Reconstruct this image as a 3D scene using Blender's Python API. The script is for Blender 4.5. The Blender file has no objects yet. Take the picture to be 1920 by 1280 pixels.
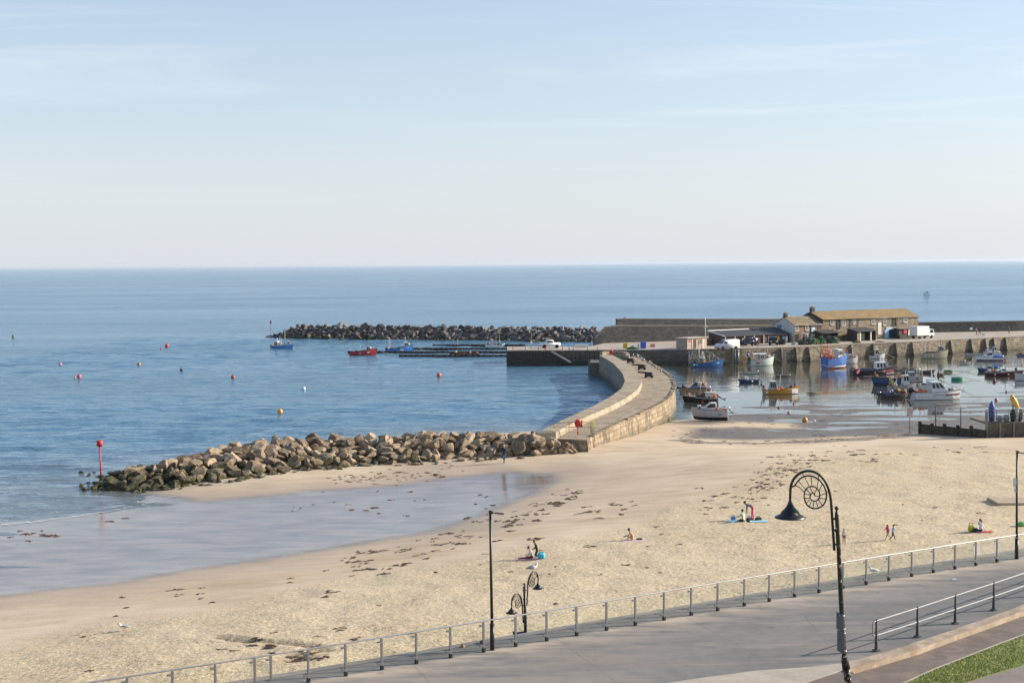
import bpy, bmesh, math, random
import numpy as np
from mathutils import Vector, Matrix, Euler, noise as mnoise
R = math.radians
sc = bpy.context.scene
COL = sc.collection
random.seed(7)

# ------------------------------------------------------------------ camera and site survey
F = 2667.0            # focal length in pixels of a 1920 wide frame (50 mm on 36 mm)
CAMZ = 19.0           # metres above the sea
PITCH = math.atan((640 - 495) / F)
ROLL = 0.0083
_F0 = Vector((0, math.cos(PITCH), -math.sin(PITCH)))
_U0 = Vector((0, math.sin(PITCH), math.cos(PITCH)))
_X0 = Vector((1, 0, 0))
CR = math.cos(ROLL) * _X0 - math.sin(ROLL) * _U0
CU = math.sin(ROLL) * _X0 + math.cos(ROLL) * _U0


def P(px, py, z=0.0):
    "the ground point (at height z) that a surveyed sight line meets"
    d = _F0 + CR * ((px - 960) / F) + CU * ((640 - py) / F)
    t = (z - CAMZ) / d.z
    return Vector((d.x * t, d.y * t, z))


def PY(px, py, y):
    d = _F0 + CR * ((px - 960) / F) + CU * ((640 - py) / F)
    t = y / d.y
    return Vector((d.x * t, y, CAMZ + d.z * t))


cam_d = bpy.data.cameras.new("camera")
cam_d.sensor_width = 36
cam_d.lens = 36 * F / 1920
cam_d.clip_start = 0.5
cam_d.clip_end = 200000
cam = bpy.data.objects.new("camera", cam_d)
COL.objects.link(cam)
m3 = Matrix((CR, CU, -_F0)).transposed()
cam.matrix_world = Matrix.Translation((0, 0, CAMZ)) @ m3.to_4x4()
sc.camera = cam

# ------------------------------------------------------------------ light
SUN_AZ = R(10)        # measured from +X (right of the picture) towards +Y (out to sea)
SUN_EL = R(22)
sd = Vector((math.cos(SUN_AZ) * math.cos(SUN_EL), math.sin(SUN_AZ) * math.cos(SUN_EL), math.sin(SUN_EL)))
sun_d = bpy.data.lights.new("sun", 'SUN')
sun_d.energy = 4.5
sun_d.angle = R(0.5)
sun_d.color = (1.0, 0.90, 0.76)
sun = bpy.data.objects.new("sun", sun_d)
COL.objects.link(sun)
sun.rotation_euler = (-sd).to_track_quat('-Z', 'Y').to_euler()
sc.view_settings.view_transform = 'Standard'
sc.view_settings.look = 'None'
sc.view_settings.exposure = 0.80
sc.view_settings.gamma = 1


# ------------------------------------------------------------------ node helper
class NT:
    def __init__(s, nt):
        s.nt = nt
        s.n = nt.nodes
        s.l = nt.links

    def add(s, t, **kw):
        n = s.n.new(t)
        for k, v in kw.items():
            if k.startswith('i_'):
                n.inputs[k[2:]].default_value = v
            elif k.startswith('n'):
                if k[1:].isdigit():
                    n.inputs[int(k[1:])].default_value = v
                else:
                    setattr(n, k, v)
            else:
                setattr(n, k, v)
        return n

    def link(s, a, b):
        s.l.new(a, b)

    def math(s, op, a, b=None, clamp=False):
        n = s.n.new('ShaderNodeMath')
        n.operation = op
        n.use_clamp = clamp
        for i, x in enumerate((a, b)):
            if x is None:
                continue
            if isinstance(x, (int, float)):
                n.inputs[i].default_value = x
            else:
                s.l.new(x, n.inputs[i])
        return n.outputs[0]

    def mix(s, f, a, b, mode='MIX'):
        n = s.n.new('ShaderNodeMix')
        n.data_type = 'RGBA'
        n.blend_type = mode
        for i, x in ((0, f), (6, a), (7, b)):
            if isinstance(x, (int, float)):
                n.inputs[i].default_value = x
            elif isinstance(x, (tuple, list)):
                n.inputs[i].default_value = (*x, 1) if len(x) == 3 else x
            else:
                s.l.new(x, n.inputs[i])
        return n.outputs[2]

    def ramp(s, f, stops, interp='LINEAR'):
        n = s.n.new('ShaderNodeValToRGB')
        n.color_ramp.interpolation = interp
        e = n.color_ramp.elements
        while len(e) < len(stops):
            e.new(0.5)
        for i, (p, c) in enumerate(stops):
            e[i].position = p
            e[i].color = (*c, 1) if isinstance(c, (tuple, list)) else (c, c, c, 1)
        s.l.new(f, n.inputs[0])
        return n.outputs[0]

    def mapping(s, vec, scale=(1, 1, 1), rot=(0, 0, 0), loc=(0, 0, 0)):
        n = s.n.new('ShaderNodeMapping')
        n.inputs['Scale'].default_value = scale
        n.inputs['Rotation'].default_value = rot
        n.inputs['Location'].default_value = loc
        s.l.new(vec, n.inputs[0])
        return n.outputs[0]

    def noise(s, vec, scale, detail=4, rough=0.55, dist=0.0):
        n = s.n.new('ShaderNodeTexNoise')
        n.inputs['Scale'].default_value = scale
        n.inputs['Detail'].default_value = detail
        n.inputs['Roughness'].default_value = rough
        n.inputs['Distortion'].default_value = dist
        if vec is not None:
            s.l.new(vec, n.inputs['Vector'])
        return n.outputs['Fac']

    def bump(s, h, strength, dist, normal=None):
        n = s.n.new('ShaderNodeBump')
        n.inputs['Strength'].default_value = strength
        n.inputs['Distance'].default_value = dist
        s.l.new(h, n.inputs['Height'])
        if normal is not None:
            s.l.new(normal, n.inputs['Normal'])
        return n.outputs[0]


def newmat(name):
    m = bpy.data.materials.new(name)
    m.use_nodes = True
    t = NT(m.node_tree)
    t.b = m.node_tree.nodes['Principled BSDF']
    return m, t


def setc(t, sock, v):
    if isinstance(v, (tuple, list)):
        t.b.inputs[sock].default_value = (*v, 1) if len(v) == 3 else v
    elif isinstance(v, (int, float)):
        t.b.inputs[sock].default_value = v
    else:
        t.link(v, t.b.inputs[sock])


_MC = {}


def M(name, col, rough=0.6, var=0.16, scale=4.0, bump=0.0, bdist=0.02, metal=0.0, col2=None, dirt=0.0, spec=0.5):
    "general weathered material: two-scale tone variation, optional second colour patches, roughness variation"
    if name in _MC:
        return _MC[name]
    m, t = newmat(name)
    tc = t.add('ShaderNodeTexCoord').outputs['Object']
    n1 = t.noise(tc, scale, 5, 0.6)
    n2 = t.noise(tc, scale * 6.3, 3, 0.6)
    f = t.math('ADD', t.math('MULTIPLY', n1, 0.65), t.math('MULTIPLY', n2, 0.35))
    lo = tuple(max(0, c * (1 - var * 1.6)) for c in col)
    hi = tuple(min(1, c * (1 + var * 1.2)) for c in col)
    c = t.ramp(f, [(0.32, lo), (0.68, hi)])
    if col2 is not None:
        c = t.mix(t.ramp(t.noise(tc, scale * 0.8, 6, 0.65, 0.4), [(0.5, 0), (0.62, 1)]), c, col2)
    if dirt:
        c = t.mix(t.math('MULTIPLY', t.ramp(t.noise(tc, scale * 2.2, 6, 0.7), [(0.45, 0), (0.75, 1)]), dirt), c, (0.06, 0.05, 0.04))
    setc(t, 'Base Color', c)
    setc(t, 'Roughness', t.math('ADD', rough - 0.08, t.math('MULTIPLY', n2, 0.16)))
    setc(t, 'Metallic', metal)
    t.b.inputs['Specular IOR Level'].default_value = spec
    if bump:
        t.link(t.bump(f, bump, bdist), t.b.inputs['Normal'])
    _MC[name] = m
    return m


# ------------------------------------------------------------------ mesh builder
class MB:
    def __init__(s):
        s.v = []
        s.f = []
        s.m = []
        s.sm = []
        s.mi = 0
        s.smooth = False

    def vert(s, p):
        s.v.append(tuple(p))
        return len(s.v) - 1

    def face(s, idx, mi=None, smooth=None):
        s.f.append(tuple(idx))
        s.m.append(s.mi if mi is None else mi)
        s.sm.append(s.smooth if smooth is None else smooth)

    def quad(s, a, b, c, d, mi=None):
        i = len(s.v)
        s.v += [tuple(a), tuple(b), tuple(c), tuple(d)]
        s.face((i, i + 1, i + 2, i + 3), mi)

    def poly(s, pts, mi=None):
        i = len(s.v)
        s.v += [tuple(p) for p in pts]
        s.face(range(i, i + len(pts)), mi)

    def box(s, c, d, rz=0.0, mi=None, mat=None, bev=0.0, taper=1.0):
        "centre, full dims"
        x, y, z = d[0] / 2, d[1] / 2, d[2] / 2
        rm = Matrix.Rotation(rz, 3, 'Z') if mat is None else mat
        c = Vector(c)
        if bev <= 0:
            cs = [(-x, -y, -z), (x, -y, -z), (x, y, -z), (-x, y, -z), (-x * taper, -y * taper, z), (x * taper, -y * taper, z), (x * taper, y * taper, z), (-x * taper, y * taper, z)]
            i = len(s.v)
            s.v += [tuple(rm @ Vector(p) + c) for p in cs]
            for q in ((0, 3, 2, 1), (4, 5, 6, 7), (0, 1, 5, 4), (1, 2, 6, 5), (2, 3, 7, 6), (3, 0, 4, 7)):
                s.face([i + k for k in q], mi)
            return
        b = min(bev, x * .9, y * .9, z * .9)
        bm = bmesh.new()
        bmesh.ops.create_cube(bm, size=1)
        for v in bm.verts:
            k = taper if v.co.z > 0 else 1.0
            v.co = Vector((v.co.x * d[0] * k, v.co.y * d[1] * k, v.co.z * d[2]))
        bmesh.ops.bevel(bm, geom=list(bm.edges), offset=b, segments=1, affect='EDGES', profile=0.7)
        s.addbm(bm, Matrix.Translation(c) @ rm.to_4x4(), mi)

    def addbm(s, bm, mw=None, mi=None):
        i = len(s.v)
        bm.verts.index_update()
        for v in bm.verts:
            s.v.append(tuple(mw @ v.co if mw else v.co))
        for f in bm.faces:
            s.face([i + v.index for v in f.verts], mi)
        bm.free()

    def tube(s, pts, r, n=8, mi=None, cap=True, smooth=True, closed=False):
        "tube along a polyline; r a number or one per point"
        pts = [Vector(p) for p in pts]
        k = len(pts)
        rs = [r] * k if isinstance(r, (int, float)) else list(r)
        rings = []
        prev = None
        for j, p in enumerate(pts):
            if closed:
                d = pts[(j + 1) % k] - pts[j - 1]
            else:
                d = pts[min(j + 1, k - 1)] - pts[max(j - 1, 0)]
            if d.length < 1e-9:
                d = Vector((0, 0, 1))
            d.normalize()
            if prev is None:
                a = Vector((0, 0, 1)) if abs(d.z) < 0.9 else Vector((1, 0, 0))
                u = d.cross(a).normalized()
            else:
                u = (prev - d * prev.dot(d))
                u = u.normalized() if u.length > 1e-6 else d.orthogonal().normalized()
            prev = u
            w = d.cross(u)
            i = len(s.v)
            for q in range(n):
                a = 2 * math.pi * q / n
                s.v.append(tuple(p + (u * math.cos(a) + w * math.sin(a)) * rs[j]))
            rings.append(i)
        for j in range(k if closed else k - 1):
            a, b = rings[j], rings[(j + 1) % k]
            for q in range(n):
                s.face((a + q, a + (q + 1) % n, b + (q + 1) % n, b + q), mi, smooth)
        if cap and not closed:
            s.face([rings[0] + q for q in range(n)][::-1], mi, False)
            s.face([rings[-1] + q for q in range(n)], mi, False)

    def lathe(s, prof, c=(0, 0, 0), n=16, mi=None, smooth=True, mat=None):
        "profile [(r,z)...] about z"
        c = Vector(c)
        rings = []
        for r, z in prof:
            i = len(s.v)
            for q in range(n):
                a = 2 * math.pi * q / n
                p = Vector((r * math.cos(a), r * math.sin(a), z))
                if mat is not None:
                    p = mat @ p
                s.v.append(tuple(p + c))
            rings.append(i)
        for j in range(len(rings) - 1):
            a, b = rings[j], rings[j + 1]
            for q in range(n):
                s.face((a + q, a + (q + 1) % n, b + (q + 1) % n, b + q), mi, smooth)
        s.face([rings[0] + q for q in range(n)][::-1], mi, False)
        s.face([rings[-1] + q for q in range(n)], mi, False)

    def ball(s, c, r, mi=None, sub=2, sc3=(1, 1, 1)):
        bm = bmesh.new()
        bmesh.ops.create_icosphere(bm, subdivisions=sub, radius=1)
        k = len(s.f)
        s.addbm(bm, Matrix.Translation(c) @ Matrix.Diagonal((r * sc3[0], r * sc3[1], r * sc3[2], 1)), mi)
        for j in range(k, len(s.f)):
            s.sm[j] = True

    def prism(s, poly, z0, z1, mi=None, top=None):
        "vertical prism from a plan polygon (ccw)"
        n = len(poly)
        i = len(s.v)
        s.v += [(p[0], p[1], z0) for p in poly] + [(p[0], p[1], z1) for p in poly]
        for q in range(n):
            s.face((i + q, i + (q + 1) % n, i + n + (q + 1) % n, i + n + q), mi)
        s.face([i + n + q for q in range(n)], mi if top is None else top)
        s.face([i + q for q in range(n)][::-1], mi)

    def extrude_profile(s, prof, w0, w1, axis='y', mi=None):
        "profile in (x,z), extruded along y from w0 to w1"
        n = len(prof)
        i = len(s.v)
        s.v += [(p[0], w0, p[1]) for p in prof] + [(p[0], w1, p[1]) for p in prof]
        for q in range(n):
            s.face((i + q, i + (q + 1) % n, i + n + (q + 1) % n, i + n + q), mi)
        s.face([i + q for q in range(n)][::-1], mi)
        s.face([i + n + q for q in range(n)], mi)

    def mesh(s, name, mats):
        me = bpy.data.meshes.new(name)
        me.from_pydata(s.v, [], s.f)
        for m in (mats if isinstance(mats, (list, tuple)) else [mats]):
            me.materials.append(m)
        me.polygons.foreach_set('material_index', s.m)
        me.polygons.foreach_set('use_smooth', s.sm)
        # metric uv, box projected
        uv = me.uv_layers.new(name="metres")
        nl = len(me.loops)
        co = np.empty(len(me.vertices) * 3, np.float32)
        me.vertices.foreach_get('co', co)
        co = co.reshape(-1, 3)
        li = np.empty(nl, np.int32)
        me.loops.foreach_get('vertex_index', li)
        nr = np.empty(len(me.polygons) * 3, np.float32)
        me.polygons.foreach_get('normal', nr)
        nr = nr.reshape(-1, 3)
        ls = np.empty(len(me.polygons), np.int32)
        me.polygons.foreach_get('loop_total', ls)
        ln = np.repeat(nr, ls, axis=0)
        p = co[li]
        flat = np.abs(ln[:, 2]) > 0.75
        h = np.hypot(ln[:, 0], ln[:, 1]) + 1e-9
        u = np.where(flat, p[:, 0], (-ln[:, 1] * p[:, 0] + ln[:, 0] * p[:, 1]) / h)
        v = np.where(flat, p[:, 1], p[:, 2])
        uv.data.foreach_set('uv', np.stack([u, v], 1).astype(np.float32).ravel())
        me.update()
        return me

    def build(s, name, mats, parent=None, loc=None, rz=None):
        o = bpy.data.objects.new(name, s.mesh(name, mats))
        COL.objects.link(o)
        if parent is not None:
            o.parent = parent
        if loc is not None:
            o.location = loc
        if rz is not None:
            o.rotation_euler = (0, 0, rz)
        return o


def tag(o, label=None, cat=None, group=None, kind=None):
    if label:
        o['label'] = label
    if cat:
        o['category'] = cat
    if group:
        o['group'] = group
    if kind:
        o['kind'] = kind
    return o


def thing(name, label, cat, loc=(0, 0, 0), rz=0.0, group=None):
    o = bpy.data.objects.new(name, None)
    o.empty_display_size = 0.3
    COL.objects.link(o)
    o.location = loc
    o.rotation_euler = (0, 0, rz)
    return tag(o, label, cat, group)


def dup(root, loc, rz=0.0, label=None, scale=None):
    r = root.copy()
    COL.objects.link(r)
    r.location = loc
    r.rotation_euler = (0, 0, rz)
    if scale:
        r.scale = (scale,) * 3
    if label:
        r['label'] = label
    for ch in list(root.children):
        c = ch.copy()
        COL.objects.link(c)
        c.parent = r
        for g in list(ch.children):
            d = g.copy()
            COL.objects.link(d)
            d.parent = c
    return r


def resample(pts, n):
    pts = [Vector(p) for p in pts]
    d = [0]
    for a, b in zip(pts, pts[1:]):
        d.append(d[-1] + (b - a).length)
    out = []
    j = 0
    for k in range(n):
        t = d[-1] * k / (n - 1)
        while j < len(pts) - 2 and t > d[j + 1]:
            j += 1
        f = (t - d[j]) / max(1e-9, d[j + 1] - d[j])
        out.append(pts[j].lerp(pts[j + 1], min(1, max(0, f))))
    return out


def smoothline(pts, n, it=3):
    "resample then relax a polyline"
    q = resample(pts, n)
    for _ in range(it):
        q = [q[0]] + [(q[i - 1] + q[i] * 2 + q[i + 1]) / 4 for i in range(1, len(q) - 1)] + [q[-1]]
    return q


def poly_sdf(X, Y, poly):
    "signed distance (positive inside) of grid points to a polygon, numpy"
    d = np.full(X.shape, 1e9)
    ins = np.zeros(X.shape, bool)
    n = len(poly)
    for i in range(n):
        ax, ay = poly[i][0], poly[i][1]
        bx, by = poly[(i + 1) % n][0], poly[(i + 1) % n][1]
        ex, ey = bx - ax, by - ay
        wx, wy = X - ax, Y - ay
        t = np.clip((wx * ex + wy * ey) / (ex * ex + ey * ey + 1e-12), 0, 1)
        d = np.minimum(d, np.hypot(wx - ex * t, wy - ey * t))
        c = ((ay > Y) != (by > Y)) & (X < (bx - ax) * (Y - ay) / (by - ay + 1e-12) + ax)
        ins ^= c
    return np.where(ins, d, -d)


def sstep(a, b, x):
    t = np.clip((x - a) / (b - a), 0, 1)
    return t * t * (3 - 2 * t)


def gridmesh(name, xs, ys, Z, attrs, mat):
    nx, ny = len(xs), len(ys)
    X, Y = np.meshgrid(xs, ys)
    co = np.stack([X, Y, Z], -1).reshape(-1, 3).astype(np.float32)
    a = (np.arange(ny - 1)[:, None] * nx + np.arange(nx - 1)[None, :]).ravel()
    fc = np.stack([a, a + 1, a + nx + 1, a + nx], 1).astype(np.int32)
    me = bpy.data.meshes.new(name)
    me.vertices.add(nx * ny)
    me.vertices.foreach_set('co', co.ravel())
    me.loops.add(len(fc) * 4)
    me.loops.foreach_set('vertex_index', fc.ravel())
    me.polygons.add(len(fc))
    me.polygons.foreach_set('loop_start', np.arange(len(fc), dtype=np.int32) * 4)
    me.polygons.foreach_set('loop_total', np.full(len(fc), 4, np.int32))
    me.polygons.foreach_set('use_smooth', np.ones(len(fc), bool))
    me.update(calc_edges=True)
    for k, v in attrs.items():
        at = me.attributes.new(k, 'FLOAT', 'POINT')
        at.data.foreach_set('value', v.astype(np.float32).ravel())
    me.materials.append(mat)
    o = bpy.data.objects.new(name, me)
    COL.objects.link(o)
    return o
# ------------------------------------------------------------------ numpy value noise
def vnoise(X, Y, s, seed=0, oct=4, sx=1.0):
    out = np.zeros(X.shape)
    amp, tot = 1.0, 0.0
    for o in range(oct):
        rg = np.random.RandomState(seed * 31 + o)
        T = rg.rand(256, 256)
        u, v = X * s * sx * 2 ** o + 37.7 * o, Y * s * 2 ** o + 11.3 * o
        iu, iv = np.floor(u).astype(int), np.floor(v).astype(int)
        fu, fv = u - iu, v - iv
        fu, fv = fu * fu * (3 - 2 * fu), fv * fv * (3 - 2 * fv)
        g = lambda a, b: T[(iu + a) % 256, (iv + b) % 256]
        out += amp * ((g(0, 0) * (1 - fu) + g(1, 0) * fu) * (1 - fv) + (g(0, 1) * (1 - fu) + g(1, 1) * fu) * fv)
        tot += amp
        amp *= 0.5
    return out / tot


# ------------------------------------------------------------------ sky
w = bpy.data.worlds.new("World")
sc.world = w
w.use_nodes = True
t = NT(w.node_tree)
bg = w.node_tree.nodes['Background']
sky = t.add('ShaderNodeTexSky', sky_type='NISHITA', sun_disc=False, sun_elevation=SUN_EL, air_density=1.0, dust_density=1.3, ozone_density=3.0, altitude=0)
sky.sun_rotation = math.pi / 2 - SUN_AZ
# thin high cirrus drawn out in streaks
g = t.add('ShaderNodeTexCoord').outputs['Generated']
sep = t.add('ShaderNodeSeparateXYZ')
t.link(g, sep.inputs[0])
zz = t.math('ADD', t.math('MAXIMUM', sep.outputs[2], 0.0), 0.06)
cb = t.add('ShaderNodeCombineXYZ')
t.link(t.math('DIVIDE', sep.outputs[0], zz), cb.inputs[0])
t.link(t.math('DIVIDE', sep.outputs[1], zz), cb.inputs[1])
cv = t.mapping(cb.outputs[0], (0.30, 1.0, 1), (0, 0, R(-9)))
c1 = t.noise(cv, 0.9, 8, 0.62, 0.7)
c2 = t.noise(t.mapping(cb.outputs[0], (0.16, 0.30, 1), (0, 0, 0), (7.3, 4.2, 0)), 0.9, 3, 0.5)
cl = t.math('MULTIPLY', t.ramp(c1, [(0.48, 0), (0.72, 1)]), t.ramp(c2, [(0.38, 0), (0.56, 1)]))
cl = t.math('MULTIPLY', t.math('MULTIPLY', cl, 0.42), t.ramp(sep.outputs[2], [(.035, 0), (.085, 1)]))
hazeband = t.ramp(t.math('MAXIMUM', sep.outputs[2], 0.0), [(0.0, 0.80), (0.10, 0.46), (0.32, 0.12)])
skyh = t.mix(hazeband, sky.outputs[0], (4.55, 4.78, 5.2))
t.link(t.mix(cl, skyh, (6.6, 6.7, 6.9)), bg.inputs[0])
bg.inputs[1].default_value = 0.106

# ------------------------------------------------------------------ beach and harbour bed
CTRL = [
    (-300, 1400, 3.9), (0, 1340, 4.0), (300, 1262, 4.0), (700, 1222, 4.0), (1000, 1172, 4.0), (1300, 1122, 4.0), (1600, 1068, 4.0), (1900, 1015, 4.0), (2200, 960, 4.0),
    (0, 1440, 4.0), (500, 1400, 4.0), (1000, 1350, 4.0), (1500, 1260, 4.0), (2000, 1180, 4.0), (2600, 1000, 4.2),
    (-300, 1260, 2.0), (0, 1210, 2.0), (300, 1140, 2.0), (700, 1070, 2.2), (1000, 1005, 2.3), (1300, 960, 2.7), (1600, 930, 3.1), (1900, 900, 3.4), (2200, 880, 3.6),
    (-300, 1150, .35), (0, 1120, .34), (200, 1100, .34), (400, 1065, .34), (600, 1035, .34), (800, 1000, .36), (960, 950, .40), (1050, 905, .45), (1010, 888, .42), (800, 898, .36), (600, 915, .3),
    (-200, 1050, .1), (0, 1050, .1), (300, 1000, .12), (600, 970, .16), (900, 918, .25),
    (500, 900, .55), (700, 880, .7), (950, 868, .9), (1090, 845, 1.25), (330, 940, .06), (150, 968, .0), (0, 988, .0), (-200, 1010, 0.0),
    (0, 940, -.25), (180, 915, -.2), (0, 850, -1.0), (-300, 900, -.8), (100, 750, -2), (500, 720, -2.2), (800, 770, -1.5), (1000, 740, -2), (1010, 802, -.7), (1060, 782, -1.0), (950, 804, -.7), (1110, 758, -1.4), (1150, 735, -1.8), (860, 806, -.7), (560, 845, -.6), (300, 862, -.7), (800, 815, -.3),
    (1150, 838, 1.2), (1270, 800, .55), (1290, 830, .8), (1500, 832, .75), (1700, 824, .85), (1900, 832, 1.6), (1400, 860, 1.7), (1700, 860, 2.0), (1200, 880, 1.5), (1250, 920, 2.0),
    (1290, 795, .22), (1350, 790, .16), (1400, 772, .03), (1500, 776, .015), (1600, 772, .0), (1600, 790, .01), (1700, 790, .0), (1850, 772, .03), (1900, 780, .04), (1450, 808, .13), (1600, 808, .07), (1750, 800, .14), (1300, 812, .3),
    (1400, 748, -.16), (1550, 755, -.09), (1700, 762, -.07), (1820, 742, -.08), (1920, 750, .0), (1400, 700, -.6), (1700, 700, -.4), (1900, 700, -.12), (1900, 668, .04), (1600, 680, -.4), (1500, 685, -.7), (1300, 690, -1.2), (2200, 720, .4), (2200, 660, .2),
    (1300, 620, -3), (600, 620, -4), (0, 640, -4), (2000, 620, -2), (1000, 670, -3),
]
CTRL = [(a, b, .5 + (z - .5) * .55 if (z > .5 and b >= 880) else z) for a, b, z in CTRL]
cp = np.array([list(P(*c)) for c in CTRL])


def tps_fit(xy, z):
    n = len(xy)
    d = np.hypot(xy[:, None, 0] - xy[None, :, 0], xy[:, None, 1] - xy[None, :, 1])
    K = np.where(d > 0, d * d * np.log(d + 1e-12), 0) + np.eye(n) * 4.0
    Pm = np.c_[np.ones(n), xy]
    A = np.block([[K, Pm], [Pm.T, np.zeros((3, 3))]])
    return np.linalg.solve(A, np.r_[z, 0, 0, 0])


_tp = tps_fit(cp[:, :2], cp[:, 2])


def bedz(X, Y):
    X = np.asarray(X, float)
    Y = np.asarray(Y, float)
    out = _tp[-3] + _tp[-2] * X + _tp[-1] * Y
    for i in range(len(cp)):
        d2 = (X - cp[i, 0]) ** 2 + (Y - cp[i, 1]) ** 2
        out = out + _tp[i] * 0.5 * d2 * np.log(d2 + 1e-12)
    return np.clip(out, -4, 4.15)


xs = np.concatenate([np.arange(-95, -45, 1.2), np.arange(-45, 60, 0.42), np.arange(60, 150, 0.9)])
ys = [34.0]
while ys[-1] < 330:
    ys.append(ys[-1] + max(0.16, 0.0042 * ys[-1]))
ys = np.array(ys)
GX, GY = np.meshgrid(xs, ys)
Z = bedz(GX, GY)


def PXY(pts, z):
    return [tuple(P(a, b, z))[:2] for a, b in pts]


pool = PXY([(-400, 1190), (-100, 1138), (0, 1121), (200, 1099), (400, 1064), (600, 1034), (800, 1000), (900, 972), (960, 948), (1030, 918), (1048, 905), (1030, 893), (960, 890), (880, 898), (760, 908), (600, 922), (470, 930), (380, 936), (310, 925), (150, 900), (-300, 960)], 0.25)
smoothsand = PXY([(-400, 1300), (0, 1222), (200, 1172), (420, 1140), (620, 1092), (800, 1068), (1000, 1032), (1180, 990), (1330, 930), (1420, 890), (1560, 862), (1720, 850), (2000, 852), (2200, 600), (1000, 600), (-600, 900)], 1.5)
mudp = PXY([(1262, 812), (1300, 826), (1400, 832), (1550, 826), (1700, 818), (1900, 812), (2400, 800), (2400, 640), (1290, 640), (1270, 770)], 0.2)
drysand = PXY([(1262, 800), (1268, 806), (1300, 806), (1400, 802), (1500, 800), (1480, 792), (1380, 790), (1300, 797)], 0.2)
pebble = PXY([(1256, 824), (1290, 818), (1335, 826), (1420, 828), (1560, 818), (1700, 806), (1720, 818), (1560, 828), (1420, 834), (1300, 832)], 0.7)
nz = (vnoise(GX, GY, 0.12, 3) - .5)
sdw = poly_sdf(GX, GY, pool) + nz * 3.0
wet = sstep(-1.2, 1.2, sdw)
damp = sstep(-9.0, 2.0, sdw + nz * 7)
sds = poly_sdf(GX, GY, smoothsand) + nz * 5
shing = 1 - sstep(-2.0, 2.0, sds)
sdm = poly_sdf(GX, GY, mudp) + nz * 5
mud = sstep(-1.0, 3.0, sdm) * (1 - 0.9 * sstep(-1.5, 1.5, poly_sdf(GX, GY, drysand) + nz * 4))
peb = sstep(-0.7, 0.8, poly_sdf(GX, GY, pebble) + (vnoise(GX, GY, 0.5, 9) - .5) * 3)
# mud flat: low bars and runnels that cross the water level
bars = (vnoise(GX, GY, 0.42, 5, 5, 0.30) - .5) * 0.42 * mud
Z = Z + np.where(Z < 0.5, bars, bars * 0.25)
Z += (vnoise(GX, GY, 0.9, 8, 4) - .5) * 0.16 * shing            # trodden dry sand
Z += (vnoise(GX, GY, 0.35, 12, 3) - .5) * 0.10 * shing
Z += (vnoise(GX, GY, 0.15, 6, 3) - .5) * 0.08 * (1 - shing) * (1 - wet)
Z = np.where(wet > 0.6, np.maximum(Z, 0.012), Z) if False else Z
# dug channel in the sand near the wall
tr = smoothline([P(a, b, 2.1) for a, b in ((412, 1196), (436, 1203), (470, 1208), (505, 1211), (540, 1215), (580, 1222), (606, 1234))], 30)
dtr = np.full(GX.shape, 1e9)
for q in tr:
    dtr = np.minimum(dtr, np.hypot(GX - q.x, GY - q.y))
hp = P(552, 1240, 2.3)
dtr2 = np.minimum(dtr * 1.9, np.hypot((GX - hp.x) * 1.2, GY - hp.y) * 0.8) + (vnoise(GX, GY, 1.1, 21) - .5) * 0.5
Z -= 0.20 * (1 - sstep(0.1, 0.7, dtr2))
Z += 0.05 * np.exp(-((dtr2 - 1.1) / 0.5) ** 2)
dug = 1 - sstep(0.25, 0.75, dtr2)
GZ = Z


def gz(x, y):
    "height of the finished beach at a point"
    j = int(np.clip(np.searchsorted(xs, x) - 1, 0, len(xs) - 2))
    i = int(np.clip(np.searchsorted(ys, y) - 1, 0, len(ys) - 2))
    fx = min(1, max(0, (x - xs[j]) / (xs[j + 1] - xs[j])))
    fy = min(1, max(0, (y - ys[i]) / (ys[i + 1] - ys[i])))
    a = GZ[i, j] * (1 - fx) + GZ[i, j + 1] * fx
    b = GZ[i + 1, j] * (1 - fx) + GZ[i + 1, j + 1] * fx
    return float(a * (1 - fy) + b * fy)


def PG(px, py, z0=1.0):
    "where a sight line meets the beach"
    z = z0
    for _ in range(25):
        p = P(px, py, z)
        z = 0.5 * z + 0.5 * gz(p.x, p.y)
    p = P(px, py, z)
    return Vector((p.x, p.y, gz(p.x, p.y)))


m, t = newmat("beach_sand")
geo = t.add('ShaderNodeNewGeometry').outputs['Position']
A = {k: t.add('ShaderNodeAttribute', attribute_name=k).outputs['Fac'] for k in ('wet', 'damp', 'shingle', 'mud', 'pebble', 'dug')}
big = t.noise(geo, 0.09, 5, 0.6)
mid = t.noise(t.mapping(geo, (0.45, 1.3, 1), (0, 0, R(12))), 0.55, 6, 0.65, 0.5)
fine = t.noise(geo, 9.0, 4, 0.7)
lump = t.noise(geo, 3.4, 4, 0.62, 0.3)
dry = t.ramp(t.math('ADD', t.math('MULTIPLY', mid, .5), t.math('MULTIPLY', big, .5)), [(.36, (.42, .315, .20)), (.50, (.54, .42, .285)), (.64, (.63, .51, .36))])
speck = t.add('ShaderNodeTexVoronoi', i_Scale=7.0)
t.link(geo, speck.inputs['Vector'])
sp2 = t.add('ShaderNodeTexVoronoi', i_Scale=17.0)
t.link(geo, sp2.inputs['Vector'])
spc = t.ramp(speck.outputs['Color'], [(.10, (.14, .10, .05)), (.30, (.49, .375, .225)), (.62, (.58, .455, .285)), (.92, (.82, .69, .48))])
spc = t.mix(0.45, spc, t.ramp(sp2.outputs['Color'], [(.1, (.20, .14, .075)), (.5, (.52, .40, .245)), (.9, (.76, .63, .43))]))
spc = t.mix(t.ramp(lump, [(.3, .5), (.6, 0)]), spc, (.36, .285, .175))
spc = t.mix(t.ramp(big, [(.42, 0), (.62, .42)]), spc, (.62, .505, .345))
c = t.mix(A['shingle'], dry, spc)
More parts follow.
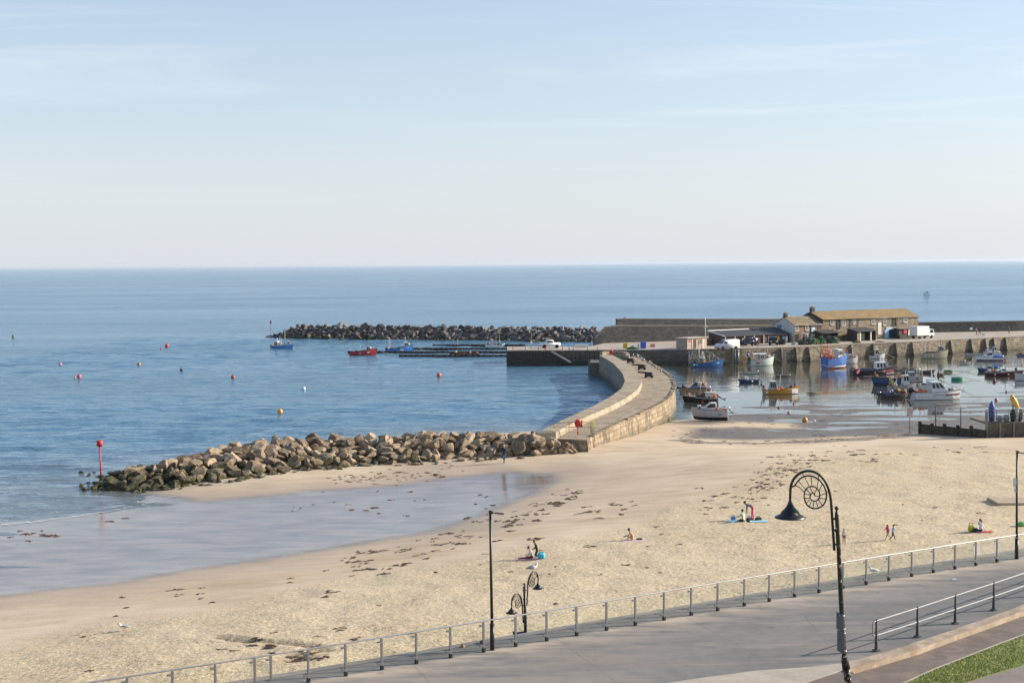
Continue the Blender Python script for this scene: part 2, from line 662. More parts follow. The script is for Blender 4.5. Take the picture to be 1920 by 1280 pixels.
dampc = t.ramp(t.math('ADD', t.math('MULTIPLY', mid, .6), t.math('MULTIPLY', fine, .4)), [(.3, (.33, .255, .185)), (.7, (.42, .335, .25))])
c = t.mix(t.math('MULTIPLY', A['damp'], .88), c, dampc)
c = t.mix(A['wet'], c, t.ramp(mid, [(.38, (.15, .122, .105)), (.62, (.28, .225, .185))]))
mudn = t.noise(t.mapping(geo, (.45, 1.5, 1)), 0.9, 8, 0.74)
mudc = t.ramp(mudn, [(.34, (.060, .048, .038)), (.5, (.135, .108, .083)), (.66, (.24, .19, .145))])
c = t.mix(A['mud'], c, mudc)
pbv = t.add('ShaderNodeTexVoronoi', i_Scale=3.5)
t.link(geo, pbv.inputs['Vector'])
pbc = t.ramp(pbv.outputs['Color'], [(.2, (.05, .042, .034)), (.6, (.17, .135, .10)), (.9, (.36, .29, .22))])
c = t.mix(t.math('MULTIPLY', A['pebble'], .85), c, pbc)
c = t.mix(t.math('MULTIPLY', A['dug'], .85), c, t.ramp(lump, [(.35, (.13, .095, .05)), (.6, (.30, .225, .13))]))
# scattered dark crumbs of weed
wd = t.ramp(t.noise(t.mapping(geo, (.8, 2.0, 1), (0, 0, R(15))), 1.1, 5, .6, .2), [(.655, 0), (.70, .75)])
wd = t.math('MULTIPLY', wd, t.math('SUBTRACT', 1.0, A['wet'], True))
c = t.mix(t.math('MULTIPLY', wd, .38), c, (.17, .12, .075))
setc(t, 'Base Color', c)
rw = t.math('ADD', t.math('MULTIPLY', A['wet'], -.80), .92)
rw = t.math('SUBTRACT', rw, t.math('MULTIPLY', t.math('MULTIPLY', A['damp'], t.math('SUBTRACT', 1.0, A['wet'])), .28))
rm = t.math('ADD', t.math('MULTIPLY', t.ramp(mudn, [(.44, 0.22), (.56, .80)]), 1.0), 0.0)
mx = t.add('ShaderNodeMix')
t.link(A['mud'], mx.inputs[0]); t.link(rw, mx.inputs[2]); t.link(rm, mx.inputs[3])
film = t.ramp(t.noise(t.mapping(geo, (.22, 1.5, 1), (0, 0, R(11))), .55, 6, .68, .6), [(.44, 0), (.66, .10)])
setc(t, 'Specular IOR Level', t.math('ADD', .5, t.math('MULTIPLY', A['wet'], .5)))
setc(t, 'Roughness', t.math('ADD', mx.outputs[0], t.math('MULTIPLY', film, A['wet'])))
hgt = t.math('ADD', t.math('MULTIPLY', lump, t.math('ADD', t.math('MULTIPLY', A['shingle'], .75), .28)), t.math('MULTIPLY', fine, .22))
rip = t.noise(t.mapping(geo, (.35, 2.2, 1), (0, 0, R(9))), 1.6, 3, .6, .5)
hgt = t.math('ADD', hgt, t.math('MULTIPLY', mudn, t.math('MULTIPLY', A['mud'], 2.2)))
hgt = t.math('ADD', hgt, t.math('MULTIPLY', rip, t.math('MULTIPLY', A['wet'], 1.6)))
dryk = t.math('SUBTRACT', 1.0, t.math('MULTIPLY', A['wet'], .955))
t.link(t.bump(t.math('MULTIPLY', hgt, dryk), 0.62, 0.12), t.b.inputs['Normal'])
beach = gridmesh("beach", xs, ys, Z, dict(wet=wet, damp=damp, shingle=shing, mud=mud, pebble=peb, dug=dug), m)
tag(beach, kind='structure')
if True:
    beach['label'] = 'pale sand beach with a wet sheet of shining sand and harbour mud'

# ------------------------------------------------------------------ sea
lx = np.arange(-110, 160, 1.15)
gx = 160 * 1.16 ** np.arange(0, 42)
sxs = np.concatenate([-gx[::-1][:-3] - 0, lx[2:], gx[1:]])
sxs = np.unique(np.round(sxs, 3))
ly = np.arange(60, 400, 0.62)
gy = 400 * 1.05 ** np.arange(1, 125)
sys_ = np.concatenate([ly, gy])
SX, SY = np.meshgrid(sxs, sys_)
calmp = PXY([(1240, 690), (1262, 705), (1266, 730), (1262, 780), (1262, 840), (2300, 840), (2400, 610), (1290, 640), (1180, 672)], 0.0)
lee = PXY([(950, 655), (1110, 700), (1170, 735), (1262, 705), (1240, 690), (1290, 640), (950, 640)], 0)
calm = sstep(-2, 3, poly_sdf(SX, SY, calmp))
shal = sstep(-1.15, 0.1, bedz(SX, SY)) * (SY < 330) * (SX < 15)
shal = np.where((SX < -60), sstep(-1.15, .1, bedz(np.full_like(SX, -60), SY)) * (SY < 200), shal)
# swell that stands up as it runs into the bay
bz = np.clip(bedz(SX, SY), -3, 0)
near = np.exp(-((bz + .45) / .5) ** 2) * (SY < 160) * sstep(-22, -34, SX)
ph = SY * 1.05 + SX * 0.30 + 1.6 * (vnoise(SX, SY, .05, 4, 2) - .5) * 6
SZ = 0.20 * near * (np.maximum(0, np.sin(ph)) ** 3) * (vnoise(SX, SY, .06, 14, 2) > .3)
slick = vnoise(SX, SY, .018, 41, 3, .35)
wv = (vnoise(SX, SY, .30, 31, 3, .33) - .5) * .34 + (vnoise(SX + SY * .2, SY, .62, 33, 2, .30) - .5) * .36
fade = (1 - sstep(370, 400, SY)) * sstep(-112, -100, SX) * (1 - sstep(140, 155, SX))
SZ += wv * fade * (1 - .75 * shal) * (.45 + .9 * sstep(.35, .65, slick))
SZ = np.where(calm > .01, 0, SZ)
m, t = newmat("sea_water")
geo = t.add('ShaderNodeNewGeometry').outputs['Position']
ca = t.add('ShaderNodeAttribute', attribute_name='calm').outputs['Fac']
sh = t.add('ShaderNodeAttribute', attribute_name='shallow').outputs['Fac']
patch = t.noise(t.mapping(geo, (.4, 1, 1), (0, 0, R(6))), 0.012, 4, .55)
mp = t.mapping(geo, (.42, 1.0, 1), (0, 0, R(10)))
w1 = t.noise(mp, 0.24, 2, .5, .3)
w2 = t.noise(mp, 0.85, 3, .6, .3)
w3 = t.noise(t.mapping(geo, (.7, 1.0, 1), (0, 0, R(-12))), 3.0, 3, .6)
w0 = t.noise(t.mapping(geo, (.22, 1.0, 1), (0, 0, R(8))), 0.055, 3, .5)
h = t.math('ADD', t.math('MULTIPLY', w1, 1.25), t.math('ADD', t.math('MULTIPLY', w2, 1.0), t.math('MULTIPLY', w3, .24)))
h = t.math('ADD', h, t.math('MULTIPLY', w0, 1.6))
amp = t.math('MULTIPLY', t.ramp(patch, [(.35, .60), (.65, 1.15)]), t.math('SUBTRACT', 1.0, t.math('MULTIPLY', sh, .45)))
h = t.math('SUBTRACT', h, 1.9)
hh = t.math('MULTIPLY', t.math('MULTIPLY', h, amp), 0.48)
# sheltered water: long faint ripples
r1 = t.noise(t.mapping(geo, (.10, 1.0, 1), (0, 0, R(-3))), 0.62, 3, .5, .4)
r2 = t.noise(t.mapping(geo, (.3, 1.0, 1), (0, 0, R(7))), 2.1, 2, .5)
rp = t.ramp(t.noise(t.mapping(geo, (.25, 1, 1)), .06, 3, .5), [(.40, .18), (.62, 1.0)])
hc = t.math('MULTIPLY', t.math('SUBTRACT', t.math('ADD', t.math('MULTIPLY', r1, .055), t.math('MULTIPLY', r2, .010)), .032), rp)
mxh = t.add('ShaderNodeMix')
t.link(ca, mxh.inputs[0]); t.link(hh, mxh.inputs[2]); t.link(hc, mxh.inputs[3])
t.link(t.bump(mxh.outputs[0], 1.0, 1.0), t.b.inputs['Normal'])
deep = t.mix(patch, (.080, .172, .244), (.092, .190, .262))
c = t.mix(t.math('MULTIPLY', sh, .85), deep, (.17, .155, .12))
c = t.mix(ca, c, (.055, .055, .042))
wcol = c
rgh = (t.math('MULTIPLY', t.ramp(t.noise(t.mapping(geo, (.16, 1, 1), (0, 0, R(5))), .055, 4, .6, .4), [(.36, .04), (.64, .11)]), t.math('ADD', 1.0, t.math('MULTIPLY', ca, -.90))))
bmp = t.b.inputs['Normal'].links[0].from_socket
df = t.add('ShaderNodeBsdfDiffuse')
gs = t.add('ShaderNodeBsdfGlossy')
t.link(wcol, df.inputs[0])
t.link(t.mix(ca, (.76, .89, 1.0), (.96, .97, .97)), gs.inputs[0])
t.link(rgh, gs.inputs['Roughness'])
fr = t.add('ShaderNodeFresnel', i_IOR=1.5)
for nd in (df, gs, fr):
    t.link(bmp, nd.inputs['Normal'])
ms = t.add('ShaderNodeMixShader')
t.link(fr.outputs[0], ms.inputs[0]); t.link(df.outputs[0], ms.inputs[1]); t.link(gs.outputs[0], ms.inputs[2])
t.link(ms.outputs[0], m.node_tree.nodes['Material Output'].inputs[0])
sea = gridmesh("sea", sxs, sys_, SZ, dict(calm=calm, shallow=shal), m)
tag(sea, kind='structure')
sea['label'] = 'blue rippled sea running from the harbour to the horizon'

# swash line of thin foam
fl = smoothline([P(a, b, .01) for a, b in ((-120, 1001), (0, 985), (60, 979), (130, 970), (200, 960), (250, 950), (290, 941), (330, 932))], 260, 3)
mb = MB()
for i in range(len(fl) - 1):
    a, b = fl[i], fl[i + 1]
    q = mnoise.noise(Vector((i * .12, 3, 0)))
    q2 = mnoise.noise(Vector(((i + 1) * .12, 3, 0)))
    k = lambda i: 0.12 + 0.34 * abs(mnoise.noise(Vector((i * .33, 8, 0))))
    za, zb = max(.03, gz(a.x, a.y)) + .03, max(.03, gz(b.x, b.y)) + .03
    for off, kk in ((0, 1), (2.3, .55), (4.2, .35)):
        if off and mnoise.noise(Vector((i * .07, off, 1))) < 0.0:
            continue
        oy = off + q * .9 * (1 + off * .4)
        oy2 = off + q2 * .9 * (1 + off * .4)
        mb.quad((a.x, a.y + oy, za), (b.x, b.y + oy2, zb), (b.x, b.y + oy2 + k(i + 1) * kk, zb), (a.x, a.y + oy + k(i) * kk, za))
tag(mb.build("sea_foam", M("foam", (.72, .72, .70), .7, .06)), 'thin white line of foam where the sea meets the wet sand', 'foam', kind='stuff')

# ------------------------------------------------------------------ promenade, its sea wall, paths, lawn
PZ = 4.8
POSTS = [(-190, 1402), (-95, 1388), (-20, 1376), (70, 1362), (160, 1348), (240, 1334), (325, 1320), (404, 1308), (478, 1296), (508, 1291), (578, 1279), (648, 1267), (716, 1255), (781, 1243), (845, 1232), (907, 1222), (967, 1211), (1025, 1200), (1081, 1190), (1137, 1180), (1191, 1171), (1245, 1162), (1296, 1153), (1346, 1145), (1396, 1136), (1443, 1128), (1490, 1119), (1536, 1111), (1581, 1103), (1624, 1095), (1667, 1088), (1709, 1080), (1750, 1073), (1790, 1066), (1830, 1060), (1869, 1053), (1907, 1047), (1945, 1041), (1985, 1034), (2030, 1027)]
PW = [P(a, b, PZ) for a, b in POSTS]
_lx = np.array([p.x for p in PW]); _ly = np.array([p.y for p in PW])
cfit = np.polyfit(_lx, _ly, 3)
PW = [Vector((p.x, float(np.polyval(cfit, p.x)), PZ)) for p in PW]


def wally(x):
    return float(np.polyval(cfit, x))


m, t = newmat("promenade_concrete")
geo = t.add('ShaderNodeNewGeometry').outputs['Position']
b1 = t.noise(t.mapping(geo, (.35, 1.1, 1), (0, 0, R(-8))), .16, 6, .6, .5)
b2 = t.noise(geo, 2.2, 6, .65)
b3 = t.noise(geo, 38, 2, .6)
c = t.ramp(t.math('ADD', t.math('MULTIPLY', b1, .6), t.math('MULTIPLY', b2, .4)), [(.36, (.105, .104, .101)), (.50, (.152, .148, .142)), (.64, (.21, .196, .180))])
c = t.mix(t.ramp(t.noise(t.mapping(geo, (.3, 1.0, 1), (0, 0, R(20))), .22, 5, .65, .8), [(.54, 0), (.66, .5)]), c, (.25, .205, .16))
c = t.mix(t.ramp(t.noise(t.mapping(geo, (.18, 1.6, 1), (0, 0, R(14))), .5, 5, .6, .3), [(.55, 0), (.62, .4)]), c, (.32, .28, .23))
ed = t.add('ShaderNodeAttribute', attribute_name='drift').outputs['Fac']
dn = t.noise(t.mapping(geo, (.3, 1.3, 1), (0, 0, R(18))), 1.1, 5, .65)
c = t.mix(t.math('MULTIPLY', ed, t.ramp(dn, [(.36, 0), (.60, .95)])), c, (.46, .375, .29))
# construction joints
jt = t.add('ShaderNodeTexBrick', offset=0.0, n4=1.0)
jt.inputs['Scale'].default_value = 1.0
jt.inputs['Brick Width'].default_value = 6.0
jt.inputs['Row Height'].default_value = 4.2
jt.inputs['Mortar Size'].default_value = .018
jt.inputs['Color1'].default_value = (0, 0, 0, 1)
jt.inputs['Color2'].default_value = (0, 0, 0, 1)
jt.inputs['Mortar'].default_value = (1, 1, 1, 1)
t.link(t.mapping(geo, (1, 1, 1), (0, 0, R(-18))), jt.inputs['Vector'])
c = t.mix(t.math('MULTIPLY', jt.outputs['Color'], .5), c, (.10, .095, .09))
c = t.mix(t.ramp(b3, [(.35, .12), (.6, 0)]), c, (.10, .09, .08))
# round gum and oil marks
vo = t.add('ShaderNodeTexVoronoi', i_Scale=.55)
t.link(geo, vo.inputs['Vector'])
c = t.mix(t.ramp(vo.outputs['Distance'], [(.05, .35), (.10, 0)]), c, (.09, .085, .08))
setc(t, 'Base Color', c)
setc(t, 'Roughness', t.math('ADD', .72, t.math('MULTIPLY', b2, .2)))
t.link(t.bump(t.math('ADD', b2, t.math('MULTIPLY', b3, .5)), .25, .02), t.b.inputs['Normal'])
prom_m = m
# kerb wall between promenade and the ramped path
PATHZ = 4.70
far = [P(a, b, PZ + .05) for a, b in ((1583, 1241), (1640, 1228), (1720, 1203), (1790, 1179), (1863, 1154), (1925, 1131), (2010, 1100), (2120, 1060))]
nearp = [P(a, b, PZ + .05) for a, b in ((1590, 1258), (1640, 1243), (1722, 1219), (1800, 1190), (1868, 1166), (1925, 1145), (2010, 1115), (2120, 1075))]
fa, na = smoothline(far, 50, 2), smoothline(nearp, 50, 2)


def yend(x):
    if x < fa[0].x:
        return 41.0
    for p, q in zip(fa, fa[1:]):
        if p.x <= x <= q.x:
            return p.y + (q.y - p.y) * (x - p.x) / (q.x - p.x) + .0
    return fa[-1].y + (x - fa[-1].x) * .8


pxs = np.sort(np.concatenate([np.arange(-42, fa[-1].x, .5), [fa[0].x - .002, fa[0].x + .002]]))
NV = 34
px_ = []
drift = []
V = []
for x in pxs:
    y1 = wally(x) + 1.75
    for k in range(NV):
        f = k / (NV - 1)
        y = y1 - (f ** 1.3) * (y1 - yend(x))
        zc = PZ + .015 * mnoise.noise(Vector((x * .2, y * .2, 0)))
        V.append((x, y, zc))
        dd = (y1 - 1.75) - y
        drift.append(float(math.exp(-max(0, dd - .2) / 1.6)) if dd > -.15 else .25)
me = bpy.data.meshes.new("promenade")
fc = [(i * NV + k, i * NV + k + 1, (i + 1) * NV + k + 1, (i + 1) * NV + k) for i in range(len(pxs) - 1) for k in range(NV - 1)]
nb = len(V)
for i in range(len(pxs)):        # sea face of the wall with a sitting ledge
    for dy, zz in ((.02, 3.99), (1.35, 3.97), (1.40, 1.2)):
        V.append((V[i * NV][0], V[i * NV][1] + dy, zz))
        drift.append(.15)
fc += [(i * NV, (i + 1) * NV, nb + i * 3 + 3, nb + i * 3) for i in range(len(pxs) - 1)]
fc += [(nb + i * 3 + k, nb + i * 3 + 3 + k, nb + i * 3 + 4 + k, nb + i * 3 + 1 + k) for i in range(len(pxs) - 1) for k in (0, 1)]
me.from_pydata(V, [], fc)
at = me.attributes.new('drift', 'FLOAT', 'POINT')
at.data.foreach_set('value', np.array(drift, np.float32))
me.materials.append(m)
pr = bpy.data.objects.new("promenade", me)
COL.objects.link(pr)
tag(pr, kind='structure')
pr['label'] = 'grey concrete promenade with worn brown patches'
pr.data.update()

# pale slab at the ramp foot
slabm = M("pale_concrete", (.40, .35, .285), .85, .14, 1.3, .2, .02)
mb = MB()
pts = [P(a, b, PZ + .03) for a, b in ((1180, 1290), (1300, 1272), (1420, 1256), (1500, 1251), (1575, 1243), (1598, 1247), (1560, 1262), (1470, 1292))]
mb.prism([(p.x, p.y) for p in pts][::-1], PZ - .05, PZ + .035)
tag(mb.build("pavement", slabm), kind='structure')

# kerb wall
mb = MB()
for i in range(49):
    a, b, c_, d = fa[i], fa[i + 1], na[i + 1], na[i]
    u = lambda p, z: (p.x, p.y, z)
    j = lambda q: .03 * mnoise.noise(Vector((q * .4, 1, 1)))
    mb.quad(u(a, PZ - .1), u(b, PZ - .1), u(b, PZ + .06 + j(i + 1)), u(a, PZ + .06 + j(i)))
    mb.quad(u(a, PZ + .06 + j(i)), u(b, PZ + .06 + j(i + 1)), u(c_, PZ + .10 + j(i + 1)), u(d, PZ + .10 + j(i)))
    mb.quad(u(d, PZ + .10 + j(i)), u(c_, PZ + .10 + j(i + 1)), u(c_, PATHZ - .2), u(d, PATHZ - .2))
mb.quad(u(fa[0], PZ - .1), u(fa[0], PZ + .06), u(na[0], PZ + .10), u(na[0], PATHZ - .2))
mb.quad(u(fa[0], PZ - .1), u(na[0], PATHZ - .2), u(na[0], PZ - .1), u(fa[0], PZ - .2))
kw = mb.build("kerb_wall", M("kerb_concrete", (.40, .31, .225), .9, .22, 1.6, .4, .03, col2=(.30, .22, .15)))
tag(kw, 'low sandy concrete kerb wall under the steel handrail', 'wall')

# ramped path below the kerb wall
edge = [P(a, b, PATHZ) for a, b in ((1560, 1330), (1690, 1284), (1750, 1256), (1800, 1237), (1860, 1213), (1925, 1189), (2010, 1158), (2120, 1118))]
ea = smoothline(edge, 50, 2)
mb = MB()
for i in range(49):
    mb.quad((na[i].x, na[i].y + .1, PATHZ), (ea[i].x, ea[i].y, PATHZ), (ea[i + 1].x, ea[i + 1].y, PATHZ), (na[i + 1].x, na[i + 1].y + .1, PATHZ))
l0 = [P(1385, 1292, PATHZ), P(1500, 1268, PATHZ), (na[0].x, na[0].y + .1, PATHZ), (ea[0].x, ea[0].y, PATHZ), P(1380, 1400, PATHZ)]
tag(mb.build("path", M("path_asphalt", (.155, .120, .098), .88, .2, 1.4, .35, .02, col2=(.20, .155, .12))), kind='structure')
mb = MB()
mb.poly([(p[0], p[1], PZ + .012) for p in (P(1470, 1290, PZ), P(1560, 1263, PZ), P(1598, 1259, PZ), P(1640, 1300, PZ), P(1600, 1400, PZ), P(1400, 1400, PZ))][::-1])
tag(mb.build("path", M("path_asphalt", (.1, .1, .1))), kind='structure')
# thin concrete edging, then the grass bank
mb = MB()
gb = [p + Vector((.14, -.30, 0)) for p in ea]
for i in range(49):
    a, b = ea[i], ea[i + 1]
    d = Vector((.03, -.09, 0))
    mb.quad((a.x, a.y, PATHZ - .1), (b.x, b.y, PATHZ - .1), (b.x, b.y, PATHZ + .07), (a.x, a.y, PATHZ + .07))
    mb.quad((a.x, a.y, PATHZ + .07), (b.x, b.y, PATHZ + .07), (b.x + d.x, b.y + d.y, PATHZ + .07), (a.x + d.x, a.y + d.y, PATHZ + .07))
tag(mb.build("kerb_edging", M("edging", (.44, .38, .31), .8, .1)), 'narrow pale edging strip between brown path and lawn', 'kerb')
LZ = 4.95
low = [P(a, b, LZ) for a, b in ((1690, 1340), (1770, 1300), (1800, 1283), (1860, 1264), (1925, 1246), (2010, 1220), (2120, 1186))]
la = smoothline(low, 50, 2)
m, t = newmat("lawn_soil")
geo = t.add('ShaderNodeNewGeometry').outputs['Position']
setc(t, 'Base Color', t.ramp(t.noise(geo, 1.2, 6, .65), [(.35, (.15, .18, .04)), (.52, (.23, .26, .07)), (.7, (.34, .31, .13))]))
setc(t, 'Roughness', .95)
mb = MB()
for i in range(49):
    for k in range(6):
        f, g2 = k / 6, (k + 1) / 6
        q = lambda a, b, f: Vector((a.x + .03, a.y - .09, PATHZ + .06)).lerp(Vector((b.x, b.y, LZ)), f)
        mb.quad(q(ea[i], la[i], f), q(ea[i], la[i], g2), q(ea[i + 1], la[i + 1], g2), q(ea[i + 1], la[i + 1], f))
tag(mb.build("lawn", m), kind='structure')
mb = MB()
rg = random.Random(3)
for i in range(49):
    for k in range(420):
        f, g2 = rg.random(), rg.random()
        p = Vector((ea[i].x + .03, ea[i].y - .09, PATHZ + .06)).lerp(ea[i + 1] + Vector((.03, -.09, .06)), g2).lerp(Vector((la[i].x, la[i].y, LZ)).lerp(la[i + 1], g2), f * .96 + .02)
        a = rg.random() * 6.28
        hgt = .035 + .055 * rg.random()
        dx, dy = math.cos(a) * .012, math.sin(a) * .012
        i0 = len(mb.v)
        mb.v += [(p.x - dx, p.y - dy, p.z - .01), (p.x + dx, p.y + dy, p.z - .01), (p.x + dy * 3 + rg.uniform(-.02, .02), p.y - dx * 3, p.z + hgt)]
        mb.face((i0, i0 + 1, i0 + 2), rg.randint(0, 2))
gms = [M("grass_a", (.27, .32, .065), .8, .2, 1), M("grass_b", (.28, .32, .075), .8, .2, 1), M("grass_c", (.34, .34, .11), .8, .2, 1)]
tag(mb.build("grass", gms), 'short green grass on the sloping bank beside the brown path', 'grass', kind='stuff')
# lower walk and the bank that climbs to the viewpoint
mb = MB()
for i in range(49):
    a, b = la[i], la[i + 1]
    mb.quad((a.x, a.y, LZ), (a.x + .8, a.y - 2.6, LZ), (b.x + .8, b.y - 2.6, LZ), (b.x, b.y, LZ))
tag(mb.build("path", M("walk_asphalt", (.21, .175, .15), .9, .15, 1.5, .3, .02)), kind='structure')
mb = MB()
for k in range(8):
    f, g2 = k / 8, (k + 1) / 8
    q = lambda x, f: (x, 41 - 36 * f, 4.6 + 11.6 * f)
    for x0 in range(-42, 75, 9):
        mb.quad(q(x0, f), q(x0, g2), q(x0 + 9, g2), q(x0 + 9, f))
tag(mb.build("garden_bank", m), kind='structure')
# ------------------------------------------------------------------ stone materials
def stone_mat(name, cols, bw=.8, bh=.35, mortar=.02, mcol=(.09, .075, .055), weed=None, rough=.9, bump=.5, grime=.5, wscale=1.0, streak=0.0):
    m, t = newmat(name)
    uv = t.add('ShaderNodeUVMap', uv_map='metres').outputs[0]
    geo = t.add('ShaderNodeNewGeometry').outputs['Position']
    wob = t.add('ShaderNodeTexNoise', i_Scale=1.1, i_Detail=3.0)
    t.link(geo, wob.inputs['Vector'])
    vv = t.add('ShaderNodeVectorMath', operation='MULTIPLY_ADD')
    t.link(wob.outputs['Color'], vv.inputs[0])
    vv.inputs[1].default_value = (.16, .16, 0)
    t.link(uv, vv.inputs[2])
    br = t.add('ShaderNodeTexBrick', offset=.5, squash=.7, squash_frequency=3)
    t.link(vv.outputs[0], br.inputs['Vector'])
    br.inputs['Scale'].default_value = 1
    br.inputs['Brick Width'].default_value = bw
    br.inputs['Row Height'].default_value = bh
    br.inputs['Mortar Size'].default_value = mortar
    br.inputs['Mortar Smooth'].default_value = .3
    br.inputs['Color1'].default_value = (.1, .1, .1, 1)
    br.inputs['Color2'].default_value = (.9, .9, .9, 1)
    br.inputs['Mortar'].default_value = (.5, .5, .5, 1)
    n1 = t.noise(geo, .35, 6, .65, .3)
    n2 = t.noise(geo, 2.6, 6, .7)
    f = t.math('ADD', t.math('MULTIPLY', br.outputs['Color'], .34), t.math('ADD', t.math('MULTIPLY', n1, .33), t.math('MULTIPLY', n2, .33)))
    c = t.ramp(f, [(.30, cols[0]), (.48, cols[1]), (.66, cols[2])])
    c = t.mix(t.math('MULTIPLY', br.outputs['Fac'], .8), c, mcol)
    c = t.mix(t.ramp(t.noise(geo, 1.3, 6, .72, .3), [(.50, 0), (.70, grime)]), c, (.045, .038, .028))
    if streak:
        st = t.noise(t.mapping(geo, (1.6, 1.6, .12)), 1.3, 5, .65)
        c = t.mix(t.ramp(st, [(.47, 0), (.62, streak)]), c, (.07, .055, .038))
    if weed is not None:
        sp = t.add('ShaderNodeSeparateXYZ')
        t.link(geo, sp.inputs[0])
        zz = t.math('ADD', sp.outputs[2], t.math('MULTIPLY', t.math('SUBTRACT', n2, .5), 1.3))
        wn = t.ramp(t.noise(geo, 1.6, 4, .6), [(.4, (.020, .022, .012)), (.62, (.065, .060, .032))])
        lo, hi = weed
        fz = t.math('DIVIDE', t.math('SUBTRACT', hi, zz), hi - lo, True)
        c = t.mix(t.math('MULTIPLY', fz, .88), c, wn)
    setc(t, 'Base Color', c)
    setc(t, 'Roughness', t.math('ADD', rough - .1, t.math('MULTIPLY', n2, .2)))
    hgt = t.math('ADD', t.math('MULTIPLY', br.outputs['Fac'], -.6), t.math('ADD', t.math('MULTIPLY', n2, .7), t.math('MULTIPLY', br.outputs['Color'], .35)))
    t.link(t.bump(hgt, bump, .10), t.b.inputs['Normal'])
    return m


pier_deck = stone_mat("pier_paving", [(.21, .16, .105), (.315, .245, .165), (.40, .32, .225)], 1.1, .62, .025, (.13, .10, .07), grime=.45, bump=.6)
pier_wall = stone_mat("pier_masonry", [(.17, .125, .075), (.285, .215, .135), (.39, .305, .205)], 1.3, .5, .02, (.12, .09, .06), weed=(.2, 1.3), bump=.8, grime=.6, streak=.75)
pier_shaded = stone_mat("pier_sea_face", [(.12, .105, .085), (.20, .175, .14), (.27, .235, .19)], 1.1, .45, .03, weed=(.3, 1.4), grime=.5)  # darker pier stone, the shade of the seaward side is in its colour
quay_shaded = stone_mat("quay_shaded_masonry", [(.075, .062, .045), (.12, .10, .075), (.175, .15, .115)], 1.1, .42, .03, (.04, .035, .025), weed=(.3, 1.3), grime=.6)  # darker copy of the quay stone, with shade put into its colour
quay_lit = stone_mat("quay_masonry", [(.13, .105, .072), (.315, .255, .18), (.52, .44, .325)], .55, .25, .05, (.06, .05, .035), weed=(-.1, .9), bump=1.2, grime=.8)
quay_top = stone_mat("quay_paving", [(.30, .25, .20), (.38, .32, .26), (.46, .40, .33)], 1.8, 1.2, .02, (.2, .17, .13), grime=.35, bump=.3)
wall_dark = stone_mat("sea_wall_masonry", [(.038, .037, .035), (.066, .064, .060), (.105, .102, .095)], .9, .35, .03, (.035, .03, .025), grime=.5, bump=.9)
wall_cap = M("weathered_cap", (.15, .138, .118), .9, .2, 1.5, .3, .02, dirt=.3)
conc_old = M("old_concrete", (.19, .165, .13), .9, .22, 1.2, .4, .03, dirt=.4)
steel_pile = M("rusted_sheet_pile", (.060, .045, .033), .8, .35, 1.5, .4, .02, col2=(.03, .028, .022))
black = M("black_paint", (.012, .012, .013), .42, .25, 6, .15, .005)
galv = M("galvanised_steel", (.36, .37, .38), .42, .14, 5, .1, .004, metal=.75)
red_paint = M("red_paint", (.52, .025, .02), .45, .2, 4, dirt=.15)
white_paint = M("white_paint", (.76, .75, .72), .45, .07, 3, dirt=.22)

# ------------------------------------------------------------------ curved stone pier
NL = 90
L_out = smoothline([P(a, b, z) for a, b, z in ((1012, 809, 2.97), (1020, 805, 2.97), (1060, 786, 3.03), (1110, 763, 3.18), (1148, 742, 3.4), (1165, 729, 3.57), (1172, 714, 3.62), (1167, 699, 3.62), (1150, 681, 3.62), (1134, 671, 3.62), (1124, 666, 3.62))], NL, 2)
R_in = smoothline([P(a, b, z) for a, b, z in ((1101, 825, 2.35), (1113, 815, 2.4), (1150, 797, 2.5), (1200, 775, 2.6), (1238, 757, 2.75), (1258, 741, 2.95), (1266, 723, 3.0), (1260, 707, 3.0), (1240, 692, 3.0), (1218, 680, 3.0), (1193, 668, 3.0))], NL, 2)
pier = thing("stone_pier", "long curved stone pier sweeping out between sea and harbour", "pier", (0, 0, 0))
dk, wl, sf, pp = MB(), MB(), MB(), MB()
PWID = 3.4
for i in range(NL - 1):
    def at(j):
        o, r = L_out[j], R_in[j]
        d = Vector((r.x - o.x, r.y - o.y, 0))
        ln = d.length
        d.normalize()
        pw = min(PWID, ln * .33)
        zr = r.z
        zo = zr + .62
        jog = .05 * mnoise.noise(Vector((j * .9, 0, 0)))
        return dict(o=Vector((o.x, o.y, zo)), ob=Vector((o.x - d.x * .25, o.y - d.y * .25, -1.6)), pi=Vector((o.x + d.x * pw, o.y + d.y * pw, zo - .04 + jog)),
                    pf=Vector((o.x + d.x * (pw + .12), o.y + d.y * (pw + .12), zr + .02)), r=Vector((r.x, r.y, zr)), rb=Vector((r.x + d.x * .35, r.y + d.y * .35, -1.6)), d=d)
    a, b = at(i), at(i + 1)
    sf.quad(a['ob'], a['o'], b['o'], b['ob'])
    pp.quad(a['o'], a['pi'], b['pi'], b['o'])
    pp.quad(a['pi'], a['pf'], b['pf'], b['pi'])
    for k in range(3):
        f, g2 = k / 3, (k + 1) / 3
        dk.quad(a['pf'].lerp(a['r'], f), a['pf'].lerp(a['r'], g2), b['pf'].lerp(b['r'], g2), b['pf'].lerp(b['r'], f))
    wl.quad(a['r'], a['rb'], b['rb'], b['r'])
    if i == 0:
        wl.poly([a['ob'], a['rb'], a['r'], a['pf'], a['pi'], a['o']])
    if i == NL - 2:
        wl.poly([b['ob'], b['rb'], b['r'], b['pf'], b['pi'], b['o']][::-1])
        endf = b
    if i == 3:
        startf = a
dk.build("deck", pier_deck, pier)
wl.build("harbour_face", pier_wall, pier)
sf.build("sea_face", pier_shaded, pier)
pp.build("parapet_walk", stone_mat("pier_parapet", [(.235, .185, .125), (.325, .26, .18), (.40, .33, .235)], 1.5, .9, .025, (.15, .12, .085), grime=.4, bump=.6), pier)
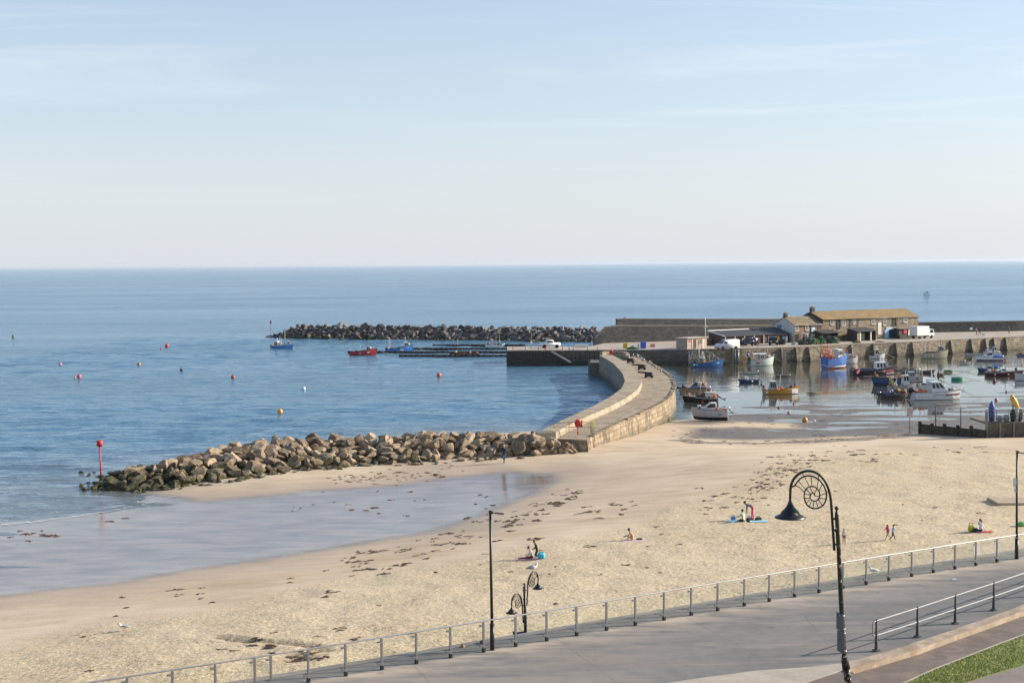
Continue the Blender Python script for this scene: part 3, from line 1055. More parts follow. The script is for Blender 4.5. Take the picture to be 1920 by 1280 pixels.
# kerb stones along the harbour edge
for i in range(2, NL - 2):
    a, b = R_in[i], R_in[i + 1]
    d = (b - a)
    if random.random() < .8:
        mb = MB()
        mb.box((a + b) / 2 + Vector((0, 0, .05)), (d.length * .9, .42, .10 + .05 * random.random()), math.atan2(d.y, d.x))
        mb.build("edge_stone", pier_wall, pier)
# curved parapet that closes the pier head
hd = smoothline([P(a, b, 3.0) for a, b in ((1127, 669), (1140, 667.3), (1158, 667), (1172, 668.5), (1178, 672), (1176, 676))], 14, 2)
mb = MB()
for a, b in zip(hd, hd[1:]):
    d = b - a
    mb.box((a + b) / 2 + Vector((0, 0, .42)), (d.length * 1.02, .55, .86), math.atan2(d.y, d.x))
mb.build("head_parapet", pier_deck, pier)
# sheet piled landing against the seaward side
c0 = P(1107.5, 706, 0)
mb = MB()
mb.prism([(c0.x, c0.y), (c0.x + 2.6, c0.y - .4), (c0.x + 3.6, c0.y + 5), (c0.x + .4, c0.y + 8)], -1.6, 2.35)
for k in range(8):
    mb.box((c0.x + .1 + k * .32, c0.y - .05 - k * .05, .4), (.10, .16, 3.9))
    mb.box((c0.x + .05, c0.y + .3 + k * .9, .4), (.16, .2, 3.9))
mb.build("landing", [conc_old], pier)

# concrete blocks at the landward end
lb = thing("concrete_block", "square weathered concrete block at the end of the pier parapet", "block", P(1019, 823, 2.3))
mb = MB()
mb.box((0, 0, .0), (2.0, 1.6, 1.5), .35, bev=.06)
mb.build("body", conc_old, lb)
sl = thing("concrete_slab", "long low concrete slab wall standing among the rocks below the red lifebuoy", "slab", P(1068, 836, 1.55))
mb = MB()
mb.box((-.2, .6, .35), (3.7, 1.4, .75), .03, bev=.08)
mb.box((1.45, .2, -.15), (.95, 1.6, .55), .03, bev=.07)
mb.box((1.5, 0.0, -.75), (.9, 1.6, .5), .05, bev=.07)
mb.build("body", conc_old, sl)

# ------------------------------------------------------------------ quay
QZ = 2.8
qf = [P(a, b, QZ) for a, b in ((951, 657.5), (1130, 656.5), (1290, 655.5), (1392, 653.5), (1500, 650), (1600, 645), (1700, 641), (1800, 636), (1920, 630), (2060, 623))]
quay = thing("quay", "long stone quay with sheet piled end and buttressed harbour wall", "quay", (0, 0, 0))
mb = MB()
bk = [(qf[-1].x + 10, 348), (60, 330), (24, 305), (P(1105, 649.5, QZ).x, P(1105, 649.5, QZ).y), (P(951, 649.6, QZ).x, P(951, 649.6, QZ).y)]
mb.poly([(p.x, p.y, QZ) for p in qf] + [(x, y, QZ) for x, y in bk])
mb.build("paving", quay_top, quay)
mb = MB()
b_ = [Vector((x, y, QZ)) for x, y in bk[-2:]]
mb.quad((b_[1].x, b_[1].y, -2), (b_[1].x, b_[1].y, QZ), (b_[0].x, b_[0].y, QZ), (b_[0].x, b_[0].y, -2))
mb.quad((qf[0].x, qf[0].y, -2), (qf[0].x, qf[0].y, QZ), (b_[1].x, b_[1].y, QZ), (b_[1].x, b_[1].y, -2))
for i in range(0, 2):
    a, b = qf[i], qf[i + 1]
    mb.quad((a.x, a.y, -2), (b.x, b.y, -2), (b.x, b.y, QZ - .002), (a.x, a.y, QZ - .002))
mb.build("dark_face", quay_shaded, quay)
mb = MB()
for i in range(2, len(qf) - 1):
    a, b = qf[i], qf[i + 1]
    mb.quad((a.x, a.y - .35, -2), (b.x, b.y - .35, -2), (b.x, b.y, QZ - .002), (a.x, a.y, QZ - .002), 0)
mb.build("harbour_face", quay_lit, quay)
mb = MB()
for a, b in zip(qf, qf[1:]):
    d = b - a
    n = max(1, int(d.length / 2.2))
    for k in range(n):
        c = a.lerp(b, (k + .5) / n)
        mb.box(c + Vector((0, .28, .015 + random.uniform(0, .03))), (d.length / n * .97, .6, .12), math.atan2(d.y, d.x))
mb.build("coping", quay_top, quay)
# sheet piles
mb = MB()
a, b = qf[0], P(1048, 657, QZ)
for k in range(34):
    c = a.lerp(b, k / 33)
    mb.box((c.x, c.y - (.10 if k % 2 else .22), .35), (.26, .30, 4.6))
for k in range(9):
    c = b.lerp(P(1128, 656.6, QZ), (k + .5) / 9)
    mb.box((c.x, c.y - .12, .35), (.13, .2, 4.5))
mb.build("sheet_pile", steel_pile, quay)
mb = MB()
p0, p1 = P(1035, 659.5, 2.6), P(1066, 671.5, 1.0)
p0.y = p1.y = qf[1].y - .5
for k in range(13):
    c = p0.lerp(Vector((p1.x, p1.y, .6)), k / 12)
    mb.box(c, (.32, .8, .16))
mb.tube([p0 + Vector((0, -.45, .3)), Vector((p1.x + .2, p1.y - .45, .7))], .06, 6)
mb.build("stairs", M("stair_grey", (.34, .33, .31), .8), quay)
# buttresses
for px, wpx, hh in ((1377 + 5, 7, 0), (1466, 11, 0), (1492, 9, 0), (1516, 12, 0), (1594, 7, 0), (1636, 9, 0), (1680, 11, 0), (1709, 9, 0), (1781, 9, 0), (1820, 10, 0), (1846, 9, 0), (1862, 10, 0), (1883, 9, 0)):
    seg = [q for q in range(2, len(qf) - 1)]
    base = None
    for q in seg:
        # intersect the sight column with the coping line
        pa, pb = qf[q], qf[q + 1]
        for k in range(60):
            c = pa.lerp(pb, k / 60)
            v = c - Vector((0, 0, CAMZ))
            sx = 960 + F * v.dot(CR) / v.dot(_F0)
            if sx > px:
                base = (c, math.atan2(pb.y - pa.y, pb.x - pa.x))
                break
        if base:
            break
    c, ang = base
    mb = MB()
    wd = wpx * c.y / F * .75
    pr_ = [(0.2, -2), (-1.35, -2), (-.42, QZ - .12), (0.2, QZ - .12)]
    rm = Matrix.Rotation(ang, 3, 'Z')
    i0 = len(mb.v)
    pts = [rm @ Vector((sx_ * wd / 2, yy, 0)) + Vector((c.x, c.y, zz)) for sx_ in (-1, 1) for yy, zz in pr_]
    mb.v = [tuple(p) for p in pts]
    for q in range(4):
        mb.face((q, (q + 1) % 4, 4 + (q + 1) % 4, 4 + q))
    mb.face((3, 2, 1, 0))
    mb.face((4, 5, 6, 7))
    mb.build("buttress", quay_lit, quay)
# timber fender piles and mooring ladder
for px in (1468.5, 1473, 1373):
    mb = MB()
    c = P(px, 652 if px > 1400 else 653.5, QZ)
    mb.box((c.x, c.y - .75, .8), (.24, .3, 3.9))
    mb.build("fender_pile", M("wet_timber", (.30, .25, .19), .85, .3, 3, .3, .02), quay)
mb = MB()
for s in (-.3, .3):
    c = P(1381, 655.5, QZ)
    mb.tube([(c.x + s, c.y - .5, 2.9), (c.x + s, c.y - .5, -.4)], .06, 6)
for k in range(11):
    mb.tube([(c.x - .3, c.y - .5, .0 + k * .27), (c.x + .3, c.y - .5, k * .27)], .035, 5)
mb.build("ladder", galv, quay)

# ------------------------------------------------------------------ high sea wall behind the quay
sw = thing("sea_wall", "tall dark two-tier stone sea wall running behind the quay", "wall", (0, 0, 0))
lw, up, cp_, wk = MB(), MB(), MB(), MB()
ba = [Vector(p) for p in ((16.8, 288, 0), (40, 297, 0), (62, 307.5, 0), (86, 319, 0), (115, 324, 0), (160, 336, 0))]
bs = resample(ba, 60)
for i in range(59):
    a, b = bs[i], bs[i + 1]
    fx = lambda p: sstep(70, 86, p.x)
    def z1(p):
        return float((6.4 - 1.1 * np.clip((p.x - 18) / 44, 0, 1)) * (1 - fx(p)) + 5.1 * fx(p)) - max(0, (19.5 - p.x)) * .9
    def z2(p):
        return float(7.7 - 1.2 * np.clip((p.x - 18) / 44, 0, 1) - max(0, 21.8 - p.x) * .35)
    lw.quad((a.x, a.y, 1), (b.x, b.y, 1), (b.x, b.y + .4, z1(b)), (a.x, a.y + .4, z1(a)))
    if a.x < 74:
        wk.quad((a.x, a.y + .4, z1(a)), (b.x, b.y + .4, z1(b)), (b.x, b.y + 2.6, z1(b)), (a.x, a.y + 2.6, z1(a)))
        wk.quad((a.x, a.y + .34, z1(a) - .28), (b.x, b.y + .34, z1(b) - .28), (b.x, b.y + .34, z1(b) + .003), (a.x, a.y + .34, z1(a) + .003))
        if a.x > 20.4:
            up.quad((a.x, a.y + 2.6, z1(a) - .1), (b.x, b.y + 2.6, z1(b) - .1), (b.x, b.y + 2.8, z2(b)), (a.x, a.y + 2.8, z2(a)))
            cp_.quad((a.x, a.y + 2.8, z2(a)), (b.x, b.y + 2.8, z2(b)), (b.x, b.y + 5.8, z2(b)), (a.x, a.y + 5.8, z2(a)))
            up.quad((a.x, a.y + 5.8, z2(a)), (b.x, b.y + 5.8, z2(b)), (b.x, b.y + 6.6, -1), (a.x, a.y + 6.6, -1))
    else:
        cp_.quad((a.x, a.y + .4, z1(a)), (b.x, b.y + .4, z1(b)), (b.x, b.y + 3, z1(b)), (a.x, a.y + 3, z1(a)))
        lw.quad((a.x, a.y + 3, z1(a)), (b.x, b.y + 3, z1(b)), (b.x, b.y + 3.6, -1), (a.x, a.y + 3.6, -1))
a = [q for q in bs if q.x > 20.2][0]
up.quad((a.x, a.y + 2.6, 5.8), (a.x, a.y + 2.8, 7.1), (a.x, a.y + 5.8, 7.1), (a.x, a.y + 6.6, -1))
a = bs[0]
lw.quad((a.x, a.y, 1), (a.x, a.y + .4, 4.2), (a.x, a.y + 6, 4.2), (a.x, a.y + 6.5, -1))
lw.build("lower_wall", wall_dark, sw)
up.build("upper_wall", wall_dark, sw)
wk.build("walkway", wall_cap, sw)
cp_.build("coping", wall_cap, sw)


# ------------------------------------------------------------------ boulders
def boulder_bm(seed, cuts=9):
    rg = random.Random(seed)
    bm = bmesh.new()
    bmesh.ops.create_icosphere(bm, subdivisions=4, radius=1)
    pl = []
    for _ in range(cuts):
        n = Vector((rg.gauss(0, 1), rg.gauss(0, 1), rg.gauss(0, 1))).normalized()
        pl.append((n, rg.uniform(.42, .78)))
    sx, sy, sz = rg.uniform(.95, 1.3), rg.uniform(.75, 1.0), rg.uniform(.6, .85)
    o = Vector((seed * 3.1, 0, 0))
    for v in bm.verts:
        p = v.co.copy()
        for n, d in pl:
            e = p.dot(n) - d
            if e > 0:
                p -= n * e * .985
        q = p * (1 + .07 * mnoise.noise(p * 2.2 + o) + .04 * mnoise.noise(p * 5.5 + o) + .03 * mnoise.noise(p * 12 + o))
        v.co = Vector((q.x * sx, q.y * sy, q.z * sz)) * 1.22
    return bm


def rock_mat(name, c3, weed=None, rust=0.3, wet=None):
    m, t = newmat(name)
    geo = t.add('ShaderNodeNewGeometry').outputs['Position']
    oi = t.add('ShaderNodeObjectInfo').outputs['Random']
    n1 = t.noise(geo, .9, 6, .65, .3)
    n2 = t.noise(geo, 4.5, 6, .72)
    n3 = t.noise(geo, 14, 3, .7)
    f = t.math('ADD', t.math('MULTIPLY', n1, .35), t.math('ADD', t.math('MULTIPLY', n2, .28), t.math('MULTIPLY', oi, .38)))
    c = t.ramp(f, [(.28, c3[0]), (.47, c3[1]), (.70, c3[2])])
    c = t.mix(t.ramp(n1, [(.50, 0), (.68, rust)]), c, (.30, .19, .09))
    pit = t.ramp(n3, [(.36, .55), (.48, 0)])
    c = t.mix(pit, c, (.09, .07, .05))
    r = t.math('ADD', .82, t.math('MULTIPLY', n2, .15))
    if weed is not None:
        sp = t.add('ShaderNodeSeparateXYZ')
        t.link(geo, sp.inputs[0])
        xk = t.math('DIVIDE', t.math('SUBTRACT', 2.0, sp.outputs[0]), 40.0, True)   # more weed towards the seaward tip
        zz = t.math('ADD', sp.outputs[2], t.math('MULTIPLY', t.math('SUBTRACT', n1, .5), 2.0))
        zz = t.math('SUBTRACT', zz, t.math('MULTIPLY', xk, .35))
        fz = t.math('DIVIDE', t.math('SUBTRACT', weed[1], zz), weed[1] - weed[0], True)
        wc = t.ramp(n2, [(.38, (.018, .018, .010)), (.52, (.050, .050, .018)), (.66, (.12, .115, .03))])
        c = t.mix(t.math('MULTIPLY', fz, .95), c, wc)
    setc(t, 'Base Color', c)
    setc(t, 'Roughness', r)
    t.link(t.bump(t.math('ADD', n2, t.math('MULTIPLY', n3, .5)), .75, .12), t.b.inputs['Normal'])
    return m


lime = rock_mat("limestone_rock", [(.15, .105, .062), (.275, .20, .125), (.42, .325, .22)], (.35, 1.15))
gran = rock_mat("granite_rock", [(.045, .042, .040), (.11, .10, .092), (.26, .235, .205)], (-.1, .7), rust=.35)
NB = 16
bmesh_near, bmesh_far = [], []
for k in range(NB):
    mb = MB()
    mb.addbm(boulder_bm(k + 1, 9 + k % 4))
    bmesh_near.append(mb.mesh("boulder", lime))
    if k < 10:
        me = bmesh_near[-1].copy()
        me.materials.clear()
        me.materials.append(gran)
        bmesh_far.append(me)


def rnd_rot(rg, lean=.5):
    return (rg.uniform(-lean, lean), rg.uniform(-lean, lean), rg.uniform(0, 6.28))


def place_rock(name, me, p, s, rot, label, group, cat='boulder'):
    o = bpy.data.objects.new(name, me)
    COL.objects.link(o)
    o.location = p
    o.scale = s
    o.rotation_euler = rot
    tag(o, label, cat, group)
    return o


rg = random.Random(11)
foot = smoothline([P(a, b, z) for a, b, z in ((172, 912, .1), (230, 917, .15), (300, 914, .2), (390, 907, .3), (470, 897, .4), (530, 884, .5), (600, 877, .6), (700, 871, .65), (800, 867, .75), (900, 862, .85), (1000, 856, 1.0), (1086, 847, 1.15))], 60, 1)
crest = smoothline([P(a, b, z) for a, b, z in ((196, 893, .7), (240, 885, .9), (300, 872, 1.2), (360, 858, 1.6), (420, 845, 1.9), (480, 834, 2.15), (560, 828, 2.2), (680, 824, 2.2), (800, 821, 2.25), (900, 818, 2.3), (960, 820, 2.3), (1024, 824, 2.5), (1062, 835, 1.9))], 60, 1)
cnt = 0
L_T = "tan limestone boulder wedged in the long rock heap beside the beach"
L_G = "green weed-grown boulder at the sandy foot of the tan rock heap"
L_C = "pale dry limestone boulder on the crest of the tan rock heap"
ROWS = 7
rocks = []
for r_ in range(ROWS + 3):
    k = 0.0
    while k < 58.6:
        i = int(k)
        fr = k - i
        f0 = foot[i].lerp(foot[min(59, i + 1)], fr)
        c0 = crest[i].lerp(crest[min(59, i + 1)], fr)
        tt = r_ / (ROWS - 1)
        if r_ < ROWS:
            p = f0.lerp(c0, tt)
            p.z = f0.z + (c0.z - f0.z) * (tt ** .85) - .15
        else:
            bkk = (r_ - ROWS + 1)
            p = c0 + (c0 - f0) * Vector((1, 1, 0)).length * 0
            d = Vector((c0.x - f0.x, c0.y - f0.y, 0)).normalized()
            p = c0 + d * (1.5 * bkk)
            p.z = c0.z - (.15, .75, 1.7)[bkk - 1]
        s = min(.84, .42 + .19 * abs(rg.gauss(0, 1))) * (1.0 if r_ else .8)
        if k < 8:
            s *= .55 + .055 * k
        if r_ >= ROWS + 1:
            s = max(s, .75)
        width = (f0 - c0).length
        if r_ < ROWS and width < 5.2 and r_ % 2 and k < 12:
            k += .8
            continue
        p += Vector((rg.uniform(-.35, .35), rg.uniform(-.3, .3), rg.uniform(-.12, .22)))
        lab = L_G if (p.z < .75 and p.x < 2) else (L_C if ROWS - 2 < r_ <= ROWS else L_T)
        rocks.append((s if r_ < ROWS + 1 else s * .2, rg.randrange(NB), p, (s * rg.uniform(.9, 1.25), s, s * rg.uniform(.75, 1.1)), rnd_rot(rg), lab))
        cnt += 1
        step = s * (1.78 if r_ < ROWS else 2.3)   # metres between stones
        # path index per metre
        k += step / max(.3, (foot[min(59, i + 1)] - foot[i]).length)
rocks.sort(key=lambda q: -q[0])
for _, kk, p, sc_, rot, lab in rocks[:298]:
    place_rock("boulder", bmesh_near[kk], p, sc_, rot, lab, "boulders of the near rock breakwater")
restmb = MB()
_bmc = {}
for _, kk, p, sc_, rot, lab in rocks[298:]:
    me = bmesh_near[kk]
    mw = Matrix.Translation(p) @ Euler(rot).to_matrix().to_4x4() @ Matrix.Diagonal((*sc_, 1))
    i0 = len(restmb.v)
    restmb.v += [tuple(mw @ v.co) for v in me.vertices]
    for f in me.polygons:
        restmb.face([i0 + k for k in f.vertices])
print("near boulders", cnt)
core = MB()
core.smooth = True
for i in range(59):
    for k in range(5):
        q = lambda j, f: foot[j].lerp(crest[j], f) + Vector((0, .5, -.42 - .15 * mnoise.noise(Vector((j * .7, f * 4, 0)))))
        core.quad(q(i, k / 5), q(i + 1, k / 5), q(i + 1, (k + 1) / 5), q(i, (k + 1) / 5))
    q = lambda j, d, z: (crest[j].x - d * .1, crest[j].y + d, z)
    core.quad(q(i, .5, crest[i].z - .42), q(i + 1, .5, crest[i + 1].z - .42), q(i + 1, 5.5, -.9), q(i, 5.5, -.9))
# low weedy stones scattered round the seaward tip and along the foot
mb = MB()
rg = random.Random(5)
for k in range(150):
    if k < 26:
        p = P(rg.uniform(152, 250), rg.uniform(884, 917), .05)
    else:
        i = rg.randrange(0, 59)
        p = foot[i] + Vector((rg.uniform(-.5, .5), rg.uniform(-1.3, .2), 0))
        p.z = gz(p.x, p.y) + .03
        if p.x > -14 and rg.random() < .45:
            continue
    bm = boulder_bm(rg.randrange(1, 9), 6)
    bmesh.ops.delete(bm, geom=[], context='VERTS')
    s = rg.uniform(.10, .30)
    mb.addbm(bm, Matrix.Translation(p) @ Matrix.Rotation(rg.uniform(0, 6), 4, 'Z') @ Matrix.Diagonal((s * 1.3, s, s * .7, 1)))
i0 = len(mb.v)
mb.v += restmb.v
for f in restmb.f:
    mb.face([i0 + k for k in f], 0, False)
i0 = len(mb.v)
mb.v += core.v
for f in core.f:
    mb.face([i0 + k for k in f], 0, True)
tag(mb.build("rubble", lime), 'small weedy stones scattered at the foot of the rock heap', 'rubble', kind='stuff')

# far breakwater of dark rock
rg = random.Random(23)
ffoot = smoothline([P(a, b, 0.0) for a, b in ((518, 632), (560, 634.5), (640, 636), (760, 637), (880, 638), (1000, 640), (1130, 641))], 60, 1)
cnt = 0
L_F = "dark grey rock in the long breakwater beyond the moored boats"
frocks = []
for r_ in range(7):
    k = 0.0
    while k < 58.5:
        i = int(k)
        f0 = ffoot[i].lerp(ffoot[i + 1], k - i)
        s = min(1.35, .62 + .26 * abs(rg.gauss(0, 1)))
        tl = min(1, (k + .8) / 7.0)
        tt = (r_ / 5.0)
        z = min(tt, 1) * 3.2 * tl - .35 - (1.3 if r_ == 6 else 0)
        p = f0 + Vector((rg.uniform(-.4, .4), 6.2 * tt * (.5 + .5 * tl) + rg.uniform(-.4, .4), z + rg.uniform(-.15, .18)))
        frocks.append(("armour_rock", bmesh_far[rg.randrange(10)], p, (s * rg.uniform(.85, 1.2), s * rg.uniform(.8, 1.1), s * rg.uniform(.7, 1.0)), rnd_rot(rg, .9), L_F, "rocks of the far breakwater", 'rock'))
        cnt += 1
        k += s * 1.62 / (ffoot[i + 1] - ffoot[i]).length
frocks.sort(key=lambda q: -q[3][0] - (.4 if q[2].y < 361 else 0))
for a_ in frocks[:290]:
    place_rock(*a_)
mb = MB()
for _, me, p, sc_, rot, *_r in frocks[290:]:
    mw = Matrix.Translation(p) @ Euler(rot).to_matrix().to_4x4() @ Matrix.Diagonal((*sc_, 1))
    i0 = len(mb.v)
    mb.v += [tuple(mw @ v.co) for v in me.vertices]
    for f in me.polygons:
        mb.face([i0 + k for k in f.vertices])
for i in range(1, 59):
    a_, b2 = ffoot[i], ffoot[i + 1]
    for (y0, z0), (y1, z1) in (((.3, -.8), (2.2, .6)), ((2.2, .6), (5.0, 2.3)), ((5.0, 2.3), (7.2, 2.3)), ((7.2, 2.3), (11, -1))):
        ka, kb = min(1, i / 7), min(1, (i + 1) / 7)
        mb.quad((a_.x, a_.y + y0, z0 * ka - .15), (b2.x, b2.y + y0, z0 * kb - .15), (b2.x, b2.y + y1, z1 * kb - .15), (a_.x, a_.y + y1, z1 * ka - .15))
tag(mb.build("rubble", gran), 'small dark stones filling the long breakwater beyond the boats', 'rubble', kind='stuff')
print("far rocks", cnt)
# big smooth concrete humps where breakwater and wall meet
for px, py, s in ((1120, 634, 2.1), (1150, 637, 1.9), (1172, 638, 1.8), (1196, 639.5, 1.5), (1210, 640, 1.3)):
    p = P(px, py + 2, 2.6)
    place_rock("armour_rock", bmesh_far[int(px) % 10], p + Vector((0, .5, .5)), (s, s * .8, s * .8), (0.1, .2, px), "large rounded dark rock at the foot of the tall sea wall", "rocks below the sea wall", 'rock')
# ------------------------------------------------------------------ glass balustrade along the sea wall
m, t = newmat("clear_glass")
nt = t.nt
tr_ = t.add('ShaderNodeBsdfTransparent')
tr_.inputs[0].default_value = (.98, .992, .982, 1)
gl = t.add('ShaderNodeBsdfGlossy')
gl.inputs['Roughness'].default_value = .03
fr = t.add('ShaderNodeFresnel', i_IOR=1.45)
mxs = t.add('ShaderNodeMixShader')
t.link(t.math('MULTIPLY', fr.outputs[0], .25), mxs.inputs[0])
t.link(tr_.outputs[0], mxs.inputs[1])
t.link(gl.outputs[0], mxs.inputs[2])
t.link(mxs.outputs[0], nt.nodes['Material Output'].inputs[0])
glass = m
rail = thing("glass_railing", "long glass railing on steel posts along the promenade edge", "railing", PW[0])
o0 = PW[0]
pm = MB()
pm.box((0, 0, .60), (.085, .055, 1.02), bev=.008)
post_me = pm.mesh("post", M("post_steel", (.20, .205, .21), .5, .14, 5, metal=.5))
shoe = MB()
shoe.box((0, 0, .07), (.11, .12, .16), bev=.01)
shoe_me = shoe.mesh("base_shoe", black)
clp = MB()
clp.box((-.11, -.01, 1.0), (.14, .05, .06), bev=.008)
clp_me = clp.mesh("clamp", M("clamp_grey", (.14, .14, .14), .5, .1))
for i, p in enumerate(PW):
    q = PW[min(i + 1, len(PW) - 1)] - PW[max(i - 1, 0)]
    ang = math.atan2(q.y, q.x)
    o = bpy.data.objects.new("post", post_me)
    COL.objects.link(o)
    o.parent = rail
    o.location = p - o0
    o.rotation_euler = (0, 0, ang)
    for nm, me in (("base_shoe", shoe_me), ("clamp", clp_me)):
        for dz in ((0, -.76) if nm == "clamp" else (0,)):
            c = bpy.data.objects.new(nm, me)
            COL.objects.link(c)
            c.parent = o
            c.location = (0, 0, dz)
    if i < len(PW) - 1:
        d = PW[i + 1] - p
        g = MB()
        g.box((d.length / 2, .0, .56), (d.length - .16, .014, .98))
        g.build("glass_panel", glass, rail, p - o0, math.atan2(d.y, d.x))
mb = MB()
mb.tube([p - o0 + Vector((0, 0, 1.15)) for p in PW], .028, 8)
mb.build("handrail", galv, rail)

# ------------------------------------------------------------------ ammonite lamps
ZS = 371.0
SPIRAL = [(340, 290), (375, 275), (400, 230), (440, 188), (485, 163), (550, 153), (615, 172), (675, 215), (722, 278), (750, 345), (756, 405), (744, 470), (710, 520), (660, 550), (600, 556), (540, 530), (502, 480), (485, 410), (490, 352), (512, 310), (552, 286), (600, 285), (642, 310), (670, 352), (675, 402), (658, 442), (620, 466), (580, 456), (555, 420), (560, 382), (588, 362), (615, 378), (615, 402)]
RIBS = [(465, 130, 485, 163), (488, 165, 545, 280), (565, 157, 580, 283), (656, 198, 640, 308), (703, 252, 665, 340), (752, 365, 677, 395), (750, 438, 672, 430), (712, 518, 655, 448), (658, 550, 628, 464), (592, 552, 602, 468), (545, 532, 576, 456), (508, 490, 556, 440), (487, 428, 553, 424), (488, 372, 556, 388), (412, 214, 502, 318), (510, 315, 562, 378), (552, 286, 586, 362), (642, 310, 608, 372), (675, 408, 615, 400), (655, 122, 658, 200), (782, 345, 750, 352), (375, 275, 430, 292), (430, 292, 488, 356)]
CROOK = [(850, 1050), (838, 880), (825, 700), (810, 470), (797, 380), (770, 285), (730, 208), (680, 152), (620, 112), (550, 95), (480, 101), (420, 130), (370, 176), (335, 236), (320, 305), (318, 435)]


def zl(p):
    return ((p[0] - 850) / ZS, (1050 - p[1]) / ZS)


def crook_parts(parent, s, loc, rz, mirror=1, fat=1.0):
    "arm with shell spiral and bell shade hung from its end"
    def pt(p):
        x, z = zl(p)
        return Vector((x * s * mirror, 0, z * s))
    a = MB()
    a.tube(smoothline([pt(p) for p in CROOK], 44, 1), .044 * s * fat, 10)
    a.ball(pt(CROOK[0]), .05 * s * fat)
    arm = a.build("curved_arm", black, parent, loc, rz)
    b = MB()
    b.tube(smoothline([pt(p) for p in SPIRAL], 130, 2), [(.026 if i < 80 else .022) * s * fat for i in range(130)], 7)
    for x0, y0, x1, y1 in RIBS:
        b.tube([pt((x0, y0)), pt((x1, y1))], .014 * s * fat, 5)
    sp = b.build("shell_spiral", black, arm)
    c = MB()
    prof = [(14, 425), (17, 445), (28, 485), (44, 520), (70, 555), (104, 585), (112, 600), (118, 618), (150, 634), (188, 656), (186, 664), (150, 655), (100, 640), (20, 636)]
    c0 = pt((319, 0))
    c.lathe([(r / ZS * s, (1050 - y) / ZS * s) for r, y in prof], (c0.x, 0, 0), 24)
    shd = c.build("lamp_shade", black, arm)
    d = MB()
    d.lathe([(0.001, (1050 - 668) / ZS * s), (80 / ZS * s, (1050 - 660) / ZS * s), (95 / ZS * s, (1050 - 645) / ZS * s)], (c0.x, 0, 0), 20)
    d.build("diffuser", M("lamp_diffuser", (.62, .62, .60), .3, .05), shd)
    return arm


lp = P(1593, 1302, PZ)
S58 = 2667 / (lp.y * 1.006) * 1.0
lamp = thing("street_lamp", "tall black lamp post with ammonite spiral crook leaning beside the handrail", "street lamp", lp)


def L(px, py, y=0):
    return Vector(((px - 1593) / S58, y, (1302 - py) / S58))


mb = MB()
mb.tube([L(1592.6, 1300), L(1588, 1262), L(1586.6, 1252)], [.115, .115, .12], 14)
mb.tube([L(1586.6, 1252), L(1583.5, 1236), L(1582.6, 1226), L(1576, 1120), L(1571.5, 1030), L(1567.2, 958), L(1566.8, 952)], [.13, .12, .082, .078, .072, .066, .04], 14)
mb.ball(L(1567, 946), .072)
mb.tube([L(1567, 954.5), L(1567, 948)], .03, 8)
for a, b in (((1561, 966), (1568, 966)), ((1564, 986), (1569, 996)), ((1563, 1015), (1572, 1014))):
    mb.tube([L(*a), L(*b)], .036, 6)
chip, tt_ = newmat("chipped_black_paint")
geo = tt_.add('ShaderNodeTexCoord').outputs['Object']
spx = tt_.add('ShaderNodeSeparateXYZ')
tt_.link(geo, spx.inputs[0])
lowk = tt_.math('MULTIPLY', tt_.math('SUBTRACT', 1.0, tt_.math('DIVIDE', spx.outputs[2], .95), True), 1.0)
chipn = tt_.math('ADD', tt_.noise(geo, 9, 6, .7), tt_.math('MULTIPLY', lowk, .16))
setc(tt_, 'Base Color', tt_.mix(tt_.ramp(chipn, [(.615, 0), (.63, 1)]), (.012, .012, .013), (.55, .54, .52)))
setc(tt_, 'Roughness', .42)
mb.build("post", chip, lamp)
# arm of the tall lamp keeps the measured lean
S = S58
ZS_keep = ZS
b_ = L(1562.8, 1024)
arm = crook_parts(lamp, ZS / (6.4 * S58), b_, 0.0)
mb = MB()
mb.box(L(1574.3, 1162, .02), (.05, .42, .56), .25, bev=.012)
mb.build("sign_panel", M("sign_back", (.085, .088, .10), .5, .12, 3), lamp)
mb = MB()
mb.box(L(1576.2, 1200, .02), (.06, .42, .70), .25, bev=.012)
mb.build("sign_panel", M("sign_back", (.085, .088, .10), .5, .12, 3), lamp)
for yy in (1150, 1175, 1183, 1217):
    mb = MB()
    x = 1576 + (yy - 1120) * .062
    mb.tube([L(x, yy + 1), L(x, yy - 1)], .092, 14)
    mb.tube([L(x, yy, 0), L(x - 5, yy)], .02, 5)
    mb.build("clamp_band", galv, lamp)

# small twin headed lamp
tp = P(985.3, 1204, 4.02)
tl = thing("twin_lamp", "small twin black lamp with two ammonite spirals behind the glass railing", "street lamp", tp)
mb = MB()
mb.tube([(0, 0, -.1), (0, 0, .9), (-.03, 0, 2.25)], [.075, .062, .055], 10)
mb.ball((-.03, 0, 2.34), .05)
mb.tube([(-.03, 0, 2.24), (-.03, 0, 2.32)], .025, 6)
for z in (1.0, 1.5, 1.75, 2.1):
    mb.tube([(-.10, 0, z), (.10, 0, z)], .025, 5)
mb.build("post", black, tl)
crook_parts(tl, .47, Vector((-.085, -.02, .82)), R(48), 1, 1.35)
crook_parts(tl, .47, Vector((.075, .02, 1.55)), R(48), -1, 1.35)
mb = MB()
mb.tube([(-.5, 0, .36), (-.38, 0, .37)], [.10, .085], 12)
mb.tube([(-.38, 0, .36), (-.06, 0, .40)], .06, 10)
mb.build("spotlight", black, tl)


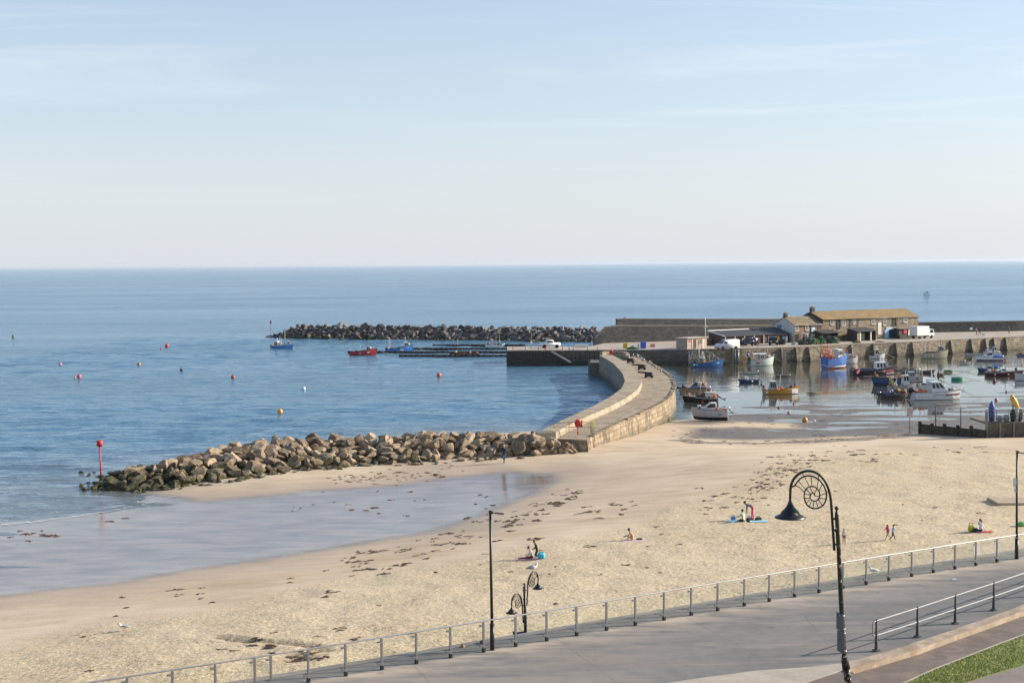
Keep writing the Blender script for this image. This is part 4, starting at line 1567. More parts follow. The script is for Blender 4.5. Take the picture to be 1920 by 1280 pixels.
# ------------------------------------------------------------------ slim modern lamp posts
def slim_lamp(px, py, label, top, sign=False):
    b = P(px, py, PZ)
    s = F / b.y
    H = (py - top) / s
    o = thing("lamp_post", label, "lamp post", b, 0, "slim black lamp posts on the promenade")
    mb = MB()
    mb.tube([(0, 0, 0), (0, 0, .95)], .085, 12)
    mb.tube([(0, 0, .95), (0, 0, 1.02)], [.095, .06], 12)
    mb.tube([(0, 0, 1.0), (-.02, 0, 2.8), (-.03, 0, H)], [.056, .05, .045], 12)
    mb.build("pole", black, o)
    mb = MB()
    mb.tube([(-.03, 0, H - .02), (.10, 0, H - .01)], .05, 8)
    mb.box((.30, 0, H - .05), (.36, .16, .05), 0, mat=Matrix.Rotation(R(7), 3, 'Y'), bev=.015)
    mb.build("lantern", M("lantern_grey", (.05, .05, .052), .4, .1), o)
    mb = MB()
    mb.box((-.03, 0, H + .03), (.12, .12, .06), bev=.01)
    mb.build("pole_cap", black, o)
    if sign:
        mb = MB()
        mb.box((-.13, -.02, H - 1.45), (.16, .03, .42), bev=.006)
        mb.box((-.10, -.02, H - 1.82), (.10, .03, .22), bev=.006)
        mb.build("sign_plate", white_paint, o)
    return o


slim_lamp(923, 1218, "slim black lamp post on the promenade just left of the twin ammonite lamp", 954)
slim_lamp(1906, 1047, "slim black lamp post with a white sign plate at the far right of the railing", 844, True)

# ------------------------------------------------------------------ steel handrail on the kerb wall
HP = [P(a, b, PZ + .02) for a, b in ((1643, 1219), (1720, 1193), (1791, 1168), (1863, 1143), (1935, 1117), (2012, 1089), (2085, 1060))]
hr = thing("steel_handrail", "double bar steel handrail on tapered grey posts above the brown path", "handrail", HP[0])
hpost = M("grey_painted_post", (.085, .08, .078), .55, .2, 5, dirt=.2)
h0 = HP[0]
mb = MB()
mb.tube([(0, 0, 0), (0, 0, .55), (0, 0, 1.16)], [.085, .06, .042], 4, smooth=False)
mb.box((0, 0, .02), (.22, .2, .04))
pme = mb.mesh("post", hpost)
for p in HP:
    o = bpy.data.objects.new("post", pme)
    COL.objects.link(o)
    o.parent = hr
    o.location = p - h0
    o.rotation_euler = (0, 0, R(20))
dv = (h0 - HP[1]).normalized()
mb = MB()
hi = [p - h0 + Vector((0, 0, 1.10)) for p in HP]
lo = [p - h0 + Vector((0, 0, .56)) for p in HP]
loop = [hi[0] + dv * .12, hi[0] + dv * .20 + Vector((0, 0, -.04)), hi[0] + dv * .24 + Vector((0, 0, -.14)), lo[0] + dv * .24 + Vector((0, 0, .12)), lo[0] + dv * .20 + Vector((0, 0, .03)), lo[0] + dv * .12]
rl = M("bright_rail", (.30, .30, .31), .62, .14, 5, metal=.4)
mb.tube(hi[::-1] + loop, .025, 8)
hro = mb.build("rail", rl, hr)
mb = MB()
mb.tube([loop[-1]] + lo, .024, 8)
mb.build("rail", rl, hr)

# litter
mb = MB()
p = P(1789, 1086, PZ)
mb.v = [(-.12, -.08, .01), (.13, -.05, .03), (.10, .09, .015), (-.10, .08, .05), (.0, .0, .06)]
for q in ((0, 1, 4), (1, 2, 4), (2, 3, 4), (3, 0, 4)):
    mb.face(q)
tag(mb.build("paper_scrap", white_paint, None, p), "crumpled white paper scrap lying on the grey promenade", "litter")
# ------------------------------------------------------------------ people
def fk(torso=4, thL=0, knL=0, thR=0, knR=0, shL=0, elL=10, shR=0, elR=10, pz=.92, head=0, spread=.0, footL=None, footR=None, abd=8, twist=0):
    "joint positions of a 1.70 m figure facing +x; angles in degrees"
    J = {}
    pel = Vector((0, 0, pz))
    J['pelvis'] = pel
    up = lambda a: Vector((math.sin(R(a)), 0, math.cos(R(a))))
    dn = lambda a: Vector((math.sin(R(a)), 0, -math.cos(R(a))))
    J['waist'] = pel + up(torso * .6) * .16
    J['chest'] = J['waist'] + up(torso) * .22
    J['neck'] = J['chest'] + up(torso * 1.05) * .16
    J['head'] = J['neck'] + up(torso * .7 + head) * .12
    J['crown'] = J['head'] + up(torso * .5 + head) * .12
    for s, th, kn, sh, el, ft in (('L', thL, knL, shL, elL, footL), ('R', thR, knR, shR, elR, footR)):
        y = 1 if s == 'L' else -1
        hip = pel + Vector((0, .095 * y, -.03))
        kne = hip + dn(th) * .42 + Vector((0, spread * y, 0))
        ank = kne + dn(th - kn) * .41 + Vector((0, -spread * .4 * y, 0))
        toe = ank + (Vector((.16, .02 * y, -.055)) if ft is None else Vector(ft) * .16)
        J['hip' + s], J['knee' + s], J['ankle' + s], J['toe' + s] = hip, kne, ank, toe
        shd = J['chest'] + up(torso) * .11 + Vector((0, .175 * y, 0))
        elb = shd + dn(sh + torso * .15) * .27 + Vector((0, math.sin(R(abd)) * .27 * y, 0))
        wri = elb + dn(sh + el) * .25 + Vector((0, -.02 * y, 0))
        hnd = wri + dn(sh + el) * .07
        J['shoulder' + s], J['elbow' + s], J['wrist' + s], J['hand' + s] = shd, elb, wri, hnd
    return J


BONES = [('pelvis', 'waist', 'top'), ('waist', 'chest', 'top'), ('chest', 'neck', 'top'), ('neck', 'head', 'skin'), ('head', 'crown', 'skin')]
for s in 'LR':
    BONES += [('pelvis', 'hip' + s, 'leg'), ('hip' + s, 'knee' + s, 'leg'), ('knee' + s, 'ankle' + s, 'shin'), ('ankle' + s, 'toe' + s, 'shoe'),
              ('chest', 'shoulder' + s, 'top'), ('shoulder' + s, 'elbow' + s, 'sleeve'), ('elbow' + s, 'wrist' + s, 'fore'), ('wrist' + s, 'hand' + s, 'skin')]
RAD = dict(pelvis=.135, waist=.125, chest=.145, neck=.055, head=.088, crown=.075, hip=.095, knee=.058, ankle=.040, toe=.034, shoulder=.064, elbow=.044, wrist=.030, hand=.036)


def person(label, loc, face, J, cols, h=1.60, hairc=(.03, .018, .01), hair='short', group=None, wide=1.0, name="person"):
    k = h / 1.70
    names = list(J.keys())
    idx = {n: i for i, n in enumerate(names)}
    me = bpy.data.meshes.new("person")
    me.from_pydata([tuple(J[n] * k) for n in names], [(idx[a], idx[b]) for a, b, _ in BONES], [])
    tmp = bpy.data.objects.new("tmp", me)
    COL.objects.link(tmp)
    md = tmp.modifiers.new("skin", 'SKIN')
    md.use_smooth_shade = True
    sk = me.skin_vertices[0].data
    for n, i in idx.items():
        r = RAD[n.rstrip('LR') if n[-1] in 'LR' else n] * k
        fl = wide if n in ('pelvis', 'waist', 'chest') else 1.0
        sk[i].radius = (r * fl, r * .86 * fl)
        sk[i].use_root = (n == 'pelvis')
    sb = tmp.modifiers.new("sub", 'SUBSURF')
    sb.levels = sb.render_levels = 2
    dg = bpy.context.evaluated_depsgraph_get()
    dg.update()
    em = bpy.data.meshes.new_from_object(tmp.evaluated_get(dg))
    bpy.data.objects.remove(tmp)
    # colour zones by the nearest bone, then face, ears, fingers appended to the same mesh
    zones = ['skin', 'top', 'sleeve', 'fore', 'leg', 'shin', 'shoe']
    mats = []
    for z in zones:
        c = cols.get(z) or dict(sleeve=cols.get('top'), fore=cols.get('sleeve') or cols.get('top'), shin=cols.get('leg'), skin=(.52, .32, .22), shoe=(.05, .04, .04))[z]
        mats.append(M("cloth_%d_%d_%d" % tuple(int(v * 255) for v in c), c, .85, .14, 9))
    mats.append(M("eye_dark", (.02, .015, .012), .3, .05))
    mb = MB()
    mb.smooth = True
    for v in em.vertices:
        mb.v.append(tuple(v.co))
    for p in em.polygons:
        c = p.center / k
        bd, bz = 9, 'top'
        for a, b, z in BONES:
            pa, pb = J[a], J[b]
            d = pb - pa
            tt = max(0, min(1, (c - pa).dot(d) / max(1e-6, d.length_squared)))
            dd = (c - pa - d * tt).length - RAD[a.rstrip('LR') if a[-1] in 'LR' else a] * .5
            if dd < bd:
                bd, bz = dd, z
        mb.face(list(p.vertices), zones.index(bz), True)
    bpy.data.meshes.remove(em)
    hd = (J['head'] * .55 + J['crown'] * .45) * k
    up = (J['crown'] - J['head']).normalized()
    fw = Vector((0, 1, 0)).cross(up).normalized()
    sd_ = Vector((0, 1, 0))
    mb.ball(hd, .098 * k, 0, 2, (.98, .82, 1.12))
    mb.ball(hd + fw * .098 * k - up * .012 * k, .017 * k, 0, 1, (1, .8, 1.3))
    mb.ball(hd + fw * .088 * k - up * .052 * k, .018 * k, 0, 1, (.5, 1.5, .5))
    for s in (-1, 1):
        mb.ball(hd + fw * .083 * k + sd_ * .033 * s * k + up * .012 * k, .010 * k, 7, 1)
        mb.ball(hd + sd_ * .083 * s * k, .024 * k, 0, 1, (.7, .4, 1.2))
    for s in 'LR':
        y = 1 if s == 'L' else -1
        w_, h_ = J['wrist' + s] * k, J['hand' + s] * k
        d = (h_ - w_).normalized()
        sx = Vector((0, 1, 0)).cross(d).normalized()
        for q in range(4):
            b = h_ + sx * ((q - 1.5) * .019) * k
            ln = (.068, .078, .073, .058)[q] * k
            mb.tube([b, b + d * ln * .5 + Vector((0, -.004 * y, 0)), b + d * ln + Vector((0, -.022 * y, 0))], [.009 * k, .0085 * k, .006 * k], 5, 0)
        tb = w_ + d * .03 * k + sx * .03 * k
        mb.tube([tb, tb + (d * .6 + sx * .8) * .035 * k, tb + (d + sx * .5) * .062 * k], [.012 * k, .010 * k, .007 * k], 5, 0)
    o = mb.build(name, mats, None, loc, face)
    tag(o, label, "person", group)
    hb = MB()
    hb.smooth = True
    hb.ball(hd + up * .028 * k - fw * .022 * k, .108 * k, 0, 2, (.98, .92, 1.0))
    if hair == 'long':
        hb.tube([hd - fw * .07 * k + up * .02 * k, hd - fw * .11 * k - up * .10 * k, hd - fw * .12 * k - up * .24 * k], [.085 * k, .085 * k, .035 * k], 10)
    if hair == 'bun':
        hb.ball(hd - fw * .10 * k + up * .09 * k, .055 * k)
    hb.build("hair", M("hair_%d" % int(hairc[0] * 999), hairc, .6, .3, 30), o)
    return o


SKIN = (.52, .33, .23)
stand = fk(3, 4, 4, -4, 4, 4, 14, -4, 14)
sitfwd = dict(torso=14, thL=88, knL=62, thR=92, knR=58, shL=40, elL=30, shR=46, elR=26, pz=.11, spread=.03)
# walker beside the boulders
person("person in dark blue jacket and jeans walking beside the boulder heap", PG(945, 868), R(250), fk(4, 16, 6, -14, 14, -12, 16, 14, 20), dict(top=(.025, .035, .075), leg=(.05, .07, .13), shoe=(.03, .03, .03)), 1.62, (.35, .33, .30))
# group by the blue towels
g0 = PG(1411, 973)
person("person in grey top and pink skirt bending over a bag on the sand", g0, R(180), fk(72, 8, 6, -4, 8, -6, 10, -14, 14, pz=.89, head=-6), dict(top=(.06, .07, .10), leg=(.55, .05, .17), shin=(.62, .10, .24), shoe=(.08, .03, .02)), 1.5, (.06, .03, .02), 'bun')
g1 = PG(1394, 978)
person("person in pale green shirt sitting on the sand with back to the promenade", g1 + Vector((0, 0, .02)), R(135), fk(**dict(sitfwd, torso=10)), dict(top=(.50, .58, .44), leg=(.035, .03, .03), fore=SKIN), 1.48, (.03, .02, .015))
person("person with dark hair in a bikini sitting alone hugging their knees on the sand", PG(1187, 1013) + Vector((0, 0, .03)), R(168), fk(26, 122, 118, 118, 112, 34, 40, 30, 44, pz=.11, head=16), dict(top=(.50, .31, .21), leg=(.50, .31, .21), shin=(.50, .31, .21), shoe=SKIN), 1.42, (.018, .012, .010))
person("person in light shirt and maroon trousers sitting with legs out on the sand", PG(998, 1047) + Vector((0, 0, .03)), R(178), fk(18, 92, 12, 88, 10, 8, 50, 12, 54, pz=.11, head=28), dict(top=(.46, .45, .37), leg=(.17, .022, .045), shoe=(.30, .24, .10)), 1.36, (.03, .02, .015))
person("person in dark brown coat kneeling behind the seated person in maroon", PG(1004, 1046) + Vector((.1, .35, .03)), R(180), fk(16, 20, 120, 24, 122, 8, 60, 4, 50, pz=.47, head=20), dict(top=(.045, .028, .02), leg=(.03, .025, .03)), 1.28, (.10, .05, .025))
# children
person("child in bright pink top running over the sand with long dark hair", PG(1664, 1013), R(195), fk(6, 26, 10, -24, 36, -30, 40, 28, 40, pz=.90), dict(top=(.62, .04, .16), leg=(.46, .33, .25), shin=(.5, .33, .24), shoe=SKIN), .95, (.04, .022, .015), 'long')
person("child in pale blue hooded top and black trousers running on the sand", PG(1674, 1013), R(10), fk(8, 32, 22, -20, 30, 24, 50, -26, 40, pz=.88), dict(top=(.30, .42, .68), leg=(.02, .02, .022)), .92, (.16, .07, .03))
person("child in white top and dark trousers walking beside the tall lamp post", PG(1582.5, 1020), R(260), fk(3, 14, 4, -12, 10, -16, 24, 16, 22), dict(top=(.66, .64, .62), leg=(.05, .035, .025), fore=(.05, .04, .035)), .92, (.10, .055, .03))
person("person in white shirt and blue jeans sitting on a red towel near the railing", PG(1839, 997) + Vector((0, 0, .03)), R(200), fk(6, 84, 40, 88, 36, -30, 4, -26, 2, pz=.12), dict(top=(.68, .70, .74), leg=(.035, .06, .14), shoe=(.4, .3, .25)), 1.42, (.17, .06, .03), 'long')
# two people sitting just behind the sea wall, only their heads show
for px, py, hc, lab in ((865, 1211, (.30, .17, .08), "person with light brown hair sitting below the promenade wall"), (901.5, 1203, (.09, .045, .025), "person with dark brown hair sitting below the promenade wall beside the slim lamp")):
    q = P(px, py, 4.86)
    person(lab, (q.x, q.y - .05, 4.0), R(70), fk(**sitfwd), dict(top=(.35, .22, .18), leg=(.08, .07, .09)), 1.66, hc, 'short')

# belongings
def towel(px, py, w, d, col, label, rz=0.0):
    p = PG(px, py)
    mb = MB()
    n = 8
    for i in range(n + 1):
        for j in range(n + 1):
            x, y = (i / n - .5) * w, (j / n - .5) * d
            mb.v.append((x, y, .035 + .025 * mnoise.noise(Vector((x * 3, y * 3, px)))))
    for i in range(n):
        for j in range(n):
            a = i * (n + 1) + j
            mb.face((a, a + n + 1, a + n + 2, a + 1), 0, True)
    o = mb.build("towel", M("towel_%d_%d" % (int(col[0] * 999), int(col[1] * 999)), col, .95, .12, 8), None, p, rz)
    return tag(o, label, "towel")


def bag(px, py, w, h, col, label, name="bag", strap=True):
    p = PG(px, py)
    o = thing(name, label, "bag", p)
    mb = MB()
    mb.box((0, 0, h / 2), (w, w * .6, h), .2, bev=h * .28, taper=.8)
    mb.build("body", M("bag_%d_%d" % (int(col[0] * 999), int(col[1] * 999)), col, .7, .15, 6), o)
    if strap:
        mb = MB()
        mb.tube([(-w * .25, 0, h * .95), (-w * .2, .02, h * 1.25), (w * .2, .02, h * 1.25), (w * .25, 0, h * .95)], .018, 6)
        mb.build("strap", M("strap_dark", (.04, .04, .045), .7, .1), o)
    return o


towel(1380, 977, 1.0, .7, (.14, .34, .55), "blue towel spread left of the seated person in green", .2)
towel(1423, 977, 1.2, .8, (.30, .55, .66), "light blue towel spread right of the bending person", -.1)
bag(1422, 976, .5, .24, (.015, .015, .016), "small black bag lying on the light blue towel")
bag(1406, 977, .55, .26, (.05, .028, .038), "dark bag on the sand in front of the bending person")
bag(1375, 975, .4, .26, (.10, .30, .55), "blue bag on the sand beside the seated person in green")
towel(1190, 1014, 1.5, .8, (.55, .40, .40), "pink striped towel under the lone sunbather")
bag(1199, 1012, .42, .12, (.015, .014, .015), "flat black bag on the pink towel beside the sunbather", strap=False)
towel(999, 1048, 1.7, .8, (.30, .16, .20), "dark red towel under the seated pair")
bag(1015, 1047, .50, .40, (.05, .42, .62), "bright turquoise beach bag beside the seated pair")
bag(1821, 996, .50, .42, (.46, .50, .03), "lime green rucksack on the sand beside the person in white")
bag(1829, 997, .40, .25, (.02, .02, .025), "black bag between the lime rucksack and the person in white", strap=False)
towel(1846, 997, 1.0, .6, (.50, .06, .07), "small red towel beside the person in the white shirt")


# ------------------------------------------------------------------ gulls
def gull(p, rz, label, s=1.0, grey=True):
    o = thing("seagull", label, "gull", p, rz, "gulls about the beach")
    o.scale = (s, s, s)
    wht = M("gull_white", (.74, .74, .72), .7, .06, 10)
    gry = M("gull_grey", (.27, .29, .32), .7, .08, 10)
    mb = MB()
    mb.tube([(-.20, 0, .16), (-.10, 0, .17), (.0, 0, .19), (.09, 0, .21), (.14, 0, .25), (.17, 0, .31), (.19, 0, .345), (.21, 0, .345)], [.02, .06, .082, .075, .052, .040, .042, .02], 10)
    mb.build("body", wht, o)
    for y in (-1, 1):
        mb = MB()
        mb.tube([(.08, .06 * y, .235), (-.05, .072 * y, .225), (-.20, .045 * y, .185), (-.32, .02 * y, .15)], [.03, .05, .034, .006], 8)
        mb.build("wing", gry if grey else wht, o)
        mb = MB()
        mb.tube([(.0, .03 * y, .13), (.01, .03 * y, 0), (.05, .035 * y, .0)], .008, 5)
        mb.build("leg", M("gull_leg", (.50, .30, .22), .6, .1), o)
    mb = MB()
    mb.tube([(.215, 0, .343), (.255, 0, .337), (.268, 0, .325)], [.014, .010, .004], 6)
    mb.build("beak", M("gull_beak", (.60, .40, .06), .5, .1), o)
    return o


def wp(o, v):
    return o.matrix_world @ Vector(v)


gp = tl.location + Vector((.32, .3, 2.76))
gull(gp, R(20), "grey backed gull perched on the top of the twin ammonite lamp", .95)
q = P(1645, 1083, PZ)
gull(Vector((q.x, wally(q.x) + 1.45, PZ)), R(200), "white gull standing on the sea wall behind the glass railing", 1.05, False)
gull(PG(232, 1182), R(200), "lone gull standing on the pale sand at lower left", 1.1)
# small white board behind the railing
q = PG(1831, 1052)
sb = thing("notice_board", "small white notice board standing on the sand behind the railing", "sign", q)
mb = MB(); mb.box((0, 0, .62), (.42, .03, .55), .4, bev=.006); mb.build("panel", white_paint, sb)
mb = MB(); mb.box((0, .02, .3), (.05, .04, .7), .4); mb.build("stake", galv, sb)

# ------------------------------------------------------------------ seaweed strewn on the sand
rg = random.Random(77)
mb = MB()


def weed_at(p, s, ang):
    n = rg.randint(3, 8)
    for _ in range(n):
        a = ang + rg.gauss(0, .5)
        c = Vector((p.x + rg.gauss(0, .5) * s, p.y + rg.gauss(0, .6) * s, 0))
        ln, wd = s * rg.uniform(.3, 1.0), s * rg.uniform(.10, .28)
        d = Vector((math.cos(a), math.sin(a), 0))
        e = Vector((-d.y, d.x, 0))
        z0 = gz(c.x, c.y)
        i0 = len(mb.v)
        k = 6
        for j in range(k + 1):
            f = j / k - .5
            w_ = wd * (1 - 4 * f * f * .9) * rg.uniform(.6, 1.3)
            b = c + d * ln * f * 1.6 + e * rg.uniform(-.1, .1) * s
            h = z0 + .02 + .10 * s * (1 - 4 * f * f) * rg.uniform(.4, 1)
            mb.v += [(b.x - e.x * w_, b.y - e.y * w_, z0 + .006), (b.x, b.y, h), (b.x + e.x * w_, b.y + e.y * w_, z0 + .006)]
        for j in range(k):
            a0 = i0 + j * 3
            mb.face((a0, a0 + 3, a0 + 4, a0 + 1), rg.randint(0, 1), True)
            mb.face((a0 + 1, a0 + 4, a0 + 5, a0 + 2), rg.randint(0, 1), True)


def strand(line, n, spread, s0, s1, skew=1.0):
    pts = smoothline([P(a, b, 1.0) for a, b in line], 80, 1)
    for _ in range(n):
        i = rg.randrange(0, 79)
        q = pts[i].lerp(pts[i + 1], rg.random())
        v = (q - Vector((0, 0, CAMZ)))
        px, py = 960 + F * v.dot(CR) / v.dot(_F0), 640 - F * v.dot(CU) / v.dot(_F0)
        p = PG(px + rg.gauss(0, 14), py + rg.gauss(0, spread))
        s = rg.uniform(s0, s1) * (1 if rg.random() < .85 else 1.7)
        d = pts[min(79, i + 2)] - pts[i]
        weed_at(p, s, math.atan2(d.y, d.x))


strand([(600, 1075), (680, 1050), (780, 1028), (900, 985), (1000, 955), (1090, 925)], 36, 13, .16, .40)
strand([(660, 1072), (760, 1045), (860, 1010), (940, 990), (1030, 950), (1090, 920)], 42, 9, .18, .45)
strand([(1040, 960), (1130, 955), (1180, 945)], 14, 10, .16, .42)
strand([(1340, 935), (1400, 915), (1440, 900), (1470, 880), (1530, 860), (1640, 848)], 64, 12, .14, .40)
strand([(1420, 880), (1480, 862), (1560, 852), (1700, 846), (1850, 842)], 30, 5, .14, .36)
strand([(1300, 960), (1380, 925), (1460, 885)], 18, 22, .12, .30)
strand([(620, 900), (680, 896), (760, 893), (840, 888)], 60, 6, .10, .24)
strand([(480, 975), (620, 950), (760, 925), (920, 930)], 24, 14, .08, .24)
strand([(1290, 812), (1400, 795), (1500, 785), (1650, 795), (1850, 775)], 70, 12, .10, .30)
strand([(1270, 824), (1400, 831), (1560, 822), (1700, 812)], 60, 3, .10, .26)
strand([(20, 1012), (100, 992), (170, 985), (240, 968)], 11, 6, .14, .34)
strand([(200, 1150), (600, 1075), (1000, 1060), (1280, 1020)], 26, 22, .10, .24)
strand([(1000, 1100), (1300, 1050), (1600, 1000), (1850, 950)], 18, 50, .10, .22)
strand([(150, 1240), (500, 1200), (800, 1150)], 12, 24, .10, .24)
for px, py, s in ((500, 1212, .5), (470, 1207, .4), (552, 1240, .7), (570, 1226, .4), (600, 1234, .4), (332, 1105, .35), (1107, 1024, .3), (640, 1178, .4), (700, 1068, .6), (1005, 1010, .5)):
    weed_at(PG(px, py), s, .2)
ws = [M("weed_dark", (.045, .026, .014), .75, .3, 6), M("weed_brown", (.095, .05, .022), .75, .3, 6)]
tag(mb.build("seaweed", ws), "dark brown seaweed strewn in tide lines across the sand", "seaweed", kind='stuff')
# ------------------------------------------------------------------ survey helpers for things standing on the quay
QANG = math.atan2(P(1722, 632, QZ).y - P(1543, 639.5, QZ).y, P(1722, 632, QZ).x - P(1543, 639.5, QZ).x)


def meet(px, py, org, ang):
    "distance along and height on a vertical wall plane through org with direction ang"
    d = _F0 + CR * ((px - 960) / F) + CU * ((640 - py) / F)
    n = Vector((-math.sin(ang), math.cos(ang), 0))
    o = Vector((org.x, org.y, 0))
    t_ = n.dot(o) / n.dot(d)
    q = d * t_
    return (q.x - org.x) * math.cos(ang) + (q.y - org.y) * math.sin(ang), CAMZ + q.z - org.z


slate = M("lichen_slate", (.27, .172, .065), .85, .3, 1.1, .5, .03, col2=(.20, .155, .095))
slate2 = M("lichen_slate_pale", (.215, .16, .085), .85, .3, .7, .5, .03, col2=(.145, .14, .115))
slate_dk = M("dark_slate", (.040, .040, .045), .7, .25, 2, .3, .02)
stone_br = stone_mat("warehouse_stone", [(.16, .125, .085), (.27, .215, .145), (.36, .295, .205)], .7, .3, .03, (.12, .095, .065), grime=.35, bump=.6)
stone_ct = stone_mat("cottage_brick", [(.15, .085, .05), (.27, .165, .095), (.38, .26, .16)], .45, .16, .02, (.2, .15, .1), grime=.3, bump=.5)
render_w = M("pale_render", (.55, .55, .54), .85, .08, 1.2, dirt=.15)
pane_m = M("window_pane", (.025, .03, .04), .08, .2, 3)
timber_dk = M("dark_timber", (.045, .035, .028), .8, .3, 5, .2, .01)
blue_paint = M("blue_paint", (.05, .20, .48), .5, .12, 4)
ltblue = M("light_blue_paint", (.25, .48, .68), .5, .12, 4)
rope = M("rope_tan", (.36, .28, .17), .9, .25, 14, .4, .01)


def house(name, label, cat, FLpx, FRpx, depth, eave, ridge, wallm, roofm, gablem=None, over=.18):
    a, b = P(*FLpx, QZ), P(*FRpx, QZ)
    ang = math.atan2(b.y - a.y, b.x - a.x)
    Ln = (b - a).length
    o = thing(name, label, cat, a, ang)
    mb = MB()
    g = [(0, -.3), (0, eave), (depth / 2, ridge), (depth, eave), (depth, -.3)]
    mb.quad((0, 0, -.3), (Ln, 0, -.3), (Ln, 0, eave), (0, 0, eave), 0)
    mb.quad((Ln, depth, -.3), (0, depth, -.3), (0, depth, eave), (Ln, depth, eave), 0)
    mb.poly([(0, y, z) for y, z in g], 1)
    mb.poly([(Ln, y, z) for y, z in g][::-1], 0)
    wall = mb.build("wall", [wallm, gablem or wallm], o)
    rm = MB()
    k = (ridge - eave) / (depth / 2)
    e = over
    for s in (0, 1):
        y0, y1 = (-e, depth / 2) if s == 0 else (depth + e, depth / 2)
        z0 = eave - k * e + .05
        pr = [(-.12, y0, z0), (Ln + .12, y0, z0), (Ln + .12, y1, ridge + .05), (-.12, y1, ridge + .05)]
        nx_, ny_ = 14, 5
        # slightly uneven old roof surface
        i0 = len(rm.v)
        for i in range(nx_ + 1):
            for j in range(ny_ + 1):
                f, h = i / nx_, j / ny_
                p = Vector(pr[0]).lerp(Vector(pr[1]), f).lerp(Vector(pr[3]).lerp(Vector(pr[2]), f), h)
                p.z += .05 * mnoise.noise(Vector((i * .8, j * .9, s * 5 + Ln)))
                rm.v.append(tuple(p))
        for i in range(nx_):
            for j in range(ny_):
                q = i0 + i * (ny_ + 1) + j
                rm.face((q, q + ny_ + 1, q + ny_ + 2, q + 1) if s == 0 else (q, q + 1, q + ny_ + 2, q + ny_ + 1))
        rm.quad((pr[0][0], y0, z0 - .14), (pr[1][0], y0, z0 - .14), (pr[1][0], y0, z0 - .03), (pr[0][0], y0, z0 - .03))
        for xx in (-.12, Ln + .12):
            rm.quad((xx, y0, z0 - .14), (xx, y1, ridge - .10), (xx, y1, ridge + .04), (xx, y0, z0 - .01))
    roof = rm.build("roof", roofm, o)
    mb = MB()
    mb.tube([(-.1, -e - .06, eave - .10), (Ln + .1, -e - .06, eave - .10)], .06, 6)
    mb.build("gutter", black, o)
    return o, a, ang, Ln, roof


def opening(o, a, ang, px0, px1, py0, py1, kind='window', fr=white_paint, pn=pane_m, bars=(1, 2), sill=True, name=None):
    x0, z1 = meet(px0, py0, a, ang)
    x1, z0 = meet(px1, py1, a, ang)
    w, h = x1 - x0, z1 - z0
    cx, cz = (x0 + x1) / 2, (z0 + z1) / 2
    mb = MB()
    t_ = .07
    for dx, dz, ww, hh in ((-w / 2, 0, t_, h), (w / 2, 0, t_, h), (0, h / 2, w + t_, t_), (0, -h / 2, w + t_, t_)):
        mb.box((cx + dx, -.03, cz + dz), (ww, .10, hh + (t_ if ww == t_ else 0)))
    if kind == 'window':
        for k in range(1, bars[0] + 1):
            mb.box((cx - w / 2 + w * k / (bars[0] + 1), -.035, cz), (.045, .06, h - t_))
        for k in range(1, bars[1] + 1):
            mb.box((cx, -.032, cz - h / 2 + h * k / (bars[1] + 1)), (w - t_, .05, .045))
    if sill and kind == 'window':
        mb.box((cx, -.08, cz - h / 2 - .08), (w + .2, .2, .07))
    f = mb.build(name or kind, fr, o)
    mb = MB()
    mb.box((cx, .0, cz), (w - t_ * .9, .05, h - t_ * .9))
    mb.build("pane" if kind == 'window' else "leaf", pn, f)
    return f


def board(o, a, ang, px0, px1, py0, py1, mat, name="sign_board", off=-.07):
    x0, z1 = meet(px0, py0, a, ang)
    x1, z0 = meet(px1, py1, a, ang)
    mb = MB()
    mb.box(((x0 + x1) / 2, off, (z0 + z1) / 2), (x1 - x0, .05, z1 - z0), bev=.008)
    return mb.build(name, mat, o)


def chimney(roof, c, w=.75, d=.6, h=1.5, pots=2):
    mb = MB()
    mb.box((c[0], c[1], c[2] + h / 2 - .5), (w, d, h + .6))
    mb.box((c[0], c[1], c[2] + h - .06), (w + .14, d + .14, .14))
    ch = mb.build("chimney", M("sooty_brick", (.075, .05, .04), .9, .3, 3, .3, .02), roof)
    for k in range(pots):
        mb = MB()
        x = c[0] + (k - (pots - 1) / 2) * .3
        mb.tube([(x, c[1], c[2] + h), (x, c[1], c[2] + h + .42)], [.10, .085], 8)
        mb.build("chimney_pot", M("chimney_pot_clay", (.46, .36, .27), .8), roof)


# stone warehouse
wh, wa, wang, wL, wroof = house("warehouse", "long brown stone warehouse with ochre lichen covered slate roof on the quay", "building", (1543, 639.8), (1722, 632), 7.6, 4.42, 5.95, stone_br, slate, M("slate_hung_gable", (.055, .05, .05), .8, .3, 2))
chimney(wroof, (.45, 3.8, 5.7), .8, .7, 1.15)
for a4 in ((1557, 1563, 601, 607.5, 1, 1), (1578, 1584.5, 600.5, 609.5, 1, 3), (1599, 1604, 599, 606, 1, 2), (1634, 1640, 599.5, 607, 1, 2), (1656, 1661, 598.5, 609, 1, 3), (1694, 1700.5, 596.5, 603.5, 2, 2), (1599, 1605, 617, 624, 1, 1)):
    opening(wh, wa, wang, *a4[:4], bars=a4[4:])
for a4 in ((1569, 1575, 599.5, 616.5), (1673, 1679, 596.5, 611.5)):
    opening(wh, wa, wang, *a4, kind='door', fr=timber_dk, pn=timber_dk, name='loading_door')
board(wh, wa, wang, 1645.5, 1652, 604.5, 627, M("cream_board", (.66, .62, .52), .6, .06, 3, dirt=.1))
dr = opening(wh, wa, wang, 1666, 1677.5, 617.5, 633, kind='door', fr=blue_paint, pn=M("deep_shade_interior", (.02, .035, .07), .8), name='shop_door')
board(wh, wa, wang, 1658, 1666, 618, 633, ltblue, "shutter", -.09)
board(wh, wa, wang, 1677.7, 1683, 617.5, 631.5, blue_paint, "shutter", -.09)
